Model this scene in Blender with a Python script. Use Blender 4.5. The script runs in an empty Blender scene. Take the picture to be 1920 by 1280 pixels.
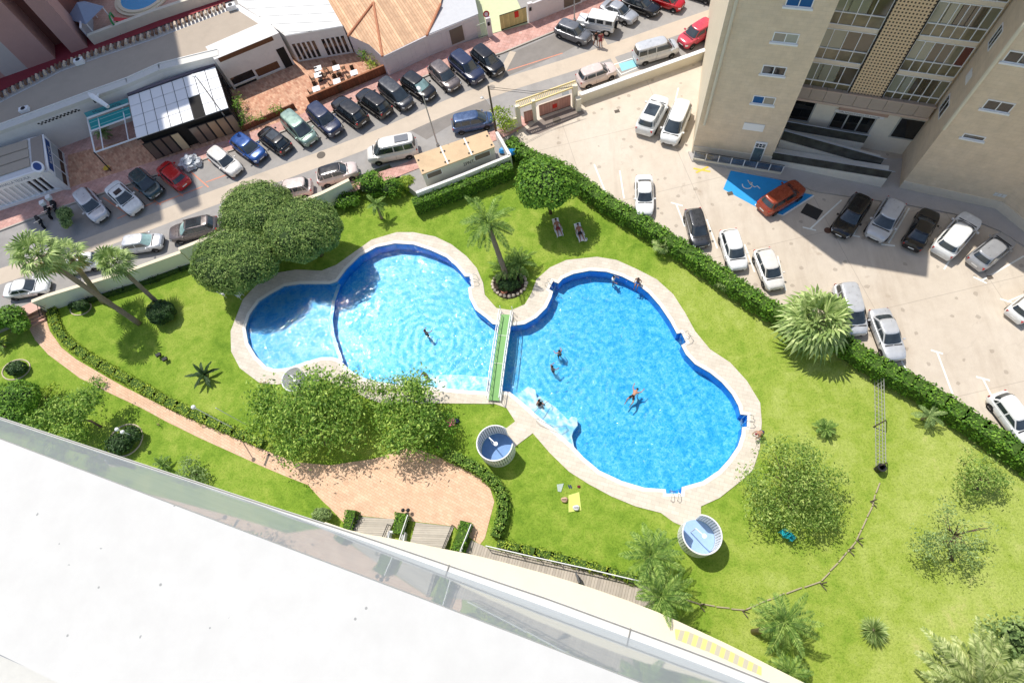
import bpy, math, random
from math import sin, cos, pi, radians, sqrt, atan2, hypot
from mathutils import Vector, Matrix
from mathutils.geometry import tessellate_polygon
R = random.Random(7)
SC = bpy.context.scene
COL = SC.collection
# ------------------------------------------------------------------ camera
F = 1102.0; NX, NY = 1085.0, 1140.0; CZ = 45.4
_n = Vector((NX-960, NY-640, F)).normalized()
_r = (Vector((1, 0, 0)) - _n.x*_n).normalized()
_u = _n.cross(_r)
def ray(px, py):
    d = Vector((px-960, py-640, F))
    return Vector((d.dot(_r), -d.dot(_u), -d.dot(_n)))
def P(px, py, z=0.0):
    w = ray(px, py); t = (z-CZ)/w.z
    return Vector((w.x*t, w.y*t, z))
def PL(pts, z=0.0):
    return [P(a, b, z) for a, b in pts]
def W(px, py, p0, p1):
    """point seen on the vertical plane through p0,p1"""
    w = ray(px, py); e = p1-p0; nn = Vector((e.y, -e.x, 0)); o = Vector((0, 0, CZ))
    t = (p0-o).dot(nn)/w.dot(nn)
    return o+w*t
cam = bpy.data.cameras.new('camera'); cam.sensor_width = 36; cam.lens = 36*F/1920
cam.clip_start = 0.05; cam.clip_end = 4000
co = bpy.data.objects.new('camera', cam); COL.objects.link(co)
cr = Vector((_r.x, -_u.x, -_n.x)); cd = Vector((_r.y, -_u.y, -_n.y)); cf = Vector((_r.z, -_u.z, -_n.z))
M = Matrix((cr, -cd, -cf)).transposed().to_4x4(); M.translation = Vector((0, 0, CZ))
co.matrix_world = M; SC.camera = co
# ------------------------------------------------------------------ light
SUN_EL, SUN_AZ = radians(60), radians(129)     # azimuth of the sun seen from the ground (from +x, ccw)
wd = bpy.data.worlds.new('World'); SC.world = wd; wd.use_nodes = True
nt = wd.node_tree; bg = nt.nodes['Background']; sky = nt.nodes.new('ShaderNodeTexSky')
sky.sky_type = 'NISHITA'; sky.sun_disc = False; sky.sun_elevation = SUN_EL
sky.sun_rotation = pi/2-SUN_AZ; sky.dust_density = 1.2
nt.links.new(sky.outputs[0], bg.inputs[0]); bg.inputs[1].default_value = 0.15
sl = bpy.data.lights.new('sun', 'SUN'); sl.energy = 4.4; sl.angle = radians(0.5); sl.color = (1.0, 0.955, 0.88)
so = bpy.data.objects.new('sun', sl); COL.objects.link(so)
sd = Vector((cos(SUN_AZ)*cos(SUN_EL), sin(SUN_AZ)*cos(SUN_EL), sin(SUN_EL)))
so.rotation_euler = sd.to_track_quat('Z', 'Y').to_euler(); so.location = (0, 0, 90)
SC.view_settings.view_transform = 'Standard'; SC.view_settings.look = 'None'; SC.view_settings.exposure = 0
SC.render.engine = 'CYCLES'
try:
    SC.cycles.max_bounces = 6; SC.cycles.transparent_max_bounces = 12; SC.cycles.caustics_reflective = False
    SC.cycles.caustics_refractive = False
except Exception: pass
# ------------------------------------------------------------------ materials
def srgb(r, g, b):
    f = lambda c: ((c/255+0.055)/1.055)**2.4 if c > 10 else c/255/12.92
    return (f(r), f(g), f(b))
class NT:
    def __init__(s, name):
        s.m = bpy.data.materials.new(name); s.m.use_nodes = True
        s.t = s.m.node_tree; s.n = s.t.nodes; s.b = s.n['Principled BSDF']; s.out = s.n['Material Output']
    def new(s, typ, **k):
        o = s.n.new(typ)
        for a, v in k.items(): setattr(o, a, v)
        return o
    def link(s, a, b): s.t.links.new(a, b)
    def pos(s, obj=False):
        if obj: return s.new('ShaderNodeTexCoord').outputs['Object']
        return s.new('ShaderNodeNewGeometry').outputs['Position']
    def noise(s, scale, vec, detail=4, rough=0.6, dist=0.0):
        o = s.new('ShaderNodeTexNoise'); o.inputs['Scale'].default_value = scale; o.inputs['Detail'].default_value = detail
        o.inputs['Roughness'].default_value = rough; o.inputs['Distortion'].default_value = dist
        s.link(vec, o.inputs['Vector']); return o.outputs['Fac']
    def ramp(s, fac, stops, interp='LINEAR'):
        o = s.new('ShaderNodeValToRGB'); o.color_ramp.interpolation = interp
        e = o.color_ramp.elements
        while len(e) < len(stops): e.new(0.5)
        for x, (p, c) in zip(e, stops):
            x.position = p; x.color = (*c, 1) if len(c) == 3 else c
        s.link(fac, o.inputs[0]); return o.outputs[0]
    def mix(s, fac, a, b, typ='MIX'):
        o = s.new('ShaderNodeMix', data_type='RGBA', blend_type=typ)
        for sock, v in ((o.inputs['Factor'], fac), (o.inputs['A'], a), (o.inputs['B'], b)):
            if isinstance(v, (int, float)): sock.default_value = v
            elif isinstance(v, tuple): sock.default_value = (*v, 1)
            else: s.link(v, sock)
        return o.outputs['Result']
    def math(s, op, a, b=0.0, clamp=False):
        o = s.new('ShaderNodeMath', operation=op); o.use_clamp = clamp
        for sock, v in zip(o.inputs, (a, b)):
            if isinstance(v, (int, float)): sock.default_value = v
            else: s.link(v, sock)
        return o.outputs[0]
    def bump(s, h, strength=0.3, dist=0.02):
        o = s.new('ShaderNodeBump'); o.inputs['Strength'].default_value = strength; o.inputs['Distance'].default_value = dist
        s.link(h, o.inputs['Height']); s.link(o.outputs[0], s.b.inputs['Normal']); return o.outputs[0]
    def col(s, c):
        if isinstance(c, tuple): s.b.inputs['Base Color'].default_value = (*c, 1)
        else: s.link(c, s.b.inputs['Base Color'])
    def set(s, rough=0.7, metal=0.0, spec=None):
        s.b.inputs['Roughness'].default_value = rough; s.b.inputs['Metallic'].default_value = metal
        if spec is not None: s.b.inputs['Specular IOR Level'].default_value = spec
MATS = {}
def sc(c, k): return tuple(min(1, x*k) for x in c)
AL = 1.13
def mat(name, c=None, rough=0.7, var=0.18, scale=3.0, fine=40, metal=0.0, spec=0.3, obj=False, bump=0.15, stain=0.0):
    """weathered plain surface: broad patches, fine grain, optional dark stains"""
    if name in MATS: return MATS[name]
    t = NT(name); p = t.pos(obj); c = tuple(min(.86, x*AL) for x in c)
    a = t.noise(scale, p, 5, 0.65); b = t.noise(fine, p, 2, 0.5)
    col = t.ramp(a, [(0.28, sc(c, 1-var)), (0.72, sc(c, 1+var))])
    col = t.mix(0.5, col, t.ramp(b, [(0.3, sc(c, 1-var)), (0.7, sc(c, 1+var))]))
    if stain:
        s = t.noise(scale*0.35, p, 6, 0.7, 0.6)
        col = t.mix(t.math('MULTIPLY', t.ramp(s, [(0.52, (0, 0, 0)), (0.7, (1, 1, 1))]), stain), col, sc(c, 0.45))
    t.col(col); t.set(rough, metal, spec)
    if bump: t.bump(b, bump, 0.01)
    MATS[name] = t.m; return t.m
def paint(name, c, rough=0.22, metal=0.0):
    if name in MATS: return MATS[name]
    t = NT(name); p = t.pos(True); a = t.noise(2.5, p, 4)
    t.col(t.ramp(a, [(0.3, sc(c, 0.9)), (0.75, sc(c, 1.06))])); t.set(rough, metal, 0.5)
    t.b.inputs['Coat Weight'].default_value = 0.6; t.b.inputs['Coat Roughness'].default_value = 0.06
    t.link(t.ramp(a, [(0.2, (rough*.7,)*3), (0.8, (min(1, rough*1.5),)*3)]), t.b.inputs['Roughness'])
    MATS[name] = t.m; return t.m
def brickmat(name, c1, c2, mort, bw, bh, msize=0.01, rot=0.0, obj=False, var=0.2, rough=0.8, off=0.5, axes=None, bumps=0.4):
    if name in MATS: return MATS[name]
    t = NT(name); p = t.pos(obj); c1, c2, mort = [tuple(min(.86, x*AL) for x in q) for q in (c1, c2, mort)]
    mp = t.new('ShaderNodeMapping'); mp.inputs['Rotation'].default_value = (0, 0, rot); t.link(p, mp.inputs[0]); v = mp.outputs[0]
    if axes == 'wall':   # horizontal run along rotated x, height = z
        sp = t.new('ShaderNodeSeparateXYZ'); t.link(v, sp.inputs[0]); cb = t.new('ShaderNodeCombineXYZ')
        t.link(sp.outputs[0], cb.inputs[0]); t.link(sp.outputs[2], cb.inputs[1]); v = cb.outputs[0]
    b = t.new('ShaderNodeTexBrick'); t.link(v, b.inputs['Vector']); b.offset = off
    b.inputs['Color1'].default_value = (*c1, 1); b.inputs['Color2'].default_value = (*c2, 1); b.inputs['Mortar'].default_value = (*mort, 1)
    b.inputs['Scale'].default_value = 1; b.inputs['Brick Width'].default_value = bw; b.inputs['Row Height'].default_value = bh
    b.inputs['Mortar Size'].default_value = msize
    n1 = t.noise(1.2, p, 6, 0.65)
    col = t.mix(1.0, b.outputs['Color'], t.ramp(n1, [(0.3, (1-var,)*3), (0.7, (1.0,)*3)]), 'MULTIPLY')
    t.col(col); t.set(rough, 0, 0.25)
    inv = t.math('SUBTRACT', 1.0, b.outputs['Fac']); t.bump(inv, bumps, 0.02)
    MATS[name] = t.m; return t.m
def stripemat(name, c1, c2, period, rot=0.0, duty=0.12, obj=False, rough=0.6, var=0.15, bumps=0.5):
    if name in MATS: return MATS[name]
    t = NT(name); p = t.pos(obj)
    mp = t.new('ShaderNodeMapping'); mp.inputs['Rotation'].default_value = (0, 0, rot); t.link(p, mp.inputs[0])
    sp = t.new('ShaderNodeSeparateXYZ'); t.link(mp.outputs[0], sp.inputs[0])
    q = t.math('FRACT', t.math('DIVIDE', sp.outputs[0], period)); m = t.math('LESS_THAN', q, duty)
    wn = t.new('ShaderNodeTexWhiteNoise', noise_dimensions='1D'); t.link(t.math('FLOOR', t.math('DIVIDE', sp.outputs[0], period)), wn.inputs['W'])
    base = t.mix(wn.outputs['Value'], sc(c1, 1-var), sc(c1, 1+var))
    n1 = t.noise(1.5, p, 6, 0.7); base = t.mix(1.0, base, t.ramp(n1, [(0.3, (1-var*1.5,)*3), (0.7, (1,)*3)]), 'MULTIPLY')
    t.col(t.mix(m, base, c2)); t.set(rough, 0, 0.3); t.bump(t.math('SUBTRACT', 1.0, m), bumps, 0.02)
    MATS[name] = t.m; return t.m
def glass(name, c, rough=0.06, alpha=None, metal=0.0, spec=0.8, var=0.4):
    if name in MATS: return MATS[name]
    t = NT(name); p = t.pos(); a = t.noise(0.9, p, 3)
    t.col(t.ramp(a, [(0.35, sc(c, 1-var)), (0.65, sc(c, 1+var))])); t.set(rough, metal, spec)
    if alpha is not None: t.b.inputs['Alpha'].default_value = alpha
    MATS[name] = t.m; return t.m
def leafmat(name, dark, mid, light, rough=0.55, trans=0.25):
    if name in MATS: return MATS[name]
    t = NT(name); g = t.new('ShaderNodeNewGeometry')
    f = g.outputs['Random Per Island']; n1 = t.math('ADD', t.math('MULTIPLY', t.math('SUBTRACT', t.noise(1.5, g.outputs['Position'], 4, .7), .5), 2.2), .5)
    k = t.math('ADD', t.math('MULTIPLY', f, 0.5), t.math('MULTIPLY', n1, 0.5))
    dark, mid, light = [tuple(min(.86, x*AL) for x in q) for q in (dark, mid, light)]
    c = t.ramp(k, [(0.15, dark), (0.5, mid), (0.85, light)])
    t.col(c); t.set(rough, 0, 0.25)
    tr = t.new('ShaderNodeBsdfTranslucent'); t.link(c, tr.inputs[0]); ms = t.new('ShaderNodeMixShader'); ms.inputs[0].default_value = trans
    t.link(t.b.outputs[0], ms.inputs[1]); t.link(tr.outputs[0], ms.inputs[2]); t.link(ms.outputs[0], t.out.inputs[0])
    MATS[name] = t.m; return t.m
# ------------------------------------------------------------------ mesh builder
class MB:
    def __init__(s): s.v = []; s.f = []; s.mi = []
    def add(s, vs, fs, mi=0):
        o = len(s.v); s.v.extend([tuple(x) for x in vs])
        for f in fs: s.f.append(tuple(i+o for i in f)); s.mi.append(mi)
    def quad(s, a, b, c, d, mi=0): s.add([a, b, c, d], [(0, 1, 2, 3)], mi)
    def box(s, c, sz, rz=0.0, mi=0, tilt=None):
        hx, hy, hz = sz[0]/2, sz[1]/2, sz[2]/2
        vs = [Vector((x, y, z)) for z in (-hz, hz) for x, y in ((-hx, -hy), (hx, -hy), (hx, hy), (-hx, hy))]
        m = Matrix.Rotation(rz, 3, 'Z')
        if tilt: m = m @ Matrix.Rotation(tilt[0], 3, 'X') @ Matrix.Rotation(tilt[1], 3, 'Y')
        c = Vector(c); s.add([m@v+c for v in vs], [(3, 2, 1, 0), (4, 5, 6, 7), (0, 1, 5, 4), (1, 2, 6, 5), (2, 3, 7, 6), (3, 0, 4, 7)], mi)
    def prism(s, poly, z0, z1, mi=0, bottom=True, top=True, mside=None):
        """poly: xy list; z0/z1 numbers"""
        n = len(poly); vs = [(p[0], p[1], z0) for p in poly]+[(p[0], p[1], z1) for p in poly]
        o = len(s.v); s.v.extend(vs)
        tris = tessellate_polygon([[Vector((p[0], p[1], 0)) for p in poly]])
        area = sum(poly[i][0]*poly[(i+1) % n][1]-poly[(i+1) % n][0]*poly[i][1] for i in range(n))
        for t in tris:
            a, b, c = t; cr_ = (poly[b][0]-poly[a][0])*(poly[c][1]-poly[a][1])-(poly[b][1]-poly[a][1])*(poly[c][0]-poly[a][0])
            if cr_ < 0: a, c = c, a
            if top: s.f.append((o+n+a, o+n+b, o+n+c)); s.mi.append(mi)
            if bottom: s.f.append((o+c, o+b, o+a)); s.mi.append(mi)
        for i in range(n):
            j = (i+1) % n; q = (o+i, o+j, o+n+j, o+n+i) if area > 0 else (o+j, o+i, o+n+i, o+n+j)
            s.f.append(q); s.mi.append(mi if mside is None else mside)
    def sheet(s, poly, z, mi=0): s.prism(poly, z, z, mi, bottom=False); s.f = s.f[:-len(poly)]; s.mi = s.mi[:-len(poly)]
    def tube(s, pts, r, n=6, mi=0, cap=True):
        pts = [Vector(p) for p in pts]; rs = r if isinstance(r, (list, tuple)) else [r]*len(pts); o = len(s.v)
        up = None
        for i, p in enumerate(pts):
            d = (pts[min(i+1, len(pts)-1)]-pts[max(i-1, 0)]).normalized()
            if up is None: up = d.orthogonal().normalized()
            up = (up-d*up.dot(d)); up = up.normalized() if up.length > 1e-6 else d.orthogonal().normalized()
            w = d.cross(up)
            for k in range(n):
                a = 2*pi*k/n; s.v.append(tuple(p+(up*cos(a)+w*sin(a))*rs[i]))
        for i in range(len(pts)-1):
            for k in range(n):
                a = o+i*n+k; b = o+i*n+(k+1) % n; s.f.append((a, b, b+n, a+n)); s.mi.append(mi)
        if cap:
            s.f.append(tuple(o+k for k in range(n-1, -1, -1))); s.mi.append(mi)
            e = o+(len(pts)-1)*n; s.f.append(tuple(e+k for k in range(n))); s.mi.append(mi)
    def lathe(s, c, prof, n=16, mi=0, sx=1, sy=1, rz=0):
        o = len(s.v); c = Vector(c)
        for r, z in prof:
            for k in range(n):
                a = 2*pi*k/n; x, y = r*cos(a)*sx, r*sin(a)*sy
                s.v.append((c.x+x*cos(rz)-y*sin(rz), c.y+x*sin(rz)+y*cos(rz), c.z+z))
        for i in range(len(prof)-1):
            for k in range(n):
                a = o+i*n+k; b = o+i*n+(k+1) % n; s.f.append((a, b, b+n, a+n)); s.mi.append(mi)
    def wallbox(s, a, b, z0, z1, th, mi=0, side=0):
        """box along a->b, thickness th; side -1..1 shifts it"""
        a = Vector((a[0], a[1], 0)); b = Vector((b[0], b[1], 0)); d = b-a; L = d.length; an = atan2(d.y, d.x)
        nrm = Vector((-d.y, d.x, 0)).normalized()*th*0.5*side
        c = (a+b)/2+nrm; s.box((c.x, c.y, (z0+z1)/2), (L, th, z1-z0), an, mi)
    def fan(s, c, u, v, r, n, mi=0):
        pts = [Vector(c)+u*(cos(2*pi*k/n)*r)+v*(sin(2*pi*k/n)*r) for k in range(n)]
        s.add(pts, [tuple(range(n))], mi)
    def build(s, name, mats, parent=None, smooth=False, world=True, label=None, cat=None, group=None, kind=None, rnd=None):
        if not isinstance(mats, (list, tuple)): mats = [mats]
        me = bpy.data.meshes.new(name)
        off = Vector((0, 0, 0))
        if parent is not None and world: off = world_loc(parent)
        elif parent is None and kind != 'structure' and s.v:
            xs = [v[0] for v in s.v]; ys = [v[1] for v in s.v]; zs = [v[2] for v in s.v]
            off = Vector(((min(xs)+max(xs))/2, (min(ys)+max(ys))/2, min(zs)))
        if off.length: vs = [(v[0]-off.x, v[1]-off.y, v[2]-off.z) for v in s.v]
        else: vs = s.v
        me.from_pydata(vs, [], s.f)
        for m in mats: me.materials.append(m)
        me.polygons.foreach_set('material_index', s.mi)
        if smooth: me.polygons.foreach_set('use_smooth', [True]*len(s.f))
        me.update()
        o = bpy.data.objects.new(name, me); COL.objects.link(o)
        if parent is not None: o.parent = parent
        else: o.location = off
        tag(o, label, cat, group, kind); return o
def world_loc(o):
    v = Vector((0, 0, 0))
    while o is not None: v += Vector(o.location); o = o.parent
    return v
def tag(o, label=None, cat=None, group=None, kind=None):
    if label: o['label'] = label
    if cat: o['category'] = cat
    if group: o['group'] = group
    if kind: o['kind'] = kind
    return o
def thing(name, label, cat, loc=(0, 0, 0), rz=0.0, group=None):
    o = bpy.data.objects.new(name, None); COL.objects.link(o); o.empty_display_size = 0.3
    o.location = loc; o.rotation_euler = (0, 0, rz); return tag(o, label, cat, group)
def copytree(o, parent=None):
    c = o.copy(); COL.objects.link(c); c.parent = parent
    for ch in list(o.children): copytree(ch, c)
    return c
def smoothpoly(pts, it=1):
    for _ in range(it):
        out = []; n = len(pts)
        for i in range(n):
            a, b = pts[i], pts[(i+1) % n]
            out.append((a[0]*.75+b[0]*.25, a[1]*.75+b[1]*.25)); out.append((a[0]*.25+b[0]*.75, a[1]*.25+b[1]*.75))
        pts = out
    return pts
def smoothline(pts, it=2):
    for _ in range(it):
        out = [pts[0]]
        for a, b in zip(pts, pts[1:]):
            out.append(tuple(a[k]*.75+b[k]*.25 for k in range(len(a)))); out.append(tuple(a[k]*.25+b[k]*.75 for k in range(len(a))))
        out.append(pts[-1]); pts = out
    return pts
def strip(mb, line, w, z, mi=0):
    """flat ribbon of width w along a world polyline"""
    line = [Vector((p[0], p[1], 0)) for p in line]; L = []
    for i, p in enumerate(line):
        d = (line[min(i+1, len(line)-1)]-line[max(i-1, 0)]).normalized(); nn = Vector((-d.y, d.x, 0))*w/2
        L.append((p+nn, p-nn))
    for (a, b), (c, d) in zip(L, L[1:]):
        mb.quad((b.x, b.y, z), (d.x, d.y, z), (c.x, c.y, z), (a.x, a.y, z), mi)
def t_map(t, v, rz, scl):
    m = t.new('ShaderNodeMapping'); m.inputs['Rotation'].default_value = (0, 0, rz); m.inputs['Scale'].default_value = scl; t.link(v, m.inputs[0]); return m.outputs[0]
# ================================================================== SETTING
SZ = 1.0     # level of the street and the car park; the garden lies 1 m lower
lawn_m = NT('lawn_grass'); t = lawn_m; p = t.pos()
n1 = t.noise(0.13, p, 5, 0.62, 0.5); n2 = t.noise(0.9, p, 5, 0.72, 0.3); n3 = t.noise(7, p, 4, 0.8); n5 = t.noise(22, p, 3, 0.8); n4 = t.noise(0.07, p, 3)
sep = t.new('ShaderNodeSeparateXYZ'); t.link(p, sep.inputs[0])
dry = t.ramp(t.math('DIVIDE', t.math('SUBTRACT', sep.outputs[0], 4.0), 22.0), [(0, (0, 0, 0)), (1, (.16, .16, .16))])
k1 = t.math('ADD', t.math('ADD', t.math('MULTIPLY', n1, .5), t.math('MULTIPLY', n2, .5)), dry)
g1 = t.ramp(k1, [(0.36, (0.145, 0.265, 0.025)), (0.48, (0.255, 0.385, 0.045)), (0.59, (0.375, 0.47, 0.080)), (0.72, (0.50, 0.57, 0.15)), (0.84, (0.66, 0.60, 0.26))])
g1 = t.mix(1.0, g1, t.ramp(n3, [(0.30, (.50, .55, .45)), (0.52, (1, 1, 1)), (0.72, (1.0, 1.0, 1.0))]), 'MULTIPLY')
g1 = t.mix(1.0, g1, t.ramp(n5, [(0.32, (.62, .66, .5)), (0.6, (1, 1, 1))]), 'MULTIPLY')
g1 = t.mix(t.ramp(n5, [(0.6, (0, 0, 0)), (0.78, (.35,)*3)]), g1, (0.75, 0.78, 0.25))
t.col(g1); t.set(0.85, 0, 0.1); t.bump(n3, 1.0, 0.06)
LAWN = t.m
far_m = mat('far_ground', (0.22, 0.19, 0.15), 0.9, 0.25, 0.2, 3)
mb = MB(); mb.sheet([(-900, -900), (900, -900), (900, 900), (-900, 900)], -2.0)
mb.build('ground', far_m, kind='structure')

DECK = [(441,600),(456,562),(481,534),(519,512),(556,506),(603,508),(631,497),(666,472),(697,450),(744,436),(775,436),(816,444),(847,459),(875,481),(894,503),(906,531),(909,553),(931,578),(959,582),(984,571),(997,549),(1006,524),(1031,502),(1062,488),(1119,482),(1156,488),(1194,505),(1231,524),(1262,552),(1284,586),(1303,621),(1331,655),(1369,680),(1400,714),(1425,755),(1428,792),(1424,842),(1412,880),(1392,899),(1349,933),(1314,949),(1314,971),(1300,990),(1280,986),(1262,978),(1239,961),(1192,949),(1146,930),(1105,908),(1067,884),(1031,849),(999,812),(962,840),(937,812),(966,790),(950,765),(928,757),(812,756),(719,757),(687,746),(650,728),(610,712),(580,716),(537,718),(519,721),(487,718),(450,690),(434,659),(433,621)]
POOL = [(633,528),(650,505),(675,481),(706,464),(741,457),(775,459),(806,469),(837,483),(856,500),(872,519),(881,519),(884,537),(878,540),(880,559),(891,581),(912,597),(924,608),(962,611),(984,608),(1006,596),(1025,577),(1034,558),(1037,547),(1030,542),(1037,528),(1047,532),(1055,523),(1075,514),(1106,508),(1137,510),(1166,519),(1194,533),(1216,550),(1237,574),(1256,602),(1269,626),(1277,624),(1286,642),(1277,648),(1286,665),(1303,683),(1331,699),(1353,717),(1372,739),(1384,761),(1388,777),(1401,778),(1400,800),(1391,801),(1390,814),(1383,836),(1366,861),(1347,882),(1317,902),(1278,913),(1277,925),(1249,925),(1248,917),(1208,914),(1167,902),(1124,882),(1094,857),(1075,836),(1043,808),(1009,780),(975,750),(956,735),(940,733),(912,734),(870,732),(830,728),(797,724),(745,722),(700,714),(675,706),(656,693),(637,674),(625,670),(603,670),(572,679),(541,690),(516,692),(500,687),(481,668),(466,643),(461,615),(469,590),(487,565),(506,553),(534,537),(562,533),(594,533),(619,533)]
BIGPOOL = POOL[:POOL.index((637,674))+1]+[(628,650),(620,622),(617,595),(622,560)]
TODD = POOL[POOL.index((637,674)):]+[(633,528),(622,560),(617,595),(620,622),(628,650)]
poolW = [p.xy for p in PL(POOL)]; deckW = [p.xy for p in PL(DECK)]
def sharp_smooth(px, keep):
    return px
# lawn with a hole for the pool: tessellate outer + inner
def sheet_hole(outer, holes, z, name, m, z_low=None, **k):
    loops = [[Vector((q[0], q[1], 0)) for q in outer]]+[[Vector((q[0], q[1], 0)) for q in h] for h in holes]
    tr = tessellate_polygon(loops); vs = [q for l in loops for q in l]
    mb = MB(); fs = []
    for a, b, c in tr:
        if (vs[b]-vs[a]).cross(vs[c]-vs[a]).z < 0: a, c = c, a
        fs.append((a, b, c))
    mb.add([(q.x, q.y, z) for q in vs], fs)
    if z_low is not None:
        for l in loops:
            for i in range(len(l)):
                a, b = l[i], l[(i+1) % len(l)]
                mb.quad((a.x, a.y, z), (b.x, b.y, z), (b.x, b.y, z_low), (a.x, a.y, z_low))
    return mb.build(name, m, kind='structure', **k)
lawn_outer = [p.xy for p in PL([(-700, 900), (-500, 560), (1000, 60), (2300, 500), (2700, 1500), (1900, 1700), (1085, 1500), (0, 1600)])]
def inset(poly, d):
    out = []; n = len(poly)
    area = sum(poly[i][0]*poly[(i+1) % n][1]-poly[(i+1) % n][0]*poly[i][1] for i in range(n)); sg = 1 if area > 0 else -1
    for i in range(n):
        a, b, c = Vector(poly[i-1]), Vector(poly[i]), Vector(poly[(i+1) % n])
        d1 = (b-a).normalized(); d2 = (c-b).normalized(); nn = Vector((-d1.y-d2.y, d1.x+d2.x)); nn = nn.normalized() if nn.length > 1e-5 else Vector((-d1.y, d1.x))
        out.append(b+nn*d*sg)
    return out
lawn_hole = inset(deckW, 0.5)
sheet_hole(lawn_outer, [lawn_hole], 0.0, 'lawn', LAWN)
# pool deck
deck_m = brickmat('deck_stone', (0.60, 0.535, 0.44), (0.66, 0.59, 0.50), (0.50, 0.43, 0.34), 0.6, 0.3, 0.010, 0.3, var=0.18, bumps=0.25)
coping_m = mat('coping_stone', (0.72, 0.68, 0.60), 0.6, 0.08, 1.5, 25)
sheet_hole(deckW, [inset(poolW, -0.30)], 0.06, 'pool_deck', deck_m, z_low=-0.1)
cop = inset(poolW, -0.32)
sheet_hole(cop, [poolW], 0.075, 'pool_coping', coping_m, z_low=-0.1)
# pool basins
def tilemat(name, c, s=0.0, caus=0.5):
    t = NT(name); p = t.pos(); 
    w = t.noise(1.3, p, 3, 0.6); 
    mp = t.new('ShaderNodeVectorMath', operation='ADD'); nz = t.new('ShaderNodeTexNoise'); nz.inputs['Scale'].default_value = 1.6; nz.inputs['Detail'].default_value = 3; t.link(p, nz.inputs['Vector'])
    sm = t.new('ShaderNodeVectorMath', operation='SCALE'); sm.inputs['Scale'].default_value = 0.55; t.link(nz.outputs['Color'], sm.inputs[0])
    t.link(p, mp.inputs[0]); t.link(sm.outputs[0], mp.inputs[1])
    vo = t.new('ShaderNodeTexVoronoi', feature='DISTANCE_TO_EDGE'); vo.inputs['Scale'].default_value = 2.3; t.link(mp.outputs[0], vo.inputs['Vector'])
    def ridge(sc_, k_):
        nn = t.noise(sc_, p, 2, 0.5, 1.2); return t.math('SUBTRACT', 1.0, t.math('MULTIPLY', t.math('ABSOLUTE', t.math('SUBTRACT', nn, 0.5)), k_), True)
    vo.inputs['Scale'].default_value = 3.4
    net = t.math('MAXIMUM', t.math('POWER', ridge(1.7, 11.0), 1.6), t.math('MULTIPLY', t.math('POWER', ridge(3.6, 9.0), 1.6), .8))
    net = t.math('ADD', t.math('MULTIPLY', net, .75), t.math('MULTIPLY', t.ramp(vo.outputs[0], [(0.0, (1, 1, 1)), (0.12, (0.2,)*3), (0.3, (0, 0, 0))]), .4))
    col = t.mix(t.math('MULTIPLY', net, caus), t.mix(w, sc(c, 0.88), sc(c, 1.1)), tuple(min(.95, x*1.3+.3) for x in c))  # caustic light net painted into the tile colour, strength set by caus
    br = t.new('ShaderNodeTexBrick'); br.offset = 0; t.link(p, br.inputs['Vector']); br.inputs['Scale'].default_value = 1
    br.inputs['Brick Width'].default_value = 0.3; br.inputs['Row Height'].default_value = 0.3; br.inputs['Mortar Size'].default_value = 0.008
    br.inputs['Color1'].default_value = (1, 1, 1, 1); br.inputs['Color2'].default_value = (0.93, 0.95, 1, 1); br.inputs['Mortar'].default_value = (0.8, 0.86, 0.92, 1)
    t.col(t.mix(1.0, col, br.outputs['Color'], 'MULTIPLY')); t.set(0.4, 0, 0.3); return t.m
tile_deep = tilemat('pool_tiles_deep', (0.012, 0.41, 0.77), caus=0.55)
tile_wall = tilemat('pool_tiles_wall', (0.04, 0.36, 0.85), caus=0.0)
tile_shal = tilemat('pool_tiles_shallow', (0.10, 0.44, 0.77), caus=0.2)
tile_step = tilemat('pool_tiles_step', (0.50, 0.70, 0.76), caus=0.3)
mb = MB(); bp = [p.xy for p in PL(BIGPOOL)]
mb.sheet(bp, -1.1, 0)
for i in range(len(bp)):
    a, b = bp[i], bp[(i+1) % len(bp)]; mb.quad((*a, -1.25), (*b, -1.25), (*b, 0.07), (*a, 0.07), 1) if i < len(bp)-5 else mb.quad((*a, -1.25), (*b, -1.25), (*b, -0.45), (*a, -0.45), 1)
tp = [p.xy for p in PL(TODD)]
mb.sheet(tp, -0.45, 2)
k = len(TODD)-5
for i in range(k):
    a, b = tp[i], tp[i+1]; mb.quad((*a, -0.45), (*b, -0.45), (*b, 0.07), (*a, 0.07), 2)
# light rim on the step between toddler pool and big pool
arc = [P(a, b) for a, b in [(637,674),(628,650),(620,622),(617,595),(622,560),(633,528)]]
strip(mb, arc, 0.32, -0.44, 3)
# underwater steps (beach entries)
sh = PL([(958,737),(975,733),(990,722),(1003,728),(1006,742),(1018,752),(1028,762),(1050,778),(1062,788),(1072,778),(1082,781),(1083,795),(1075,806),(1072,815),(1077,838),(1043,809),(1009,781),(975,751)])
mb.prism([q.xy for q in sh], -1.2, -0.28, 3)
sh2 = PL([(700,716),(745,704),(800,712),(850,706),(912,714),(911,735),(870,733),(830,729),(797,725),(745,723)])
mb.prism([q.xy for q in sh2], -1.2, -0.36, 3)
sh3 = PL([(1000,742),(1012,738),(1045,762),(1068,786),(1062,798),(1030,778)])
mb.prism([q.xy for q in sh3], -1.2, -0.62, 3)
sh4 = PL([(745,705),(800,698),(860,697),(913,702),(912,714),(850,706),(800,712)])
mb.prism([q.xy for q in sh4], -1.2, -0.62, 3)
mb.build('pool_basin', [tile_deep, tile_wall, tile_shal, tile_step], kind='structure')
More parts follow.
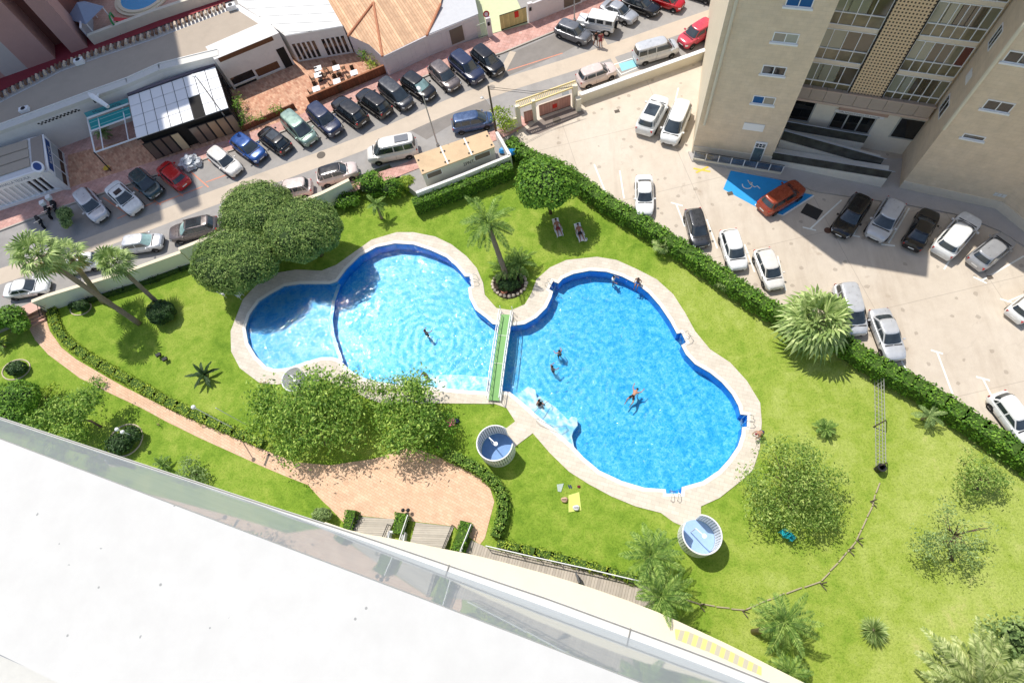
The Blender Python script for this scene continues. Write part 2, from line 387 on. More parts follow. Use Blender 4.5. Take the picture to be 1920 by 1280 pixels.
# water
t = NT('pool_water'); p = t.pos()
wn_ = t.n; t.n.remove(t.b)
def ring(cx, cy, k, amp, r0):
    c = P(cx, cy); vm = t.new('ShaderNodeVectorMath', operation='DISTANCE'); t.link(p, vm.inputs[0]); vm.inputs[1].default_value = (c.x, c.y, -0.05)
    d = t.math('ADD', vm.outputs['Value'], t.math('MULTIPLY', t.noise(0.45, p, 2), 2.2)); s = t.math('SINE', t.math('MULTIPLY', d, k)); f = t.math('DIVIDE', amp, t.math('ADD', 1.0, t.math('POWER', t.math('DIVIDE', d, r0), 3.0)))
    return t.math('MULTIPLY', s, f)
na = t.noise(1.5, p, 1, 0.5, 0.8); nb = t.noise(3.6, p, 1, 0.5, 0.6)
h = t.math('ADD', t.math('MULTIPLY', na, 1.3), t.math('MULTIPLY', nb, 0.55))
for a in ((1187, 742, 9, 0.42, 3.0), (1045, 680, 9, 0.36, 3.6), (800, 640, 8.5, 0.34, 5.0), (797, 702, 9, 0.3, 2.8), (1020, 560, 8, 0.1, 2.0), (1320, 810, 9, 0.15, 1.5), (520, 640, 9, 0.15, 1.5)):
    h = t.math('ADD', h, ring(*a))
bm = t.new('ShaderNodeBump'); bm.inputs['Strength'].default_value = 0.5; bm.inputs['Distance'].default_value = 0.15; t.link(h, bm.inputs['Height'])
gl = t.new('ShaderNodeBsdfGlossy'); gl.inputs['Roughness'].default_value = 0.03; t.link(bm.outputs[0], gl.inputs['Normal'])
tb = t.new('ShaderNodeBsdfTransparent'); t.link(t.ramp(h, [(0.72, (0.50, 0.82, 1)), (1.0, (0.88, 0.98, 1)), (1.25, (1, 1, 1))]), tb.inputs[0])  # ripple light painted into the water tint, paler with wave height
fr = t.new('ShaderNodeFresnel'); fr.inputs[0].default_value = 1.33; t.link(bm.outputs[0], fr.inputs['Normal'])
ms = t.new('ShaderNodeMixShader'); t.link(t.math('MULTIPLY', fr.outputs[0], 0.75, True), ms.inputs[0]); t.link(tb.outputs[0], ms.inputs[1]); t.link(gl.outputs[0], ms.inputs[2]); t.link(ms.outputs[0], t.out.inputs[0])
WATER = t.m
mb = MB(); mb.sheet([q for q in poolW], -0.08); mb.build('pool_water', WATER, kind='structure')

# path and plaza (peach paving)
PATH = [(84,590),(94,621),(116,652),(144,674),(187,699),(231,724),(281,749),(325,771),(375,793),(437,818),(500,845),(553,866),(620,872),(700,860),(772,838),(812,852),(859,873),(897,893),(919,915),(927,940),(919,971),(909,1009),(900,1020),(850,986),(760,975),(672,966),(650,985),(619,952),(603,937),(578,909),(537,893),(494,875),(437,849),(375,821),(312,790),(266,765),(200,734),(150,709),(125,690),(91,665),(66,637),(53,612),(48,600)]
path_m = brickmat('path_pavers', (0.66, 0.43, 0.285), (0.72, 0.50, 0.345), (0.46, 0.285, 0.18), 0.4, 0.2, 0.008, 0.5, var=0.2)
mb = MB(); mb.prism([q.xy for q in PL(PATH)], -0.1, 0.03); mb.build('garden_path', path_m, kind='structure')
mb = MB(); mb.quad(P(494,872,0.036), P(498,873,0.036), P(507,850,0.036), P(503,849,0.036)); mb.build('drain_channel', mat('iron', (0.12, 0.10, 0.08)), kind='structure')
# ---------------------------------------------------------------- plateau (street + car park)
GB = [(-900,780),(-60,650),(50,603),(92,583),(120,570),(265,525),(360,490),(619,388),(669,362),(668,346),(735,320),(768,360),(790,378),(955,318),(958,290),(985,285),(1100,352),(1250,455),(1345,512),(1440,575),(1590,648),(1700,715),(1800,775),(1925,868),(2300,1120),(2500,1160)]
gbW = [p.xy for p in PL(GB)]
far = [(400, 20), (400, 400), (-400, 400), (-400, 5)]
asph_m = NT('street_asphalt'); t = asph_m; p = t.pos()
n1 = t.noise(0.22, p, 6, 0.65, 0.5); n2 = t.noise(1.4, p, 5, 0.7); n3 = t.noise(30, p, 2)
c = t.ramp(n1, [(0.3, (0.33, 0.305, 0.285)), (0.5, (0.42, 0.395, 0.37)), (0.7, (0.51, 0.48, 0.45))])
c = t.mix(0.35, c, t.ramp(n2, [(0.3, (0.16, 0.14, 0.12)), (0.7, (0.36, 0.325, 0.28))])); c = t.mix(0.25, c, t.ramp(n3, [(0.3, (0.12,)*3), (0.7, (0.42,)*3)]))
t.col(c); t.set(0.85, 0, 0.2); t.bump(n3, 0.3, 0.01); ASPH = t.m
mb = MB(); mb.prism(gbW+far, -0.5, SZ, 0, bottom=False); mb.build('road', ASPH, kind='structure')
# car park concrete sheet
LOT = [(985,288),(1100,354),(1250,457),(1345,514),(1440,577),(1590,650),(1700,717),(1800,777),(1925,870),(2300,1120),(2700,1100),(2400,400),(1700,60),(1330,88),(1010,196),(975,235),(962,262)]
t = NT('carpark_concrete'); p = t.pos()
n1 = t.noise(0.14, p, 6, 0.65, 0.6); n2 = t.noise(1.2, p, 6, 0.7); n3 = t.noise(22, p, 2)
c = t.ramp(n1, [(0.3, (0.58, 0.505, 0.415)), (0.5, (0.665, 0.59, 0.495)), (0.7, (0.72, 0.655, 0.565))])
c = t.mix(0.3, c, t.ramp(n2, [(0.25, (0.42, 0.33, 0.24)), (0.6, (0.66, 0.57, 0.45))]))
stn = t.noise(0.45, p, 5, 0.6, 0.3); c = t.mix(t.ramp(stn, [(0.66, (0, 0, 0)), (0.74, (0.55,)*3)]), c, (0.30, 0.215, 0.15)); c = t.mix(0.18, c, t.ramp(n3, [(0.3, (0.25, 0.2, 0.15)), (0.7, (0.7, 0.6, 0.48))]))
# slab joints
mp = t.new('ShaderNodeMapping'); mp.inputs['Rotation'].default_value = (0, 0, radians(-12)); t.link(p, mp.inputs[0])
br = t.new('ShaderNodeTexBrick'); br.offset = 0; t.link(mp.outputs[0], br.inputs['Vector']); br.inputs['Scale'].default_value = 1; br.inputs['Brick Width'].default_value = 9.5; br.inputs['Row Height'].default_value = 8.0; br.inputs['Mortar Size'].default_value = 0.03
c = t.mix(t.math('MULTIPLY', br.outputs['Fac'], 0.35), c, (0.25, 0.2, 0.16))
vs_ = t.new('ShaderNodeTexVoronoi', voronoi_dimensions='2D'); vs_.inputs['Scale'].default_value = 0.42; t.link(p, vs_.inputs['Vector'])
spot = t.math('MULTIPLY', t.math('LESS_THAN', t.math('ADD', vs_.outputs['Distance'], t.math('MULTIPLY', n2, .25)), .19), .35)
c = t.mix(spot, c, (0.16, 0.12, 0.09))
crk = t.new('ShaderNodeTexVoronoi', feature='DISTANCE_TO_EDGE'); crk.inputs['Scale'].default_value = 0.16; dv = t.new('ShaderNodeVectorMath', operation='ADD'); nzc = t.new('ShaderNodeTexNoise'); nzc.inputs['Scale'].default_value = .8; t.link(p, nzc.inputs['Vector']); t.link(p, dv.inputs[0]); t.link(nzc.outputs['Color'], dv.inputs[1]); t.link(dv.outputs[0], crk.inputs['Vector'])
c = t.mix(t.math('MULTIPLY', t.math('LESS_THAN', crk.outputs[0], .002), .10), c, (0.2, 0.15, 0.11))
wv = t.noise(0.5, t_map(t, p, radians(-25), (1, .12, 1)), 5, 0.7); c = t.mix(t.ramp(wv, [(0.5, (0, 0, 0)), (0.68, (0.32,)*3)]), c, (0.38, 0.30, 0.22))
t.col(c); t.set(0.8, 0, 0.2); t.bump(n2, 0.15, 0.02); LOTM = t.m
mb = MB(); mb.sheet([q.xy for q in PL(LOT, SZ)], SZ+0.004); mb.build('car_park', LOTM, kind='structure')
# concrete band down the street
band = smoothline([tuple(P(a, b, SZ)) for a, b in [(-300,610),(0,520),(200,448),(350,390),(480,342),(700,262),(820,208),(935,163),(1050,128),(1135,100),(1300,42),(1600,-60)]], 2)
mb = MB(); strip(mb, band, 2.0, SZ+0.004); mb.build('road_band', mat('road_concrete', (0.50, 0.42, 0.33), 0.85, 0.12, 0.6, 20, stain=0.25), kind='structure')
# upper pavement with kerb
KERB = [(-300,560),(-60,455),(120,387),(287,330),(450,277),(625,210),(710,180),(805,140),(940,100),(1045,57),(1130,20),(1260,-40),(1500,-130)]
kw = [P(a, b, SZ) for a, b in KERB]
back = [P(a, b, SZ) for a, b in [(1350,-190),(1180,-90),(1010,40),(860,85),(560,100),(200,180),(-300,400)]]
pave_m = brickmat('pavement_tiles', (0.58, 0.32, 0.265), (0.66, 0.40, 0.34), (0.42, 0.24, 0.20), 0.4, 0.4, 0.012, 0.32, off=0.0, var=0.3)
mb = MB(); mb.prism([q.xy for q in kw+back], SZ-0.05, SZ+0.12); mb.build('pavement', pave_m, kind='structure')
mb = MB()
for a, b in zip(kw, kw[1:]): mb.wallbox(a, b, SZ-0.02, SZ+0.125, 0.16, side=-1)
mb.build('kerb', mat('kerb_stone', (0.40, 0.36, 0.31)), kind='structure')
# terrace tiles (brick) behind the pavement
terr_m = brickmat('terrace_tiles', (0.70, 0.42, 0.27), (0.50, 0.23, 0.14), (0.52, 0.31, 0.21), 0.42, 0.21, 0.012, 0.9, var=0.3)
mb = MB(); mb.sheet([q.xy for q in PL([(127,291),(252,258),(420,130),(560,80),(720,60),(735,130),(590,205),(430,262),(290,302),(130,352)], SZ+.12)], SZ+0.126); mb.build('terrace', terr_m, kind='structure')
# lower pavement strip next to the lane-side cars
mb = MB(); strip(mb, [P(a, b, SZ) for a, b in [(560,388),(640,357),(745,322),(800,300),(850,285),(952,245),(985,225)]], 1.3, SZ+0.05); mb.build('pavement', pave_m, kind='structure')
# red/pink stall lines of the street
orange = mat('orange_paint', (0.62, 0.24, 0.15), 0.7, 0.25, 4); white_l = mat('white_line_paint', (0.8, 0.77, 0.7), 0.7, 0.15, 4)
mb = MB()
for a, b in [((193,370),(237,400)),((250,352),(292,378)),((303,335),(336,362)),((352,317),(384,345)),((386,296),(430,329)),((430,275),(475,305)),((478,256),(523,286)),((530,237),(575,268)),((577,215),(618,250)),((625,193),(670,226)),((670,180),(712,210)),((715,165),(752,192))]:
    pa, pb = P(*a, SZ), P(*b, SZ); e = (pb-pa)*0.22; strip(mb, [pa, pb+e], 0.12, SZ+0.005)
for a, b in [((220,410),(292,378)),((292,384),(380,350)),((386,342),(430,326))]: strip(mb, [P(*a, SZ), P(*b, SZ)], 0.12, SZ+0.0085)
strip(mb, [P(952,133,SZ), P(1055,100,SZ)], 0.12, SZ+0.005)
mb.build('parking_lines', orange, kind='structure')
mb = MB()
strip(mb, [P(935,148,SZ), P(962,97,SZ)], 0.7, SZ+0.006); strip(mb, [P(1128,73,SZ), P(1160,128,SZ)], 0.5, SZ+0.0065)
mb.build('concrete_patches', MATS['road_concrete'], kind='structure')
# asphalt repair patches
mb = MB()
mb.sheet([q.xy for q in PL([(935,150),(962,98),(1045,62),(1100,75),(1055,100)], SZ)], SZ+0.003)
mb.sheet([q.xy for q in PL([(770,245),(800,222),(845,205),(905,180),(925,205),(850,232),(800,262)], SZ)], SZ+0.003)
mb.build('asphalt_patches', mat('dark_asphalt', (0.22, 0.20, 0.18), 0.9, 0.2, 1.0, 30), kind='structure')
# car-park lines
mb = MB()
L_ = [((1578,375),(1518,430)),((1624,392),(1600,440)),((1705,390),(1666,456)),((1760,405),(1725,470)),((1810,440),(1770,505)),((1920,480),(1838,527)),((1920,552),(1888,566)),((1268,383),(1284,425)),((1325,411),(1345,466)),((1396,458),(1415,510)),((1458,480),(1473,545)),((1757,660),(1786,738)),((1842,708),(1873,770)),((1683,662),(1705,705)),((1272,165),(1252,250)),((1114,308),(1135,360)),((1162,320),(1170,372))]
for a, b in L_: strip(mb, [P(*a, SZ), P(*b, SZ)], 0.13, SZ+0.008)
for a, b in [((1505,426),(1530,432)),((1588,440),(1612,444)),((1652,458),(1678,461)),((1825,519),(1850,531)),((1745,656),(1768,663)),((1830,706),(1856,713)),((1258,380),(1280,386)),((1875,560),(1905,570))]: strip(mb, [P(*a, SZ), P(*b, SZ)], 0.14, SZ+0.011)
mb.build('car_park_lines', white_l, kind='structure')
blue_p = mat('blue_bay_paint', (0.025, 0.30, 0.66), 0.65, 0.12, 2.5)
mb = MB(); mb.sheet([q.xy for q in PL([(1370,320),(1480,341),(1425,392),(1356,355)], SZ)], SZ+0.0085)
mb.sheet([q.xy for q in PL([(1418,385),(1455,352),(1526,366),(1467,404)], SZ)], SZ+0.012); mb.build('blue_parking_bay', blue_p, kind='structure')
mb = MB(); strip(mb, [P(1468,404,SZ), P(1526,367,SZ)], 0.15, SZ+0.016)
strip(mb, [P(1416,383,SZ), P(1425,392,SZ), P(1440,398,SZ), P(1468,404,SZ)], 0.12, SZ+0.016)
# wheelchair mark
def wl(pts, w=0.09): strip(mb, [P(a, b, SZ) for a, b in pts], w, SZ+0.016)
wc = P(1401,347,SZ); arc_ = [(wc.x+0.42*cos(a), wc.y+0.42*sin(a)) for a in [radians(x) for x in range(-200, 70, 18)]]
strip(mb, arc_, 0.09, SZ+0.016); wl([(1402,338),(1407,346),(1415,351),(1420,349),(1425,354)]); wl([(1403,342),(1411,343)])
mb.build('wheelchair_mark', white_l, kind='structure')
mb = MB(); yel = mat('yellow_paint', (0.75, 0.50, 0.09), 0.7, 0.2)
strip(mb, [P(1300,316,SZ), P(1332,322,SZ)], 0.2, SZ+0.012); strip(mb, [P(1305,324,SZ), P(1328,313,SZ)], 0.2, SZ+0.016); mb.build('yellow_cross_mark', yel, kind='structure')
# blue zone next to the street wall
mb = MB(); mb.sheet([q.xy for q in PL([(1160,120),(1188,112),(1196,124),(1166,134)], SZ)], SZ+0.008); mb.build('blue_zone_mark', mat('pale_blue_paint', (0.25, 0.55, 0.62)), kind='structure')
mb = MB(); strip(mb, [P(1150,122,SZ), P(1185,110,SZ), P(1198,126,SZ), P(1165,140,SZ), P(1150,122,SZ)], 0.12, SZ+0.012); mb.build('blue_zone_outline', white_l, kind='structure')
# manholes / drains
def cover(px, py, z, s, round_=False, rz=0.2, c='iron', col=(0.12, 0.10, 0.08), label='', name='drain_cover'):
    q = P(px, py, z); mb = MB()
    if round_:
        mb.lathe(q, [(0, 0.012), (s*.8, 0.012), (s*.8, 0.02), (s, 0.02), (s, 0)], 20)
    else:
        mb.box((q.x, q.y, z+0.008), (s*2, s*1.6, 0.012), rz); 
        for i in range(5): mb.box((q.x, q.y, z+0.018), (s*1.8, s*.1, 0.006), rz) if i == 0 else mb.box((q.x+sin(-rz)*s*.3*(i-2.5), q.y+cos(rz)*s*.3*(i-2.5), z+0.018), (s*1.8, s*.1, 0.006), rz)
    return mb.build(name, mat(c, col), label=label, cat='cover')
cover(602, 291, SZ+.004, .45, True, label='round manhole cover in the road below the white van')
cover(922, 164, SZ+.004, .35, True, c='iron2', col=(.3, .26, .22), label='round manhole cover in the road near the tall grey lamp post', name='manhole_cover')
cover(1044, 225, SZ+.004, .42, True, label='dark round manhole cover behind the car park gate', name='manhole_cover')
cover(1157, 209, SZ+.004, .25, label='small square drain in the pale car park near the gate')
cover(1522, 397, SZ+.004, .75, rz=-.65, c='dark_grate', col=(.035, .033, .03), label='large dark drain grate beside the blue bay with the red car')
cover(1369, 363, SZ+.004, .25, label='small drain with pale edge below the blue bay')
cover(1856, 520, SZ+.004, .22, label='small drain at the end of the white line right of the silver hatchback')
cover(1552, 432, SZ+.02, .3, True, c='rust', col=(.12, .06, .04), label='rusty round cover in front of the first black car in the bays', name='manhole_cover')
# ================================================================== CARS
tyre_m = mat('tyre_rubber', (0.012, 0.012, 0.013), 0.85, 0.2, 5, obj=True)
rim_m = mat('rim_alloy', (0.42, 0.42, 0.43), 0.3, 0.15, 5, metal=0.7, obj=True)
cglass = glass('car_glass', (0.035, 0.045, 0.052), 0.05, spec=1.0)
cglass_l = glass('car_glass_shade', (0.28, 0.42, 0.40), 0.1, spec=0.9)
black_p = mat('black_plastic', (0.02, 0.02, 0.022), 0.6, 0.2, 8, obj=True)
lamp_m = glass('headlamp_glass', (0.62, 0.66, 0.68), 0.08, metal=0.2)
tail_m = glass('tail_lamp_glass', (0.42, 0.015, 0.012), 0.15)
plate_m = mat('number_plate', (0.75, 0.75, 0.72), 0.5, 0.05, obj=True)
SPEC = {  # L W H belt hood  base(front,rear) roof(front,rear) tailtop
 'hatch': (4.05, 1.76, 1.48, 0.93, 0.84, (1.10, -1.86), (0.38, -1.42), 0.93),
 'suv':   (4.40, 1.84, 1.66, 1.04, 0.98, (1.12, -2.05), (0.48, -1.66), 1.04),
 'sedan': (4.62, 1.80, 1.44, 0.93, 0.84, (1.02, -1.78), (0.22, -0.98), 0.98),
 'wagon': (4.55, 1.80, 1.50, 0.93, 0.85, (1.10, -2.12), (0.35, -1.72), 0.95),
 'mpv':   (4.50, 1.84, 1.70, 0.98, 0.92, (1.55, -2.12), (0.62, -1.88), 0.98),
 'van':   (4.95, 1.92, 1.95, 1.08, 1.02, (1.72, -2.40), (0.98, -2.26), 1.08),
}
def lerp(a, b, t): return a+(b-a)*t
def make_car(kind, pm, seed, roof=None, sunroof=None, shade=False, opentop=False, rack=False):
    L, W, H, belt, hood, gb, gt, tail = SPEC[kind]; rr = random.Random(seed)
    hw = W/2; hl = L/2
    # ---- lower body: loft of cross-sections
    mb = MB(); st = []
    xs = [1.0, 0.985, 0.95, 0.88, 0.72, 0.5, 0.3, 0.0, -0.4, -0.7, -0.86, -0.94, -0.985, -1.0]
    for f in xs:
        x = f*hl
        if f > 0: wfac = 1-0.30*max(0, (f-0.45)/0.55)**3.2
        else: wfac = 1-0.22*max(0, (-f-0.6)/0.4)**3
        w = hw*wfac
        if x > gb[0]: tp = lerp(belt, hood, min(1, (x-gb[0])/(hl-gb[0])*1.1))-(0.10*max(0, (f-0.9)/0.1)**1.5 if f > .9 else 0)
        elif x < gb[1]: tp = tail-0.10*max(0, (-f-0.95)/0.05)
        else: tp = belt
        lo = 0.22+0.10*(abs(f) > .93)+0.03*(abs(f) > .98)
        ends = 1.0 if abs(f) < 0.97 else (0.93 if abs(f) < 0.99 else 0.84)
        tp2 = lo+(tp-lo)*ends
        st.append((x, [(w*.90, lo), (w*.985, lo+.10), (w, lo+(tp2-lo)*.5), (w*.985, tp2-.16), (w*.93, tp2-.045), (w*.80, tp2), (w*.42, tp2+.025), (0, tp2+.032)]))
    o = 0; ring = []
    for x, h in st:
        pts = [(x, -y, z) for y, z in h]+[(x, y, z) for y, z in reversed(h[:-1])]
        ring.append(pts)
    m = len(ring[0]); vs = [q for r_ in ring for q in r_]; fs = []
    for i in range(len(ring)-1):
        for k in range(m-1):
            a = i*m+k; fs.append((a, a+1, a+m+1, a+m))
        fs.append((i*m+m-1, i*m, (i+1)*m, (i+1)*m+m-1))
    fs.append(tuple(range(m-1, -1, -1))); fs.append(tuple((len(ring)-1)*m+k for k in range(m)))
    mb.add(vs, fs, 0)
    # ---- greenhouse
    def G(s, t, off=0.0):
        """s: 0..4 around (0 front centre, 1 left, 2 rear, 3 right), t: 0 belt .. 1 roof edge"""
        a = s*pi/2; c_, s_ = cos(a), sin(a); e = 0.34
        sx = math.copysign(abs(c_)**e, c_); sy = math.copysign(abs(s_)**e, s_)
        tt = t
        xf = lerp(gb[0], gt[0], tt); xr = lerp(gb[1], gt[1], tt)
        wy = lerp(hw*.90, hw*.70, tt)
        bow = 0.10*(1-sy*sy) if sx > 0 else 0.05*(1-sy*sy)
        x = (xf+xr)/2+(xf-xr)/2*sx+(bow if sx > 0 else -bow); y = wy*sy
        z = lerp(belt-0.03, H-0.05, tt)
        d = Vector((sx*.8, sy, 0.35)).normalized()*off
        return (x+d.x, y+d.y, z+d.z)
    n = 40; rings = []
    tl = [0, .5, 1.0]
    for t in tl: rings.append([G(k*4/n, t) for k in range(n)])
    for f_, z in ((.97, H-.022), (.90, H-.008), (.6, H+.006), (.25, H+.012)):
        cx = (gt[0]+gt[1])/2
        rings.append([(cx+(G(k*4/n, 1)[0]-cx)*f_, G(k*4/n, 1)[1]*f_, z) for k in range(n)])
    vs = [q for r_ in rings for q in r_]; fs = []; mi = []
    for i in range(len(rings)-1):
        for k in range(n): fs.append((i*n+k, i*n+(k+1) % n, (i+1)*n+(k+1) % n, (i+1)*n+k)); mi.append(1 if i >= 2 else 0)
    fs.append(tuple((len(rings)-1)*n+k for k in range(n))); mi.append(1)
    o = len(mb.v); mb.v.extend(vs); mb.f.extend([tuple(i+o for i in f) for f in fs]); mb.mi.extend(mi)
    root = thing('parked_car', None, 'car')
    bodym = [pm, roof or pm]
    # arches (dark)
    for wx in (hl*.62, -hl*.60):
        for sy in (-1, 1):
            c = (wx, sy*(hw*.985), .335); pts = []
            for k in range(14):
                a = pi*k/13; pts.append((wx+cos(a)*.385, sy*(hw*.99+.004), .30+sin(a)*.385))
            mb.add(pts, [tuple(range(14)) if sy < 0 else tuple(range(13, -1, -1))], 2)
    # shut lines on the bonnet and sill
    zb = hood+.02
    mb.box((0, 0, .235), (L*.62, W*.97, .06), 0, 2)
    # door seams
    for sx in (gb[0]-.25, (gb[0]+gb[1])/2+.05, gb[1]+.75):
        for sy in (-1, 1): mb.box((sx, sy*(hw+.001), .58), (.016, .006, .52), 0, 2)
    body = mb.build('body', bodym+[black_p], root, smooth=True, world=False)
    es = body.modifiers.new('edge', 'EDGE_SPLIT'); es.split_angle = radians(42)
    gm = cglass_l if shade else cglass
    def panel(name, s0, s1, t0, t1, m=None, par=body, off=.012, nn=7):
        q = MB(); vs = []; fs = []
        for j in range(3):
            for i in range(nn): vs.append(G((s0+(s1-s0)*i/(nn-1)) % 4, t0+(t1-t0)*j/2, off))
        for j in range(2):
            for i in range(nn-1): a = j*nn+i; fs.append((a, a+1, a+nn+1, a+nn))
        q.add(vs, fs); ob = q.build(name, m or cglass, par, smooth=True, world=False); return ob
    panel('windscreen', -.44, .44, .12, .97, gm if shade else cglass, root, nn=11)
    panel('rear_window', 1.60, 2.40, .30, .90, None, root, nn=11)
    # side windows: three panes each side
    def sidepane(x0, x1, sy):
        q = MB(); vs = []
        for t in (.24, .86):
            for x in (x0, x1):
                xr = lerp(gb[1], gt[1], t)+.16; xf = lerp(gb[0], gt[0], t)-.10; xx = min(max(x, xr), xf)
                yy = lerp(hw*.90, hw*.70, t)+.012; vs.append((xx, sy*yy, lerp(belt-.03, H-.05, t)))
        q.add(vs, [(0, 1, 3, 2) if sy < 0 else (1, 0, 2, 3)]); q.build('side_window', cglass, root, world=False)
    xm = (gb[0]+gb[1])/2+.08
    for sy in (-1, 1):
        sidepane(xm+.05, gb[0]-.1, sy); sidepane(xm-.95, xm-.05, sy); sidepane(gb[1]+.1, xm-1.03, sy)
    # lamps
    for sy in (-1, 1):
        q = MB(); q.box((hl*.915, sy*hw*.62, hood-.20), (.26, .32, .13), -sy*.5); q.build('headlight', lamp_m, root, world=False)
        q = MB(); q.box((-hl*.955, sy*hw*.70, belt-.16), (.12, .24, .18), sy*.35); q.build('tail_light', tail_m, root, world=False)
        q = MB(); q.box((gb[0]-.33, sy*(hw+.06), belt+.05), (.13, .17, .11), 0); q.build('mirror', pm, root, world=False)
        for wx in (hl*.62, -hl*.60):
            w = MB(); y0 = sy*(hw-.10); prof = [(.20, -.10), (.31, -.105), (.33, -.07), (.33, .07), (.31, .105), (.20, .10)]
            o = len(w.v)
            for r_, yy in prof:
                for k in range(18): a = 2*pi*k/18; w.v.append((wx+cos(a)*r_, y0+yy, .33+sin(a)*r_))
            for i in range(len(prof)-1):
                for k in range(18): w.f.append((o+i*18+k, o+i*18+(k+1) % 18, o+(i+1)*18+(k+1) % 18, o+(i+1)*18+k)); w.mi.append(0)
            wh = w.build('wheel', tyre_m, root, world=False)
            w = MB(); yo = y0+sy*.085
            for k in range(5):
                a = 2*pi*k/5+rr.random(); pts = [(wx+cos(a+d)*r_, yo, .33+sin(a+d)*r_) for r_, d in ((.05, -.8), (.21, -.22), (.21, .22), (.05, .8))]
                w.add(pts, [(0, 1, 2, 3)] if sy > 0 else [(3, 2, 1, 0)])
            w.add([(wx+cos(2*pi*k/18)*.215, yo-sy*.02, .33+sin(2*pi*k/18)*.215) for k in range(18)], [tuple(range(18))])
            w.build('rim', rim_m, wh, world=False)
    for x, s in ((hl+.004, 1), (-hl-.004, -1)):
        q = MB(); q.box((x, 0, .50 if s > 0 else .62), (.02, .50, .11)); q.build('number_plate', plate_m, root, world=False)
    q = MB(); q.box((hl*.985, 0, .40), (.09, W*.50, .14), 0); q.box((hl*.975, 0, hood-.20), (.06, W*.36, .07), 0); q.build('grille', black_p, root, world=False)
    q = MB(); q.tube([(hl*.94, -hw*.45, hood-.02), (hl*.94, hw*.45, hood-.02)], .008, 4)
    q.box((gb[0]+.10, 0, belt+.012), (.10, hw*1.5, .02)); q.build('wiper_tray', black_p, root, world=False)
    if sunroof:
        x0, x1, w = sunroof; q = MB(); q.box(((x0+x1)/2, 0, H+.008), (x0-x1, w, .02)); q.build('sunroof', cglass, root, world=False)
    if rack:
        q = MB()
        for sy in (-1, 1): q.tube([(gt[0]-.15, sy*hw*.64, H-.02), (gt[0]-.3, sy*hw*.64, H+.05), (gt[1]+.2, sy*hw*.64, H+.05), (gt[1]+.05, sy*hw*.64, H-.02)], .02, 5)
        q.build('roof_rail', black_p, root, world=False)
    return root
C_ = dict(
 white=paint('paint_white', (0.80, 0.80, 0.78)), white2=paint('paint_warm_white', (0.74, 0.71, 0.66)), silver=paint('paint_silver', (0.42, 0.43, 0.45), .3, .35),
 lsilver=paint('paint_light_silver', (0.60, 0.61, 0.63), .3, .25), grey=paint('paint_grey', (0.16, 0.165, 0.18), .3, .3), dgrey=paint('paint_dark_grey', (0.055, 0.058, 0.065), .25, .3),
 black=paint('paint_black', (0.008, 0.008, 0.010), .18), navy=paint('paint_navy', (0.018, 0.028, 0.075), .2), blue=paint('paint_blue', (0.02, 0.085, 0.30), .2, .2),
 sblue=paint('paint_steel_blue', (0.055, 0.10, 0.21), .25, .3), red=paint('paint_red', (0.50, 0.008, 0.012)), pinkred=paint('paint_faded_red', (0.58, 0.06, 0.09)), orange=paint('paint_rust_orange', (0.36, 0.062, 0.025), .25, .2),
 green=paint('paint_pale_green', (0.22, 0.32, 0.27), .3, .3), teal=paint('paint_dark_teal', (0.02, 0.055, 0.065), .25, .2), dbrown=paint('paint_taupe', (0.15, 0.125, 0.12), .25, .3), rose=paint('paint_rose_white', (0.70, 0.58, 0.53)))
pan = (.25, -.95, .95)
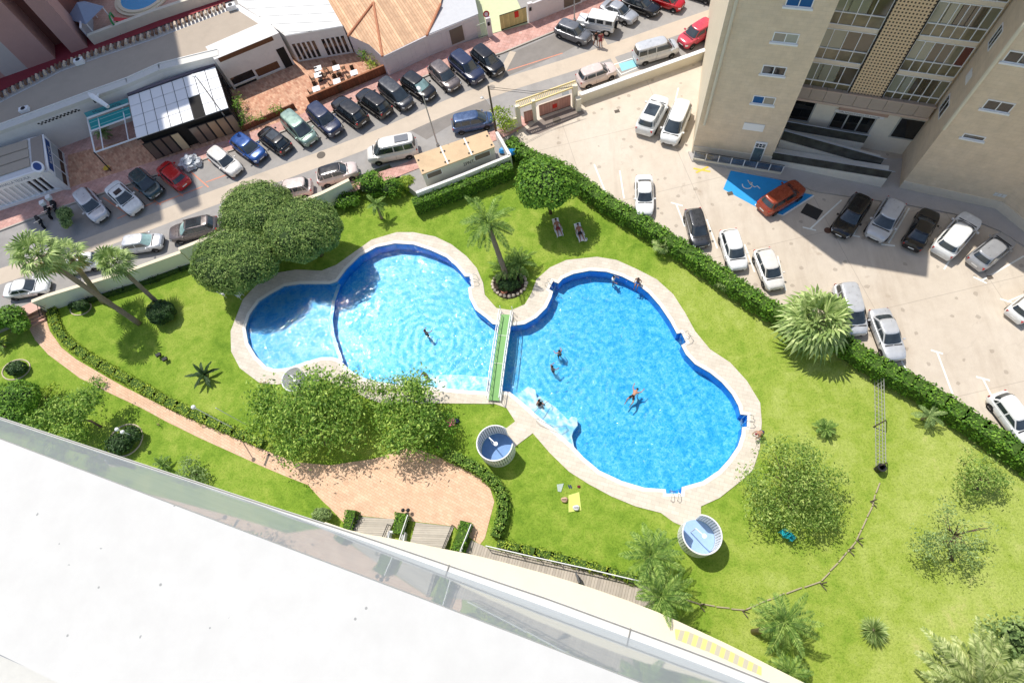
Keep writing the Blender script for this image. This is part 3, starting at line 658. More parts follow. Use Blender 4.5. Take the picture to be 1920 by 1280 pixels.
CARS = [
 # kind, colour, rear px, front px, label, group, options
 ('wagon','lsilver',(153,362),(192,410),'silver hatchback beside the scooters with white boxes at the kerb end of the row',{}),
 ('sedan','white',(211,350),(258,395),'white sedan with a small open sunroof between silver hatchback and dark teal car',dict(sunroof=(.15,-.45,.7))),
 ('hatch','teal',(254,326),(295,365),'dark teal car with big side windows parked left of the bright red car',{}),
 ('hatch','red',(347,348),(304,311),'bright red hatchback showing its tail beside the heap of clear bags',{}),
 ('wagon','white2',(398,284),(446,322),'pale silver car directly right of the heap of clear bags',{}),
 ('hatch','blue',(441,260),(492,297),'shiny blue hatchback in the row by the dark glass pavilion corner',{}),
 ('hatch','black',(539,281),(492,246),'small black car with grey sunroof parked tail out between blue and green cars',dict(sunroof=(.2,-.8,.9))),
 ('mpv','green',(539,221),(586,266),'pale metallic green car, the only green one in the row',{}),
 ('suv','navy',(586,204),(633,249),'navy car parked right of the pale green car',{}),
 ('suv','black',(683,231),(631,191),'black off-roader parked tail out below the wooden terrace fence corner, left one of two',{}),
 ('suv','black',(728,213),(676,176),'black off-roader parked tail out, right one of two side by side',dict(rack=True)),
 ('mpv','dgrey',(718,159),(768,199),'dark car parked left of the black car with the lamp post in front',{}),
 ('hatch','black',(759,146),(811,181),'black car parked right where the thin lamp post rises in the upper row',dict(shade=True)),
 ('hatch','dbrown',(811,122),(856,166),'brownish grey car between two dark cars near the grey garage wall',{}),
 ('suv','navy',(850,107),(901,151),'dark blue off-roader second from the empty parking space',{}),
 ('suv','black',(891,96),(938,136),'black car last of the row before the empty parking space',{}),
 ('suv','grey',(1047,51),(1103,73),'dark blue-grey off-roader next to the two people standing in the road',{}),
 ('sedan','silver',(1131,9),(1191,36),'silver sedan behind the boxy white off-roader',{}),
 ('sedan','black',(1171,-2),(1233,20),'black sedan at the top of the frame right of the silver sedan',{}),
 ('hatch','red',(1224,-8),(1278,10),'red car cut by the top edge of the photo',{}),
 ('hatch','dgrey',(1283,-24),(1340,-6),'dark car just visible at the top edge beside the tower',{}),
 ('hatch','pinkred',(1336,46),(1277,82),'red car half hidden behind the corner of the beige tower',{}),
 ('van','lsilver',(1190,108),(1268,86),'silver people carrier parked right of the blue marked zone',{}),
 ('suv','rose',(1085,152),(1152,128),'white off-roader parked against the car park wall left of the blue marked zone',{}),
 ('mpv','sblue',(850,236),(922,222),'blue people carrier beside the end of the bin shed',{}),
 ('van','white2',(783,274),(690,293),'white camper van with a grey panel on its roof by the bin shed',{}),
 ('suv','rose',(597,336),(668,316),'white car with a black roof parked by the garden wall',dict(roof='black')),
 ('suv','rose',(583,350),(512,363),'white car partly behind the top of the clipped round trees, whole roof visible',{}),
 ('suv','white',(482,369),(425,392),'white car mostly hidden behind the clipped round trees',{}),
 ('wagon','dbrown',(409,420),(319,441),'grey-brown hatchback with pale roof along the garden wall',dict(sunroof=(.25,-1.2,1.0),shade=True)),
 ('hatch','lsilver',(230,462),(305,451),'silver car parked behind the right crown of the fan palms',dict(shade=True)),
 ('hatch','white',(190,486),(118,502),'silver-white car mostly hidden behind the two fan palms',{}),
 ('sedan','white',(15,546),(88,534),'white sedan at the left edge by the garden gate steps',{}),
 ('suv','white',(1205,251),(1241,184),'white off-roader with a wide panoramic roof in the upper car park',dict(sunroof=(.2,-1.1,1.05))),
 ('mpv','white',(1281,199),(1252,268),'white car with its nose down beside the tower wall',{}),
 ('sedan','white',(1207,331),(1209,402),'white sedan parked alone behind the hedge, upper left of the lot',{}),
 ('hatch','dgrey',(1298,393),(1316,462),'small dark grey car parked behind the hedge',{}),
 ('hatch','white',(1364,432),(1386,505),'white hatchback behind the hedge right of the dark grey car',{}),
 ('hatch','white2',(1427,468),(1456,541),'white hatchback behind the hedge closest to the big fan palm',{}),
 ('mpv','lsilver',(1580,534),(1607,628),'silver people carrier partly covered by the big fan palm',{}),
 ('sedan','lsilver',(1645,580),(1682,675),'long silver saloon parked right of the big fan palm',dict(sunroof=None)),
 ('suv','orange',(1428,393),(1501,349),'rust-orange hatchback parked across the blue bay',{}),
 ('wagon','black',(1619,370),(1573,440),'black car nose out, leftmost in the shaded bays under the right wing',{}),
 ('hatch','lsilver',(1682,375),(1636,451),'silver-white hatchback nose out between the two black cars',{}),
 ('sedan','black',(1708,465),(1747,395),'black car in the shaded bays right of the silver-white hatchback',{}),
 ('wagon','white',(1762,478),(1824,406),'white car tail out at the edge of the tower shadow',{}),
 ('hatch','silver',(1826,497),(1890,446),'silver hatchback tail out, last of the bay row on the right',{}),
 ('hatch','white',(1903,592),(1958,548),'white car just entering the right edge of the photo',{}),
 ('hatch','white',(1873,746),(1926,817),'white car with open dark tail window cut by the right edge near the hedge',{}),
]
car_protos = {}
for i, (kind, c, ra, fa, lab, op) in enumerate(CARS):
    op = dict(op); rf = op.pop('roof', None)
    if rf: op['roof'] = C_[rf]
    a = P(*ra, SZ+.6); b = P(*fa, SZ+.6); mid = (a+b)/2
    key = (kind, c, str(sorted(op.items(), key=lambda q: q[0])) if not rf else 'roof')
    if key in car_protos: o = copytree(car_protos[key])
    else: o = make_car(kind, C_[c], i, **op); car_protos[key] = o
    o.location = (mid.x, mid.y, SZ+.005); o.rotation_euler = (0, 0, atan2(b.y-a.y, b.x-a.x))
    L = SPEC[kind][0]; want = (b-a).xy.length; s = min(1.08, max(.93, want/L)); o.scale = (s, s, s)
    o['label'] = lab; o['group'] = 'cars parked along the street' if i < 33 else 'cars in the car park'
# boxy off-roader with spare wheel
def make_jeep():
    pm = C_['white']; root = thing('parked_car', 'boxy white off-roader with a spare wheel near the two people', 'car')
    q = MB(); q.box((-.45, 0, .80), (3.2, 1.62, .62)); q.box((1.45, 0, .88), (1.15, 1.25, .46)); 
    for sy in (-1, 1):
        q.box((1.45, sy*.74, .80), (1.0, .30, .10)); q.box((-1.35, sy*.88, .80), (.9, .14, .1)); q.box((.2, sy*.86, .42), (1.9, .16, .08))
    q.box((2.12, 0, .5), (.16, 1.6, .2))
    q.box((-.62, 0, 1.42), (2.75, 1.42, .62)); q.box((-.62, 0, 1.755), (2.85, 1.5, .05))
    b = q.build('body', pm, root, world=False); bv = b.modifiers.new('bevel', 'BEVEL'); bv.width = .05; bv.segments = 2
    for sy in (-1, 1):
        for x in (.35, -.55, -1.5):
            q = MB(); q.box((x, sy*.715, 1.45), (.7, .012, .42)); q.build('side_window', cglass, root, world=False)
        q = MB(); q.lathe((2.04, sy*.45, .92), [(0, .0), (.11, 0.0), (.11, .03)], 12); q.build('headlight', lamp_m, root, world=False)
        for x in (1.45, -1.35):
            w = MB(); w.tube([(x, sy*.62, .40), (x, sy*.90, .40)], .40, 18); wh = w.build('wheel', tyre_m, root, world=False)
            w = MB(); w.tube([(x, sy*.90, .40), (x, sy*.915, .40)], .22, 14); w.build('rim', rim_m, wh, world=False)
    q = MB(); q.box((.765, 0, 1.45), (.012, 1.25, .42), 0, 0, (0, .08)); q.build('windscreen', cglass, root, world=False)
    q = MB(); q.tube([(-2.08, .1, .98), (-2.32, .1, .98)], .38, 18); w = q.build('spare_wheel', tyre_m, root, world=False)
    q = MB(); q.tube([(-2.32, .1, .98), (-2.335, .1, .98)], .30, 18); q.build('wheel_cover', pm, w, world=False)
    return root
j = make_jeep(); a = P(1153,48,SZ+.8); b = P(1086,36,SZ+.8); m_ = (a+b)/2
j.location = (m_.x, m_.y, SZ); j.rotation_euler = (0, 0, atan2(b.y-a.y, b.x-a.x)); j['group'] = 'cars parked along the street'
# camper van roof panel
v = [o for o in COL.objects if o.get('label', '').startswith('white camper')][0]
q = MB(); q.box((-1.2, 0, 2.0), (1.3, .8, .05)); q.build('roof_panel', mat('solar_panel', (.14, .15, .17), .3, .1, obj=True), v, world=False)
# scooters
def scooter(loc, rz, lab, boxm=None, seatc='black_plastic'):
    root = thing('scooter', lab, 'scooter', loc, rz, 'scooters parked at the kerb')
    for x in (.62, -.62):
        q = MB(); q.tube([(x, -.06, .27), (x, .06, .27)], .27, 14); q.build('wheel', tyre_m, root, world=False)
    q = MB(); q.tube([(-.7, 0, .45), (-.3, 0, .55), (0, 0, .35), (.35, 0, .35), (.5, 0, .8)], [.16, .2, .15, .14, .08], 8); q.build('body', MATS['black_plastic'], root, smooth=True, world=False)
    q = MB(); q.box((-.3, 0, .78), (.75, .28, .12)); q.build('seat', MATS['black_plastic'], root, world=False)
    q = MB(); q.tube([(.45, -.34, 1.02), (.42, 0, .98), (.45, .34, 1.02)], .025, 6); q.tube([(.42, 0, .98), (.6, 0, .3)], .04, 6); q.build('handlebar', mat('chrome', (.5, .5, .5), .25, metal=.8, obj=True), root, world=False)
    if boxm:
        q = MB(); q.box((-.75, 0, 1.02), (.5, .5, .42)); bb = q.build('delivery_box', boxm, root, world=False); bv = bb.modifiers.new('b', 'BEVEL'); bv.width = .04; bv.segments = 2
    return root
wb = mat('white_box', (.75, .75, .73), .4, .06, obj=True)
for (px, py, rz, lab, bx) in [(97,402,-1.1,'black scooter with a white delivery box, lower of the pair left of the small tree',wb),(108,392,-1.1,'black scooter with a white delivery box, upper of the pair left of the small tree',wb),(82,421,-.9,'dark scooter without a box at the left end of the scooters',None),(133,408,-1.2,'silver motorbike parked right of the small dark tree',None)]:
    scooter(P(px, py, SZ), rz, lab, bx)
# ================================================================== VEGETATION
lf_lawnsh = leafmat('leaf_bright', (0.035, 0.095, 0.012), (0.175, 0.32, 0.042), (0.50, 0.62, 0.14))
lf_pine = leafmat('leaf_pine', (0.034, 0.080, 0.016), (0.135, 0.225, 0.046), (0.38, 0.48, 0.14), trans=.15)
lf_dark = leafmat('leaf_dark', (0.013, 0.032, 0.010), (0.032, 0.072, 0.019), (0.072, 0.136, 0.035), trans=.1)
lf_hedge = leafmat('leaf_hedge', (0.035, 0.096, 0.013), (0.120, 0.264, 0.026), (0.288, 0.480, 0.056))
lf_olive = leafmat('leaf_olive', (0.080, 0.136, 0.048), (0.208, 0.304, 0.096), (0.416, 0.528, 0.208))
lf_yel = leafmat('leaf_yellowish', (0.112, 0.192, 0.019), (0.288, 0.416, 0.045), (0.608, 0.672, 0.096))
lf_palm = leafmat('leaf_palm', (0.088, 0.152, 0.040), (0.272, 0.376, 0.112), (0.640, 0.720, 0.320), trans=.15)
lf_light = leafmat('leaf_light', (0.05, 0.12, 0.018), (0.21, 0.33, 0.06), (0.52, 0.60, 0.18))
lf_palmp = leafmat('leaf_pale_palm', (0.10, 0.145, 0.035), (0.28, 0.35, 0.11), (0.60, 0.63, 0.30), trans=.15)
lf_palm2 = leafmat('leaf_date_palm', (0.040, 0.095, 0.018), (0.135, 0.235, 0.042), (0.36, 0.48, 0.12), trans=.15)
lf_dry = leafmat('leaf_dry', (0.288, 0.176, 0.064), (0.608, 0.416, 0.176), (0.750, 0.672, 0.320), trans=.1)
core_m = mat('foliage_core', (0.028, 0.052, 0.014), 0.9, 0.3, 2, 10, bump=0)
bark_m = mat('bark', (0.14, 0.10, 0.07), 0.9, 0.3, 2, 18, bump=.8)
bark_l = mat('palm_bark', (0.26, 0.20, 0.14), 0.9, 0.3, 2, 14, bump=.8)
def lv(q, p, nrm, size, rr, asp=.55):
    """one small leaf: folded diamond quad"""
    d = Vector((rr.gauss(0, 1), rr.gauss(0, 1), rr.gauss(0, 1)))
    d = (d-nrm*d.dot(nrm)); d = d.normalized() if d.length > 1e-4 else nrm.orthogonal()
    w = nrm.cross(d); s = size*rr.uniform(.6, 1.35)
    a = p-d*s*.5; b = p+w*s*asp*.5; c = p+d*s*.5; e = p-w*s*asp*.5
    o = len(q.v); q.v.extend([tuple(a), tuple(b), tuple(c), tuple(e)]); q.f.append((o, o+1, o+2, o+3)); q.mi.append(0)
def rdir(rr):
    z = rr.uniform(-1, 1); a = rr.uniform(0, 2*pi); s = sqrt(1-z*z); return Vector((s*cos(a), s*sin(a), z))
def crown(lobes, n, size, seed, surf=.55, asp=.55, clump=0, up=.35, flatb=-.5):
    ph = [seed*1.7, seed*2.3, seed*.9]
    """leaves scattered in the shells of ellipsoid lobes; clump>0 gathers them in sprays with gaps"""
    rr = random.Random(seed); q = MB(); vol = [l[1][0]*l[1][1] for l in lobes]; tot = sum(vol)
    for (c, r_), v in zip(lobes, vol):
        c = Vector(c); k = int(n*v/tot)
        if clump:
            for _ in range(max(1, k//clump)):
                d = rdir(rr)
                if d.z < flatb: d.z = -d.z*.5; d.normalize()
                g_1 = sin(d.x*4.3+ph[0]+c.x)+sin(d.y*4.9+ph[1]+c.y)+sin(d.z*4+ph[2])
                if g_1 < -.35 and rr.random() < .85: continue
                rad = (surf+(1-surf)*rr.random()**.5)*(1.0+.17*g_1); cc = c+Vector((d.x*r_[0], d.y*r_[1], d.z*r_[2]))*rad; cs = size*rr.uniform(.6, 1.15)*sqrt(clump/6)
                for _ in range(clump):
                    g = Vector((rr.gauss(0, cs), rr.gauss(0, cs), rr.gauss(0, cs*.6)))
                    nn = (d+rdir(rr)*.9+Vector((0, 0, up))).normalized(); lv(q, cc+g, nn, size, rr, asp)
        else:
            for _ in range(k):
                d = rdir(rr)
                if d.z < flatb: d.z = flatb*rr.random(); d.normalize()
                rad = (surf+(1-surf)*rr.random()**.6)*(1+.05*sin(d.x*9)+.05*sin(d.y*11)); nn = (d+rdir(rr)*.7+Vector((0, 0, up))).normalized()
                lv(q, c+Vector((d.x*r_[0], d.y*r_[1], d.z*r_[2]))*rad, nn, size, rr, asp)
    return q
def blob(q, c, r_, seed, n=14, amp=.12, mi=0, flat=-1):
    rr = random.Random(seed); ph = [rr.uniform(0, 6) for _ in range(6)]; o = len(q.v); m = n//2
    for i in range(m+1):
        th = pi*i/m
        for k in range(n):
            a = 2*pi*k/n; d = Vector((sin(th)*cos(a), sin(th)*sin(a), cos(th)))
            f = 1+amp*(sin(3*d.x+ph[0])+sin(4*d.y+ph[1])+sin(5*d.z+ph[2]))/2
            q.v.append((c[0]+d.x*r_[0]*f, c[1]+d.y*r_[1]*f, c[2]+max(flat, d.z)*r_[2]*f))
    for i in range(m):
        for k in range(n):
            a = o+i*n+k; b = o+i*n+(k+1) % n; q.f.append((a, a+n, b+n, b)); q.mi.append(mi)
def limbs(q, base, top, r0, targets, seed, bend=.3):
    rr = random.Random(seed); base = Vector(base); top = Vector(top); mid = (base+top)/2+Vector((rr.uniform(-bend, bend), rr.uniform(-bend, bend), 0))
    q.tube([base, mid, top], [r0, r0*.8, r0*.6], 8)
    for tt in targets:
        tt = Vector(tt); m = (top+tt)/2+Vector((rr.uniform(-.3, .3), rr.uniform(-.3, .3), rr.uniform(0, .3))); q.tube([top, m, tt], [r0*.5, r0*.32, r0*.1], 6)
def tree(name, lab, cat, lobes, base, n, size, m, seed, r0=.16, surf=.55, clump=0, core=True, group=None, asp=.55, fork=.45, corek=.72, flatb=-.5, bark=None):
    base = Vector(base); root = thing(name, lab, cat, base, 0, group)
    cx = Vector((sum(l[0][0] for l in lobes)/len(lobes), sum(l[0][1] for l in lobes)/len(lobes), min(l[0][2]-l[1][2]*.5 for l in lobes)))
    tp = base.lerp(cx, .95); q = MB(); limbs(q, base, tp, r0, [Vector(l[0])+Vector((0, 0, l[1][2]*.1)) for l in lobes]+[Vector(l[0])+Vector((l[1][0]*.5*cos(i*2.1), l[1][1]*.5*sin(i*2.1), 0)) for i, l in enumerate(lobes)], seed)
    q.build('trunk', bark or bark_m, root, smooth=True)
    q = crown(lobes, n, size, seed, surf, asp, clump, flatb=flatb)
    cr_ = q.build('crown', m, root)
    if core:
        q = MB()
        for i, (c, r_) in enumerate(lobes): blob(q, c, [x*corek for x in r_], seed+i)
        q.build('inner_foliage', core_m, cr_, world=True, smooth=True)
    return root
def lob(px, py, z, rx, ry, rz): return (tuple(P(px, py, z)), (rx, ry, rz))
# --- three clipped umbrella pines by the street wall
g_ = 'clipped round trees beside the left pool'
for i, (px, py, z, r_, lab) in enumerate([(483,398,4.0,(3.5,3.1,1.9),'dense clipped round tree nearest the street wall, topmost of three'),(566,431,4.0,(3.5,3.1,1.9),'dense clipped round tree closest to the big pool, rightmost of three'),(441,487,3.7,(4.0,3.2,1.9),'dense clipped round tree beside the toddler pool, lowest of three')]):
    c = P(px, py, z); extra = [(tuple(c), r_)]
    for a in range(7):
        extra.append(((c.x+cos(a*.9)*r_[0]*.42, c.y+sin(a*.9)*r_[1]*.42, z+.15), (r_[0]*.62, r_[1]*.62, r_[2]*.85)))
    tree('umbrella_pine', lab, 'tree', extra, (c.x+.2, c.y-.1, 0), 36000, .21, lf_pine, 40+i, .22, .90, 0, True, g_, asp=.32, corek=.82, flatb=-.6)
# --- round tree by the hedge
c = P(1024, 342, 4.6)
tree('round_tree', 'round green tree with a clear trunk above the two sunbathers', 'tree', [(tuple(c), (2.9, 2.5, 1.7))]+[((c.x+1.5*cos(a), c.y+1.4*sin(a), 4.6+.5*sin(a*3)), (1.4, 1.3, 1.0)) for a in (0, 1.3, 2.5, 3.9, 5.2)], P(1033,400), 8500, .25, lf_hedge, 51, .17, .72, 0, True, corek=.62)
# --- leafy trees at the plaza
def leafy(name, lab, cat, lobes, base, n, seed, m=lf_lawnsh, size=.26, r0=.13, clump=6, surf=.35, group=None, core=False, asp=.42):
    return tree(name, lab, cat, lobes, base, n, size, m, seed, r0, surf, clump, core, group, asp=asp, corek=.45)
leafy('leafy_tree', 'large bright green tree overhanging the peach path, left of the plaza', 'tree', [lob(560,765,3.2,2.0,1.7,1.2), lob(612,742,3.5,1.6,1.5,1.1), lob(515,795,2.4,1.6,1.4,.9), lob(603,812,2.8,1.7,1.4,1.0), lob(648,768,3.0,1.3,1.4,1.0), lob(550,838,2.0,1.5,1.0,.7), lob(645,722,2.6,1.1,.9,.7), lob(496,748,2.5,1.1,1.0,.7), lob(585,715,2.7,1.0,.8,.6), lob(655,822,2.1,.9,.8,.6)], P(612,835), 16500, 61, size=.29, clump=20)
leafy('leafy_tree', 'bright green tree with a pale gap beside it, right of the largest plaza tree', 'tree', [lob(772,755,3.1,1.2,1.2,.9), lob(752,818,2.5,1.5,1.2,.8), lob(795,792,2.8,1.0,1.0,.8), lob(785,722,2.8,.9,.8,.6), lob(728,772,2.4,.9,.8,.6)], P(768,842), 7500, 62, size=.28, clump=20)
leafy('leafy_tree', 'small sparse tree at the pool edge beside the wide pool steps', 'tree', [lob(705,728,1.9,1.0,.7,.6), lob(745,722,2.1,.9,.7,.6), lob(775,735,2.0,.7,.6,.5)], P(735,757), 1900, 63, size=.22)
leafy('leafy_tree', 'dark shaded tree just right of the bright plaza tree, beside the pink towel', 'tree', [lob(828,800,1.5,1.1,1.1,.8), lob(812,835,1.3,1.0,.9,.7)], P(822,838), 2200, 64, m=lf_hedge, size=.22)
leafy('leafy_tree', 'broad loose tree with a turquoise chair in its shade right of the lower shower', 'tree', [lob(1490,862,2.8,1.9,1.2,.9), lob(1448,905,2.5,1.5,1.4,.8), lob(1528,900,3.0,1.5,1.4,.9), lob(1478,955,2.2,1.5,1.2,.7), lob(1545,958,2.0,1.3,1.1,.6), lob(1424,955,1.8,.8,.7,.5), lob(1450,842,2.3,.9,.6,.5), lob(1565,895,2.2,.8,.8,.5), lob(1505,915,3.2,1.0,.9,.6)], P(1488,955), 13500, 65, m=lf_light, size=.21, clump=24, surf=.3)
leafy('leafy_tree', 'small loose round tree on the dry lawn close to the right hedge', 'tree', [lob(1838,885,1.7,1.5,1.2,.7), lob(1815,905,1.5,1.0,.8,.5), lob(1870,900,1.5,.8,.8,.5)], P(1832,915), 3600, 66, m=lf_light, size=.19, clump=16)
leafy('sparse_tree', 'very sparse tree with visible branches in the lower right lawn', 'tree', [lob(1750,1020,2.2,1.1,1.0,.6), lob(1815,1030,2.2,1.1,1.0,.6), lob(1775,965,2.6,.7,.6,.4), lob(1852,990,2.4,.5,.4,.3), lob(1805,985,2.6,.5,.5,.3)], P(1785,1050), 3600, 67, m=lf_olive, size=.18, r0=.11, clump=22)
leafy('leafy_tree', 'leafy green tree near the left building edge, above the white globe lamps', 'tree', [lob(140,765,2.7,2.2,1.6,1.1), lob(100,790,2.4,1.5,1.3,.9), lob(175,740,2.8,1.3,1.0,.8), lob(130,815,2.2,1.4,1.0,.8), lob(70,805,2.0,1.0,.9,.7)], P(190,800), 7500, 68, m=lf_lawnsh, size=.26)
tree('round_shrub', 'dense dark green shrub on the far left next to the building edge', 'shrub', [lob(30,745,1.8,2.0,1.6,1.2), lob(20,775,1.6,1.9,1.4,1.1)], P(36,765), 6500, .2, lf_hedge, 69, .12, .8)
tree('round_shrub', 'dark bushy shrub with pale flowers beside the globe lamps', 'shrub', [lob(222,832,.9,1.2,1.0,.7), lob(245,815,.9,.9,.8,.6)], P(232,835), 2200, .2, lf_dark, 70, .1, .6)
leafy('leafy_shrub', 'low grey-green shrub beside the small spiky plant near the building edge', 'shrub', [lob(352,880,.9,1.0,.8,.6), lob(375,893,.7,.7,.6,.5)], P(358,893), 1600, 71, m=lf_olive, size=.2)
tree('round_shrub', 'rounded shrub at the left end of the steps', 'shrub', [lob(603,965,.9,.8,.55,.6)], P(606,974), 1400, .16, lf_olive, 72, .06, .8)
tree('round_shrub', 'dark round bush at the foot of the two tall fan palms', 'shrub', [lob(301,585,1.0,1.25,1.15,1.0)], P(304,592), 4200, .17, lf_dark, 73, .1, .9, corek=.85)
tree('round_shrub', 'small clipped shrub inside an edged bed near the gate', 'shrub', [lob(152,573,.7,.7,.5,.55)], P(153,580), 1200, .15, lf_dark, 74, .06, .9, corek=.85)
tree('round_shrub', 'dark shrub at the left image edge inside a pale ring, beside the path', 'shrub', [lob(30,690,.6,.95,.7,.55)], P(31,697), 1500, .17, lf_dark, 75, .06, .85)
tree('leafy_tree', 'dark leafy tree at the far left edge beside the gate steps', 'tree', [lob(20,592,1.9,1.3,1.1,.9), lob(-10,600,2.0,1.2,1.2,.9), lob(38,610,1.5,.9,.8,.6)], P(22,622), 4300, .2, lf_hedge, 76, .12, .7)
tree('round_shrub', 'flowering bush at the foot of the tall palm beside the bridge', 'shrub', [lob(953,534,.5,1.1,.6,.4)], P(953,540), 900, .18, lf_dark, 77, .05, .6)
tree('small_tree', 'small dark green tree standing between the parked scooters', 'tree', [(tuple(P(121,402,SZ+1.3)), (.7, .9, .7)), (tuple(P(124,418,SZ+1.1)), (.5, .6, .5))], P(122,412,SZ), 1500, .17, lf_olive, 78, .06, .6)
tree('young_tree', 'small green street tree beside the leaning pole and the car park gate', 'tree', [(tuple(P(938,215,SZ+2.0)), (.8, .8, .7)), (tuple(P(948,232,SZ+1.5)), (.8, .6, .7))], P(946,243,SZ), 1500, .2, lf_yel, 79, .06, .4, 5, False)
tree('round_shrub', 'dense shrub in the lower right corner beside the big pale palm', 'shrub', [lob(1903,1190,1.4,1.5,1.3,.9), lob(1935,1215,1.4,1.5,1.3,.9)], P(1905,1200), 3200, .24, lf_olive, 80, .1, .45, 10, corek=.55)
# yellowish small shrub on left
leafy('leafy_shrub', 'yellow-green low shrub between the dark shrub and the leafy tree on the left', 'shrub', [lob(85,738,1.0,.8,.6,.5), lob(100,725,.9,.4,.3,.3)], P(86,745), 900, 81, m=lf_yel, size=.2)
leafy('sparse_shrub', 'thin wispy shrub on the path border', 'shrub', [lob(182,714,.7,.5,.35,.3)], P(182,718), 260, 82, m=lf_olive, size=.17, r0=.04)
for px, py, lab in [(295,793,'tiny dry twiggy plant on the left lawn edge of the path'), (493,716,'tiny plant growing on the pool deck edge near the striped shower')]:
    leafy('twig_plant', lab, 'plant', [lob(px, py, .4, .3, .3, .25)], P(px, py+3), 60, px, m=lf_dry, size=.13, r0=.025)
for px, py, lab, r_ in [(650,375,'low dark shrub at the foot of the garden wall',.9),(695,345,'leafy shrub cluster at the wall corner left of the bin shed, left one',1.5),(730,352,'leafy shrub cluster at the wall corner left of the bin shed, right one',1.2)]:
    tree('round_shrub', lab, 'shrub', [lob(px, py, 1.2*r_*.7, r_*1.1, r_*.8, r_*.7)], P(px, py+6), int(1600*r_), .2, lf_hedge, px, .08, .75, 4, group=None)
tree('agave_like_shrub', 'pale variegated shrub left of the bin shed', 'shrub', [lob(764,342,.8,.9,.8,.7)], P(765,350), 1500, .26, lf_yel, 84, .06, .5, asp=.25)
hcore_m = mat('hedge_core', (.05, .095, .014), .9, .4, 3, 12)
# --------------------------------------------------------------- hedges
def hedge(name, line, w, h, z0, m, lab, dens=95, size=.17, seed=1, cat='hedge', group=None, rough=.12):
    rr = random.Random(seed); pts = [Vector((p[0], p[1], 0)) for p in line]
    root = thing(name, lab, cat, (pts[len(pts)//2].x, pts[len(pts)//2].y, z0), 0, group)
    q = MB(); core = MB()
    for a, b in zip(pts, pts[1:]):
        d = b-a; L = d.length
        if L < 1e-3: continue
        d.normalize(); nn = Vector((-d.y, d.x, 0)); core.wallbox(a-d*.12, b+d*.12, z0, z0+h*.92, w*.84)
        for _ in range(int(L*(w+2*h)*dens)):
            u = rr.uniform(-.1, L+.1); s = rr.uniform(0, w+2*h); wob = rough*(sin(u*2.3+seed)+sin(u*5.1))*.5
            if s < h: p = a+d*u-nn*(w/2+rr.gauss(wob, .04)); p.z = z0+s; no = -nn
            elif s < h+w: p = a+d*u+nn*(s-h-w/2); p.z = z0+h+rr.gauss(wob, .045); no = Vector((0, 0, 1))
            else: p = a+d*u+nn*(w/2+rr.gauss(wob, .04)); p.z = z0+s-h-w; no = nn
            lv(q, p, (no+rdir(rr)*.75+Vector((0, 0, .2))).normalized(), size, rr, .6)
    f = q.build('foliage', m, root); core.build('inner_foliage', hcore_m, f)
    return root
hl_ = lambda pts, z: smoothline([tuple(P(a, b, z)) for a, b in pts], 1)
hedge('hedge', hl_([(955,262),(978,282),(1030,306),(1078,328),(1115,360),(1190,405),(1255,446),(1335,500),(1400,545),(1455,580),(1520,612)], SZ+.6), 1.25, 1.5, .25, lf_hedge, 'long green hedge between garden and car park, part left of the big fan palm', 60, .2, 2)
hedge('hedge', hl_([(1580,636),(1640,678),(1700,708),(1760,742),(1830,790),(1900,835),(1960,880)], SZ+.6), 1.35, 1.5, .25, lf_hedge, 'long green hedge between garden and car park, part right of the big fan palm', 60, .2, 3)
hedge('hedge', hl_([(775,378),(830,357),(900,331),(958,309)], 1.6), 1.0, 1.7, 0, lf_hedge, 'clipped hedge along the garden side of the bin shed', 85, .17, 4)
hedge('hedge', hl_([(95,572),(100,600),(112,628),(150,660),(200,690),(260,722),(300,745),(340,765),(400,792),(450,812),(490,830)], .4), .85, .5, 0, lf_yel, 'low hedge following the upper edge of the peach path', 85, .15, 5)
hedge('hedge', hl_([(835,850),(880,868),(915,892),(938,915),(945,945),(940,975),(930,1003)], .6), .8, .8, 0, lf_lawnsh, 'curved clipped hedge around the right side of the plaza', 90, .15, 6)
hedge('hedge', hl_([(935,1018),(990,1030),(1050,1045),(1120,1064),(1195,1087)], .5), .6, .5, 0, lf_yel, 'low hedge along the grey deck behind the railing', 85, .14, 7)
# dark planting strip at the foot of the street wall
hedge('planting_strip', hl_([(130,574),(265,532),(362,494)], .2), .5, .3, 0, lf_dark, 'dark low planting at the foot of the cream wall, left of the clipped trees', 60, .16, 8, cat='planting')
hedge('planting_strip', hl_([(600,396),(668,370)], .2), .5, .3, 0, lf_dark, 'dark low planting at the foot of the cream wall, right of the clipped trees', 60, .16, 9, cat='planting')
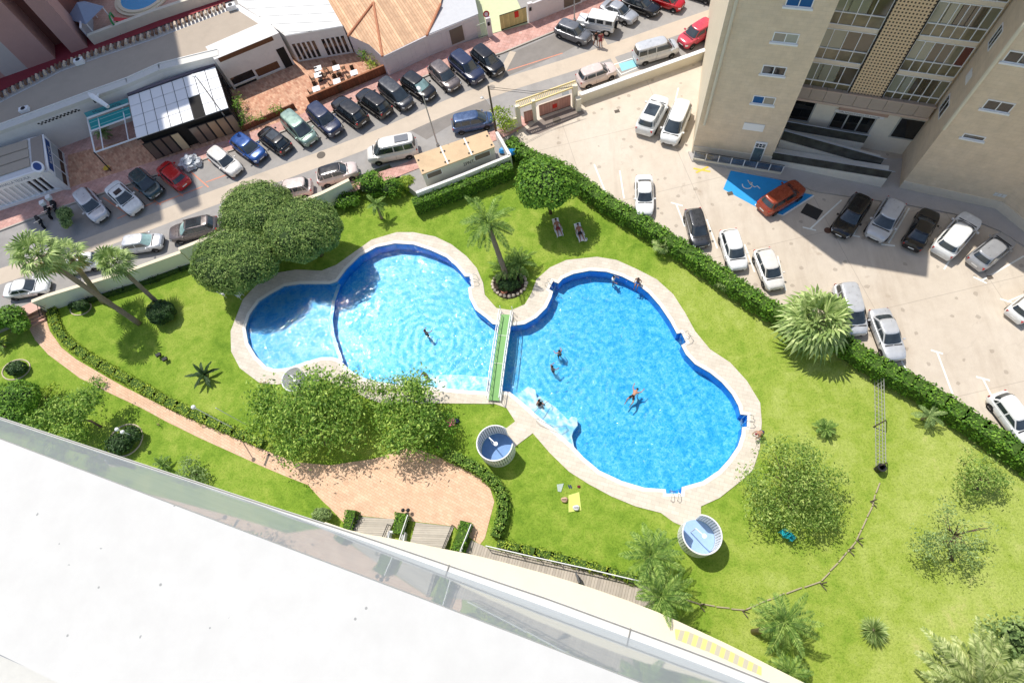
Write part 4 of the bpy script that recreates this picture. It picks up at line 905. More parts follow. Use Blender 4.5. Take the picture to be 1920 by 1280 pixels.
# --------------------------------------------------------------- palms
def fanleaf(q, o, d, plen, r_, rr, nb=13, droop=.35):
    """petiole then a radiating fan of narrow blades"""
    d = d.normalized(); side = d.cross(Vector((0, 0, 1))); side = side.normalized() if side.length > 1e-3 else Vector((1, 0, 0)); up = side.cross(d).normalized()
    tip = o+d*plen; q.tube([o, tip], [.035, .02], 4, 0, False)
    for k in range(nb):
        a = lerp(-1.9, 1.9, k/(nb-1)); bd = d*cos(a)+side*sin(a); L = r_*(0.78+.22*cos(a))*rr.uniform(.9, 1.05)
        w = bd.cross(up).normalized()*(r_*.075); m = tip+bd*L*.62+up*(.02*r_); e = tip+bd*L-Vector((0, 0, droop*L*rr.uniform(.4, 1)))
        q.add([tip, m-w, e, m+w], [(0, 1, 2, 3)], 0)
def pinnate(q, o, d, L, rr, nl=26, droop=.9, lw=.05, ll=.42):
    d = d.normalized(); pts = []; p = Vector(o); dd = Vector(d); n = 8
    for i in range(n+1):
        pts.append(p.copy()); p += dd*L/n; dd = (dd-Vector((0, 0, droop*.16*(1+i*.15)))).normalized()
    q.tube(pts, [.035*(1-i/(n+1)) for i in range(n+1)], 4, 0, False)
    side0 = d.cross(Vector((0, 0, 1))); side0 = side0.normalized() if side0.length > 1e-3 else Vector((1, 0, 0))
    for i in range(nl):
        f = .12+.86*i/nl; j = min(n-1, int(f*n)); t_ = f*n-j; c = pts[j].lerp(pts[j+1], t_); ax = (pts[j+1]-pts[j]).normalized(); s = side0
        l = ll*sin(pi*min(1, f*.8+.15))*rr.uniform(.85, 1.1)
        for sg in (-1, 1):
            bd = (s*sg+ax*.75+Vector((0, 0, rr.uniform(-.25, .25)))).normalized(); w = ax*lw*.5; e = c+bd*l-Vector((0, 0, .12*l)); m = c+bd*l*.5
            q.add([c, m+w, e, m-w], [(0, 1, 2, 3) if sg > 0 else (3, 2, 1, 0)], 0)
def palm_trunk(q, a, b, r0, r1, n=10, seg=14):
    a = Vector(a); b = Vector(b); pts = []; rs = []
    for i in range(seg+1):
        f = i/seg; pts.append(a.lerp(b, f)+Vector((0, 0, 0))); rs.append(lerp(r0, r1, f)*(1.06 if i % 2 else .96))
    q.tube(pts, rs, n)
def fanpalm(lab, base, top, nl, plen, r_, seed, tr=.2, m=lf_palm, dry=0, group=None, lo=-.7):
    rr = random.Random(seed); base = Vector(base); top = Vector(top); root = thing('fan_palm', lab, 'palm', base, 0, group)
    q = MB(); palm_trunk(q, base, top, tr*1.25, tr); q.build('trunk', bark_l, root, smooth=True)
    q = MB()
    for i in range(nl):
        f = (i+.5)/nl; z = 1-(1-lo)*f; a = i*2.39996; s = sqrt(max(0, 1-z*z)); fanleaf(q, top+Vector((0, 0, .1)), Vector((s*cos(a), s*sin(a), z+.1)), plen*rr.uniform(.8, 1.15), r_*rr.uniform(.85, 1.1), rr, droop=.25+.4*f)
    q.build('crown', m, root)
    if dry:
        q = MB()
        for i in range(dry):
            a = i*2.4; z = rr.uniform(-.95, -.55); s = sqrt(1-z*z); fanleaf(q, top-Vector((0, 0, .25)), Vector((s*cos(a), s*sin(a), z)), plen*.6, r_*.75, rr, 9, .6)
        q.build('dry_fronds', lf_dry, root)
    return root
def featherpalm(lab, base, top, nl, L, seed, tr=.18, m=lf_palm2, lo=-.25, ll=.42, group=None, name='feather_palm', bend=None, droop=.9, lw=.05):
    rr = random.Random(seed); base = Vector(base); top = Vector(top); root = thing(name, lab, 'palm', base, 0, group)
    q = MB()
    if bend: q.tube([base, Vector(bend), top], [tr, tr*.95, tr*.9], 10)
    elif (top-base).length > .3: palm_trunk(q, base, top, tr*1.2, tr)
    else: q.lathe(base, [(tr*1.4, 0), (tr*1.2, .2), (0, .35)], 10)
    q.build('trunk', bark_l, root, smooth=True)
    q = MB()
    for i in range(nl):
        f = (i+.5)/nl; z = .95-(.95-lo)*f; a = i*2.39996+rr.uniform(-.2, .2); s = sqrt(max(0, 1-z*z)); pinnate(q, top+Vector((0, 0, .1)), Vector((s*cos(a), s*sin(a), z)), L*rr.uniform(.8, 1.12), rr, droop=droop*rr.uniform(.7, 1.2), ll=ll, nl=int(14*L/2+6), lw=lw*1.7)
    q.build('crown', m, root); return root
g_ = 'tall fan palms by the street wall'
fanpalm('tall fan palm with dry fronds, left of the pair by the street wall', P(262,607), P(72,478,9.0), 27, 1.15, 1.15, 11, .2, dry=26)
fanpalm('tall fan palm with a neat crown, right of the pair by the street wall', P(306,577), P(214,492,5.4), 27, .8, .98, 12, .17)
fanpalm('middle fan palm whose crown sits between the two tall ones, partly dry', P(195,567), P(130,482,6.0), 16, .9, 1.0, 15, .2, dry=18)
fanpalm('big silvery fan palm beside the hedge and the silver people carrier', P(1500,640), P(1530,603,2.6), 42, 1.5, 1.55, 13, .32, lo=-.5)
for i, (px, py, lab, r_) in enumerate([(1240,462,'small fan palm close to the hedge, upper of two',.62),(1356,528,'small fan palm close to the hedge, lower of two',.66)]):
    b = P(px-1, py+9); fanpalm(lab, b, b+Vector((0, 0, .9)), 20, .5, r_*.85, 20+i, .12, group='small fan palms along the hedge')
b = P(1543,806); featherpalm('small glossy cycad on the lawn above the broad loose tree', b, b+Vector((0, 0, .45)), 16, 1.0, 24, .14, lf_palm2, .0, .24, name='small_palm')
b = P(1728,786); featherpalm('small thin feather palm near the hedge right of the wire fence', b, b+Vector((0, 0, .9)), 12, 1.2, 25, .08, lf_olive, -.2, .26, name='small_palm')
b = P(716,410); featherpalm('small feather palm with a short trunk between the wall and the left pool', b, P(706,385,1.7), 11, 1.3, 26, .12, lf_palm2, -.3, .3, name='small_palm')
b = P(388,706); featherpalm('low banana-like plant with dark star-shaped leaves on the left lawn', b, b+Vector((0, 0, .35)), 11, 1.35, 27, .1, lf_dark, .1, .2, name='small_palm', lw=.3, droop=.5)
for i, (px, py, lab) in enumerate([(10,650,'spiky dark plant at the left image edge above the edged shrub'),(312,872,'small spiky palm near the building edge beside the grey-green shrub'),(755,345,'small palm in the wall corner left of the bin shed')]):
    b = P(px, py); featherpalm(lab, b, b+Vector((0, 0, .4)), 12, 1.0, 30+i, .08, lf_palm2, .1, .2, name='small_palm')
featherpalm('tall feather palm between the two pool halves, rising from the stone ring', P(953,527), P(915,420,5.3), 22, 3.0, 31, .2, lf_palm2, -.3, .5)
b = P(975,505); featherpalm('spiky cycad in the stone ring at the foot of the tall palm', b, b+Vector((0, 0, .9)), 26, 2.0, 32, .2, lf_palm2, -.1, .28, name='cycad')
b = P(948,513); featherpalm('second spiky cycad in the stone ring, left of the first', b, b+Vector((0, 0, .6)), 22, 1.7, 33, .18, lf_palm2, -.1, .26, name='cycad')
# the three palms by the deck and the fence
featherpalm('feather palm with arching fronds left of the lower shower', P(1222,1075), P(1222,1040,3.6), 22, 2.5, 34, .16, lf_palm2, -.4, .42)
featherpalm('feather palm whose fronds hang over the end of the grey deck', P(1232,1120), P(1240,1118,3.4), 24, 2.4, 35, .16, lf_palm2, -.4, .42)
bb = P(1412,1184); featherpalm('feather palm on a thick bent trunk near the lower edge', bb, P(1470,1165,2.9), 23, 2.4, 36, .2, lf_palm2, -.5, .42, bend=P(1452,1178,2.2))
featherpalm('second crown of feather fronds below the bent trunk at the bottom edge', P(1452,1258), P(1480,1260,2.2), 12, 1.7, 38, .14, lf_palm2, -.3, .38)
featherpalm('large pale feather palm cut by the bottom right corner', P(1820,1290), P(1835,1290,3.8), 46, 3.7, 37, .3, lf_palmp, -.1, .62, droop=.5, lw=.08)
# agave ball
b = P(1630,1180); rr = random.Random(5); root = thing('yucca', 'ball-shaped spiky yucca alone on the lower right lawn', 'plant', b); q = MB()
q.lathe(b, [(.25, 0), (.2, .5), (0, .6)], 10); q.build('trunk', bark_l, root); q = MB()
for i in range(330):
    d = rdir(rr); d.z = abs(d.z)*.9-.15; d.normalize(); c = b+Vector((0, 0, .6)); w = d.cross(Vector((.3, .2, 1))).normalized()*.035; L = rr.uniform(.75, 1.05); q.add([c+d*.1-w*.4, c+d*L*.5-w, c+d*L, c+d*L*.5+w], [(0, 1, 2, 3)])
q.build('leaves', lf_palm, root)
# ================================================================== BUILDINGS
CAMP = Vector((0, 0, CZ))
class Plane_:
    def __init__(s, p0, p1, off=0.0):
        s.p0 = Vector(p0); s.p1 = Vector(p1); s.p0.z = s.p1.z = 0; s.d = (s.p1-s.p0).normalized(); n = Vector((-s.d.y, s.d.x, 0))
        if (CAMP-s.p0).xy.dot(n.xy) < 0: n = -n
        s.n = n; s.p0 = s.p0+n*off; s.p1 = s.p1+n*off; s.L = (s.p1-s.p0).length
    def w(s, px, py): return W(px, py, s.p0, s.p1)
    def sz(s, px, py):
        q = s.w(px, py); return ((q-s.p0).xy.dot(s.d.xy), q.z)
    def pt(s, a, z, off=0.0): q = s.p0+s.d*a+s.n*off; return Vector((q.x, q.y, z))
    def panel(s, mb, a0, a1, z0, z1, off=0.02, th=0.06, mi=0):
        """rectangular panel on the plane: front face at off, going th deep"""
        f = [s.pt(a0, z0, off), s.pt(a1, z0, off), s.pt(a1, z1, off), s.pt(a0, z1, off)]; b = [q-s.n*th for q in f]
        if s.d.cross(Vector((0, 0, 1))).dot(s.n) > 0: fs = [(0, 1, 2, 3), (4, 7, 6, 5), (0, 4, 5, 1), (1, 5, 6, 2), (2, 6, 7, 3), (3, 7, 4, 0)]
        else: fs = [(3, 2, 1, 0), (5, 6, 7, 4), (1, 5, 4, 0), (2, 6, 5, 1), (3, 7, 6, 2), (0, 4, 7, 3)]
        mb.add(f+b, fs, mi)
    def poly(s, mb, px, off=0.02, th=0.06, mi=0, sz=None):
        pts = [s.w(*q)+s.n*off for q in px] if sz is None else [s.pt(a, z, off) for a, z in sz]; n = len(pts); b = [q-s.n*th for q in pts]
        c = (pts[1]-pts[0]).cross(pts[2]-pts[1]); ordr = list(range(n)) if c.dot(s.n) > 0 else list(range(n-1, -1, -1))
        fs = [tuple(ordr), tuple(n+i for i in reversed(ordr))]
        for i in range(n):
            j = (i+1) % n; fs.append((i, i+n, j+n, j) if c.dot(s.n) > 0 else (j, j+n, i+n, i))
        mb.add(pts+b, fs, mi)
def text_on(parent, txt, pl, a, z, h, width, m, off=.04, name='lettering', squeeze=True, lean=0):
    cu = bpy.data.curves.new(name, 'FONT'); cu.body = txt; cu.size = 1; cu.align_x = 'LEFT'; cu.resolution_u = 2; cu.extrude = 0.0
    tmp = bpy.data.objects.new('tmp', cu); me = bpy.data.meshes.new_from_object(tmp); bpy.data.objects.remove(tmp); bpy.data.curves.remove(cu)
    xs = [v.co.x for v in me.vertices]; ys = [v.co.y for v in me.vertices]; w0 = max(xs)-min(xs); h0 = max(ys)-min(ys)
    sx = width/w0; sy = h/h0; d = pl.d if pl.d.cross(Vector((0, 0, 1))).dot(pl.n) > 0 else -pl.d
    base = pl.pt(a, z, off); wl_ = world_loc(parent) if parent else Vector((0, 0, 0))
    for v in me.vertices:
        x = (v.co.x-min(xs)-w0/2)*sx; y = (v.co.y-min(ys)-h0/2)*sy; q = base+d*x+Vector((0, 0, y))-wl_; v.co = q
    me.materials.clear(); me.materials.append(m); me.name = name; o = bpy.data.objects.new(name, me); COL.objects.link(o); o.parent = parent
    return o
white_w = mat('white_render', (0.72, 0.70, 0.66), 0.75, 0.08, 1.5, 20, stain=.08)
cream_w = mat('cream_render', (0.66, 0.60, 0.48), 0.8, 0.08, 1.2, 20, stain=.12)
grey_w = mat('grey_render', (0.66, 0.64, 0.61), 0.8, 0.10, 1.2, 20, stain=.15)
dark_g = glass('dark_window', (0.012, 0.014, 0.016), 0.05, var=.5)
wframe = mat('white_frame', (0.78, 0.78, 0.77), 0.45, 0.04, 3)
# ------------------------------------------------------------------ TOWER
th_ = radians(-18.9)
fac_m = brickmat('tower_tiles', (0.72, 0.58, 0.42), (0.75, 0.61, 0.45), (0.67, 0.54, 0.385), 0.62, 0.31, 0.012, radians(18.9), axes='wall', var=0.16, off=0.5, bumps=.2, rough=.7)
t = NT('tower_lattice'); p = t.pos(); mp = t.new('ShaderNodeMapping'); mp.inputs['Rotation'].default_value = (0, 0, radians(18.9)); t.link(p, mp.inputs[0]); sp = t.new('ShaderNodeSeparateXYZ'); t.link(mp.outputs[0], sp.inputs[0])
fx = t.math('FRACT', t.math('DIVIDE', sp.outputs[0], 0.24)); fz = t.math('FRACT', t.math('DIVIDE', sp.outputs[2], 0.27))
hole = t.math('MULTIPLY', t.math('LESS_THAN', t.math('ABSOLUTE', t.math('SUBTRACT', fx, .5)), .24), t.math('LESS_THAN', t.math('ABSOLUTE', t.math('SUBTRACT', fz, .5)), .24))
t.col(t.mix(hole, (0.78, 0.58, 0.36), (0.07, 0.045, 0.03))); t.set(.8); t.bump(t.math('SUBTRACT', 1.0, hole), 1.0, .08); LATT = t.m
t = NT('gallery_glass'); g = t.new('ShaderNodeNewGeometry')
t.col(t.ramp(g.outputs['Random Per Island'], [(0, (.16, .15, .09)), (.2, (.22, .20, .13)), (.4, (.30, .30, .22)), (.6, (.20, .17, .10)), (.72, (.13, .03, .02)), (.8, (.33, .34, .28)), (.9, (.10, .08, .05))], 'CONSTANT')); t.set(.07, 0, .9); GALG = t.m
olive_g = glass('gallery_lower_glass', (0.17, 0.145, 0.08), 0.12, var=.35)
A1 = P(1297,287,SZ); A2 = P(1442,308,SZ); C0 = P(1685,353,SZ); W2 = P(1865,392,SZ)
nb_ = Vector((cos(th_+pi/2), sin(th_+pi/2), 0)); A0 = A1+Vector((cos(radians(77.7)), sin(radians(77.7)), 0))*21
B1 = A2+nb_*4.0; B2 = C0+nb_*4.0; W3 = W2+Vector((cos(radians(-60)), sin(radians(-60)), 0))*9
TH = 29.0
tower = thing('apartment_tower', 'tall beige tiled apartment tower with glazed galleries and a brick lattice beside the car park', 'building', A1)
mb = MB(); mb.prism([q.xy for q in (A0, A1, A2, B1, B2, C0, W2, W3, Vector((75, 30, 0)), Vector((70, 75, 0)))], SZ-.1, TH)
mb.build('wall', fac_m, tower)
pA = Plane_(A1, A2); pG = Plane_(B1, B2); pW = Plane_(C0, W2); pW3 = Plane_(W2, W3); pS = Plane_(A0, A1); pC = Plane_(B2, C0)
# plinths
mb = MB(); pA.panel(mb, 0, pA.L, SZ-.05, SZ+1.0, .06, .1); mb.build('plinth', mat('plinth_stone', (.66, .59, .48), .8, .1), tower)
mb = MB(); pW.panel(mb, -.02, pW.L+.03, SZ-.05, SZ+1.0, .08, .1); pW3.panel(mb, 0, pW3.L, SZ-.05, SZ+1.0, .06, .1); mb.build('plinth', mat('plinth_stone', (.66, .59, .48), .8, .1), tower)
mb = MB(); pS.panel(mb, 0, pS.L, SZ-.05, TH, .03, .05); mb.build('side_wall', mat('sunlit_render', (.62, .55, .42), .8, .1, 1, 14), tower)
# coping line at the wing corner
mb = MB(); mb.tube([Vector((C0.x, C0.y, SZ+7))+pW.n*.05, Vector((C0.x, C0.y, TH))+pW.n*.05], .12, 4); mb.build('corner_trim', mat('pale_trim', (.72, .66, .52), .7, .05), tower)
# pipe
mb = MB(); a, z = pA.sz(1321,232); mb.tube([pA.pt(a, z, .12), pA.pt(a, TH, .12)], .13, 8); mb.build('drain_pipe', mat('pipe_cream', (.66, .60, .47), .6, .06), tower)
def window(pl, par, a, z, w, h, panes=2, gm=None, name='window', sill=True, lab=None, bars=False):
    q = MB(); f = .07
    pl.panel(q, a-w/2, a+w/2, z+h/2-f, z+h/2, .05, .1); pl.panel(q, a-w/2, a+w/2, z-h/2, z-h/2+f, .05, .1)
    for i in range(panes+1):
        x = a-w/2+(w-f)*i/panes; pl.panel(q, x, x+f, z-h/2+f, z+h/2-f, .045, .09)
    if sill: pl.panel(q, a-w/2-.12, a+w/2+.12, z-h/2-.14, z-h/2, .14, .18)
    o = q.build(name, wframe, par, label=lab)
    ws = (w-f)/panes-f
    for i in range(panes):
        x = a-w/2+f+(w-f)*i/panes; q = MB(); pl.panel(q, x, x+ws, z-h/2+f, z+h/2-f, .018, .03)
        m = gm[i] if isinstance(gm, list) else (gm or dark_g); q.build('pane', m, o)
    return o
shut_blue = mat('blue_shutter', (.01, .09, .26), .6, .1); shut_tan = mat('tan_shutter', (.34, .30, .24), .6, .1); shut_g = mat('grey_green_blind', (.36, .36, .30), .6, .1)
for px, py, gm, lab in [(1432,188,[shut_blue, shut_tan],'first-floor window with one blue shutter'),(1451,132,[dark_g, dark_g],None),(1473,71,[shut_tan, shut_g],'window with both blinds down'),(1500,3,[shut_blue, shut_blue],'window with two blue shutters')]:
    a, z = pA.sz(px, py); window(pA, tower, a, z, 1.75, .80, 2, gm, lab=lab)
a, z = pA.sz(1413,238); mb = MB(); pA.panel(mb, a-.85, a+.85, z-.38, z+.38, .07, .06); mb.build('sign_board', wframe, tower)
a, z = pA.sz(1422,283); mb = MB(); pA.panel(mb, a-.5, a+.5, SZ, SZ+2.6, .12, .1); dr = mb.build('door', wframe, tower)
mb = MB(); pA.panel(mb, a-.4, a+.4, SZ+.05, SZ+1.9, .14, .03); mb.build('door_panel', glass('door_glass', (.09, .14, .17), .15), dr)
mb = MB(); [pA.panel(mb, a-.4+k*.28, a-.19+k*.28, SZ+2.05+j*.22, SZ+2.2+j*.22, .14, .03) for k in range(3) for j in range(2)]; mb.build('fanlight', dark_g, dr)
mb = MB(); mb.tube([pA.pt(a+.3, SZ+.9, .18), pA.pt(a+.3, SZ+1.15, .18)], .02, 6); mb.build('handle', mat('steel', (.5, .5, .5), .3, metal=.8), dr)
for px, py, w, n in [(1872,199,1.75,2),(1914,109,1.75,2)]:
    a, z = pW.sz(px, py); window(pW, tower, a, z, w, .85, n)
a, z = pW.sz(1826,257); window(pW, tower, a, z, 1.5, .42, 1)
a, z = pW.sz(1875,366); mb = MB()
for k in range(3):
    for j in range(2): pW.panel(mb, a-.45+k*.3, a-.2+k*.3, z-.12+j*.18, z+.02+j*.18, .06+.01*k, .05)
mb.build('plaque', mat('plaque_white', (.7, .7, .68), .5, .05), tower)
# wing side wall windows
for px, py, w, h in [(1771,200,1.3,1.5),(1867,70,.9,1.6)]:
    a, z = pC.sz(px, py); window(pC, tower, a, z, w, h, 2, None, sill=False)
a, z = pC.sz(1817,143); mb = MB(); [pC.panel(mb, a-.4+k*.16, a-.32+k*.16, z-.4, z+.4, .04, .04) for k in range(6)]; mb.build('vent', wframe, tower)
# galleries
sL0 = .1; sLa = pG.sz(1591,170)[0]; sLb = pG.sz(1653,176)[0]; sR1 = pG.L-.25
if pG.sz(1497,158)[0] > pG.sz(1758,206)[0]: print('gallery dir reversed')
lev = [6.45+3.07*k for k in range(8)]
mb = MB(); pG.panel(mb, sLa, sLb, 6.1, TH, .42, .38); mb.build('lattice_screen', LATT, tower)
mb = MB()
for s_ in (sLa-.03, sLb+.03): mb.tube([pG.pt(s_, 6.1, .46), pG.pt(s_, TH, .46)], .05, 4)
mb.build('cable_duct', mat('black_duct', (.03, .03, .03), .7), tower)
floor_m = mat('slab_edge', (.72, .62, .49), .8, .1)
for zi, z in enumerate(lev):
    for s0, s1 in ((sL0, sLa-.12), (sLb+.12, sR1)):
        mb = MB(); pG.panel(mb, s0, s1, z-.34, z-.02, .36, .36); mb.build('floor_slab', floor_m, tower)
        if z > 21: continue
        n = 4 if s0 == sL0 else 6; q = MB(); wd_ = (s1-s0)/n
        for k in range(n+1): pG.panel(q, s0+k*wd_-.03, s0+k*wd_+.03, z, z+2.7, .34, .06)
        for zz in (z, z+1.0, z+2.66): pG.panel(q, s0, s1, zz-.03, zz+.04, .352, .07)
        fr_ = q.build('gallery_frame', wframe, tower)
        q = MB()
        for k in range(n): pG.panel(q, s0+k*wd_+.03, s0+(k+1)*wd_-.03, z+.04, z+.97, .29, .02)
        q.build('lower_panes', olive_g, fr_)
        q = MB(); m_ = n if zi % 2 else max(3, n-1); w3 = (s1-s0)/m_
        for k in range(m_): pG.panel(q, s0+k*w3+.03, s0+(k+1)*w3-.03, z+1.04, z+2.63, .28, .02)
        q.build('upper_panes', GALG, fr_)
# balcony band over the entrance
pB = Plane_(B1, B2, .75)
mb = MB(); b0 = pB.sz(1502,163); b1 = pB.sz(1757,206); zt = (b0[1]+b1[1])/2; n = 9
for k in range(n): pB.panel(mb, .15+k*(pB.L-.35)/n, .15+(k+1)*(pB.L-.35)/n-.03, zt-1.05, zt, .0, .75)
mb.build('balcony_band', mat('taupe_panel', (.42, .345, .285), .7, .12), tower)
mb = MB(); pB.panel(mb, .1, pB.L-.15, zt-1.3, zt-1.08, .04, .8); pB.panel(mb, .1, pB.L-.15, zt+.01, zt+.08, .02, .1); mb.build('balcony_edge', mat('pink_slab', (.55, .43, .35), .8, .08), tower)
# ground floor: wall, shop windows, sign
pE = Plane_(B1, B2, .12)
mb = MB(); pE.panel(mb, .02, pE.L-.02, SZ, zt-1.32, .0, .1); mb.build('porch_wall', mat('porch_render', (.76, .71, .62), .8, .06, stain=.1), tower)
def wrect(pl, x0, y0, x1, y1, x2, y2, x3, y3):
    q = [pl.sz(*k) for k in ((x0, y0), (x1, y1), (x2, y2), (x3, y3))]
    return (min(q[0][0], q[3][0])*.5+max(q[0][0], q[3][0])*.5, (q[1][0]+q[2][0])*.5, (q[2][1]+q[3][1])*.5, (q[0][1]+q[1][1])*.5)
for lab, qd in (('left dark shop window', (1492,188,1532,191,1515,227,1477,221)), ('wide dark entrance window under the sign', (1566,210,1642,223,1628,251,1554,236)), ('right dark shop window', (1690,219,1737,230,1714,262,1669,255))):
    a0, a1, z0, z1 = wrect(pE, *qd); q = MB(); w = a1-a0
    pE.panel(q, a0-.08, a1+.08, z1, z1+.09, .06, .08); pE.panel(q, a0-.08, a1+.08, z0-.09, z0, .08, .1)
    k = 3 if 'wide' in lab else 1
    for i in range(k+1): x = a0+w*i/k; pE.panel(q, x-.06, x+.06, z0, z1, .05, .06)
    o = q.build('shop_window', mat('grey_frame', (.42, .42, .40), .5, .05), tower, label=lab); q = MB(); pE.panel(q, a0, a1, z0, z1, .02, .02); q.build('pane', dark_g, o)
    if 'wide' in lab:
        q = MB(); pE.panel(q, a0-.1, a1+.5, z1+.12, z1+.40, .12, .08); sg = q.build('sign_board', wframe, tower, label='long white shop sign with small dark lettering')
        text_on(sg, 'Coffee Xarcuteria El Amanecer Club de Vinos Bar', pE, (a0+a1)/2+.2, z1+.26, .15, a1-a0, mat('dark_ink', (.05, .045, .04), .7), .135)
        q = MB(); pE.panel(q, a0+.1, a1+.7, z1+.42, zt-1.34, .16, .12); q.build('sign_backing', mat('pink_panel', (.46, .31, .25), .7, .1), tower)
# ramps with dark glass railings
ramp_c = mat('ramp_concrete', (.74, .70, .61), .8, .08, stain=.15); rail_g = glass('smoked_glass', (0.055, 0.058, 0.05), .08, var=.4); rail_m = MATS['steel']
g0 = P(1444,309,SZ); g1 = P(1655,354,SZ); pR3 = Plane_(g0, g1); pR2 = Plane_(g0, g1, -1.55); pR1 = Plane_(g0, g1, -3.0)
ramp = thing('access_ramp', 'zigzag pale concrete ramp with smoked glass railings in front of the tower entrance', 'ramp', g0)
R_ = [(pR3, ((1444,300),(1663,336)), ((1446,288),(1675,320))), (pR2, ((1463,263),(1647,315)), ((1464,247),(1670,299))), (pR1, ((1467,243),(1619,270)), ((1470,230),(1632,254)))]
prev = None
for i, (pl, bt, tp) in enumerate(R_):
    a0, z0 = pl.sz(*bt[0]); a1, z1 = pl.sz(*bt[1]); _, t0 = pl.sz(*tp[0]); b1_, t1 = pl.sz(*tp[1])
    sg = 1 if a1 > a0 else -1
    mb = MB(); pl.poly(mb, None, 0, 1.5 if i < 2 else 1.6, 0, sz=[(a0-sg*.0, SZ-.1), (a1, SZ-.1), (a1, z1), (a0, z0)]); mb.build('ramp_body', ramp_c, ramp)
    h = max(.7, ((t0-z0)+(t1-z1))/2)
    mb = MB(); pl.poly(mb, None, -.03, .02, 0, sz=[(a0, z0+.06), (a1, z1+.06), (a1, z1+h), (a0, z0+h)]); gl_ = mb.build('railing_glass', rail_g, ramp)
    mb = MB(); mb.tube([pl.pt(a0, z0+h+.03, -.04), pl.pt(a1+sg*.2, z1+h+.03, -.04)], .03, 6)
    for k in range(7): f = k/6; mb.tube([pl.pt(lerp(a0, a1, f), lerp(z0, z1, f), -.06), pl.pt(lerp(a0, a1, f), lerp(z0, z1, f)+h, -.06)], .02, 5)
    mb.build('handrail', rail_m, ramp)
# grey pavement around the tower with low wall and glass fence
pav2 = mat('grey_pavement', (.42, .39, .36), .85, .12, .8, 18, stain=.2)
mb = MB(); mb.prism([q.xy for q in PL([(1290,286),(1297,303),(1372,318),(1480,342),(1530,361),(1620,374),(1692,384),(1787,402),(1834,418),(1871,433),(1925,466),(1990,440),(1700,300),(1440,290)], SZ)], SZ, SZ+.13); mb.build('tower_pavement', pav2, kind='structure')
pF = Plane_(P(1298,302,SZ), P(1463,329,SZ)); fence = thing('glass_fence', 'low fence of tinted glass panels on white posts at the foot of the tower', 'fence', P(1298,302,SZ))
mb = MB(); pF.panel(mb, 0, pF.L, SZ, SZ+.30, 0, .15); mb.build('kerb', MATS['pale_trim'], fence)
for k in range(8):
    mb = MB(); x = pF.L*k/7; pF.panel(mb, x-.03, x+.03, SZ+.3, SZ+1.2, -.04, .05); mb.build('post', wframe, fence)
    if k < 7: mb = MB(); pF.panel(mb, x+.05, x+pF.L/7-.05, SZ+.35, SZ+1.1, -.06, .015); mb.build('glass_panel', glass('blue_tint_glass', (.10, .14, .20), .08, alpha=.65), fence)
mb = MB(); mb.tube([pF.pt(0, SZ+1.22, -.06), pF.pt(pF.L, SZ+1.22, -.06)], .03, 6); mb.build('handrail', MATS['black_duct'], fence)
# ------------------------------------------------------------------ STREET SIDE
def px_prism(pts, zt_, z0, mbm=None): 
    mb = mbm or MB(); mb.prism([q.xy for q in PL(pts, zt_)], z0, zt_); return mb
grit_m = mat('gravel_roof', (.40, .335, .265), .95, .10, .7, 26, stain=.12)
ZA = 5.0
ra = [(-80,236),(-60,215),(0,180),(60,150),(110,124),(185,97),(290,62),(425,10),(445,5),(498,38),(519,57),(410,104),(300,133),(240,160),(165,187),(60,226),(0,248),(-80,275)]
bA = thing('flat_roof_building', 'long low building with a gravelly flat roof, pale parapet and tile edging along its back', 'building', P(70,240,ZA))
raw = [q.xy for q in PL(ra, ZA)]
mb = MB(); mb.prism(raw, SZ, ZA-.25, 0, top=True); mb.build('wall', grey_w, bA)
mb = MB(); mb.prism(inset(raw, .75), ZA-.24, ZA-.18); mb.build('roof', grit_m, bA)
mb = MB(); fr_l = PL([(-80,275),(0,248),(60,226),(165,187),(240,160),(300,133),(410,106)], ZA)
for a, b in zip(fr_l, fr_l[1:]): mb.wallbox(a, b, ZA-.26, ZA+.12, .95, side=1)
mb.build('parapet', mat('parapet_pale', (.60, .58, .53), .8, .06, stain=.1), bA)
mb = MB()
for a, b in zip(fr_l, fr_l[1:]): mb.wallbox(a+Vector((-.28, .9, 0)), b+Vector((-.28, .9, 0)), ZA-.2, ZA+.2, .1, side=1)
mb.build('parapet_lip', MATS['white_render'], bA)
# curved tiles on the back edge
mb = MB(); rr = random.Random(3); bl = PL([(-60,215),(0,180),(60,150),(110,124),(185,97),(290,62),(425,10)], ZA)
for a, b in zip(bl, bl[1:]):
    L = (b-a).length; k = int(L/.42); d = (b-a).normalized(); nn = Vector((d.y, -d.x, 0))
    for i in range(k):
        c = a+d*(i+.5)*L/k; h = rr.uniform(.0, .06); mb.tube([c-nn*.35+Vector((0, 0, .02+h)), c+nn*.45+Vector((0, 0, .10+h))], [.15, .17], 6, 0 if i % 2 else 1)
mb.build('ridge_tiles', [mat('roof_tile_pale', (.50, .40, .30), .85, .3, 8), mat('roof_tile_dark', (.16, .09, .06), .85, .3, 8)], bA)
pAf = Plane_(P(60,226,ZA), P(240,160,ZA))
mb = MB(); a0, z_ = pAf.sz(80,241); a1, _ = pAf.sz(155,212); sg = 1 if a1 > a0 else -1
for i in range(22):
    x = a0+(a1-a0)*(i+.5)/22; pAf.panel(mb, x-.11, x+.11, ZA-.62-.16*(i % 2), ZA-.48-.16*(i % 2), .01, .02)
mb.build('vent_holes', mat('black_hole', (.02, .018, .016), .9), bA)
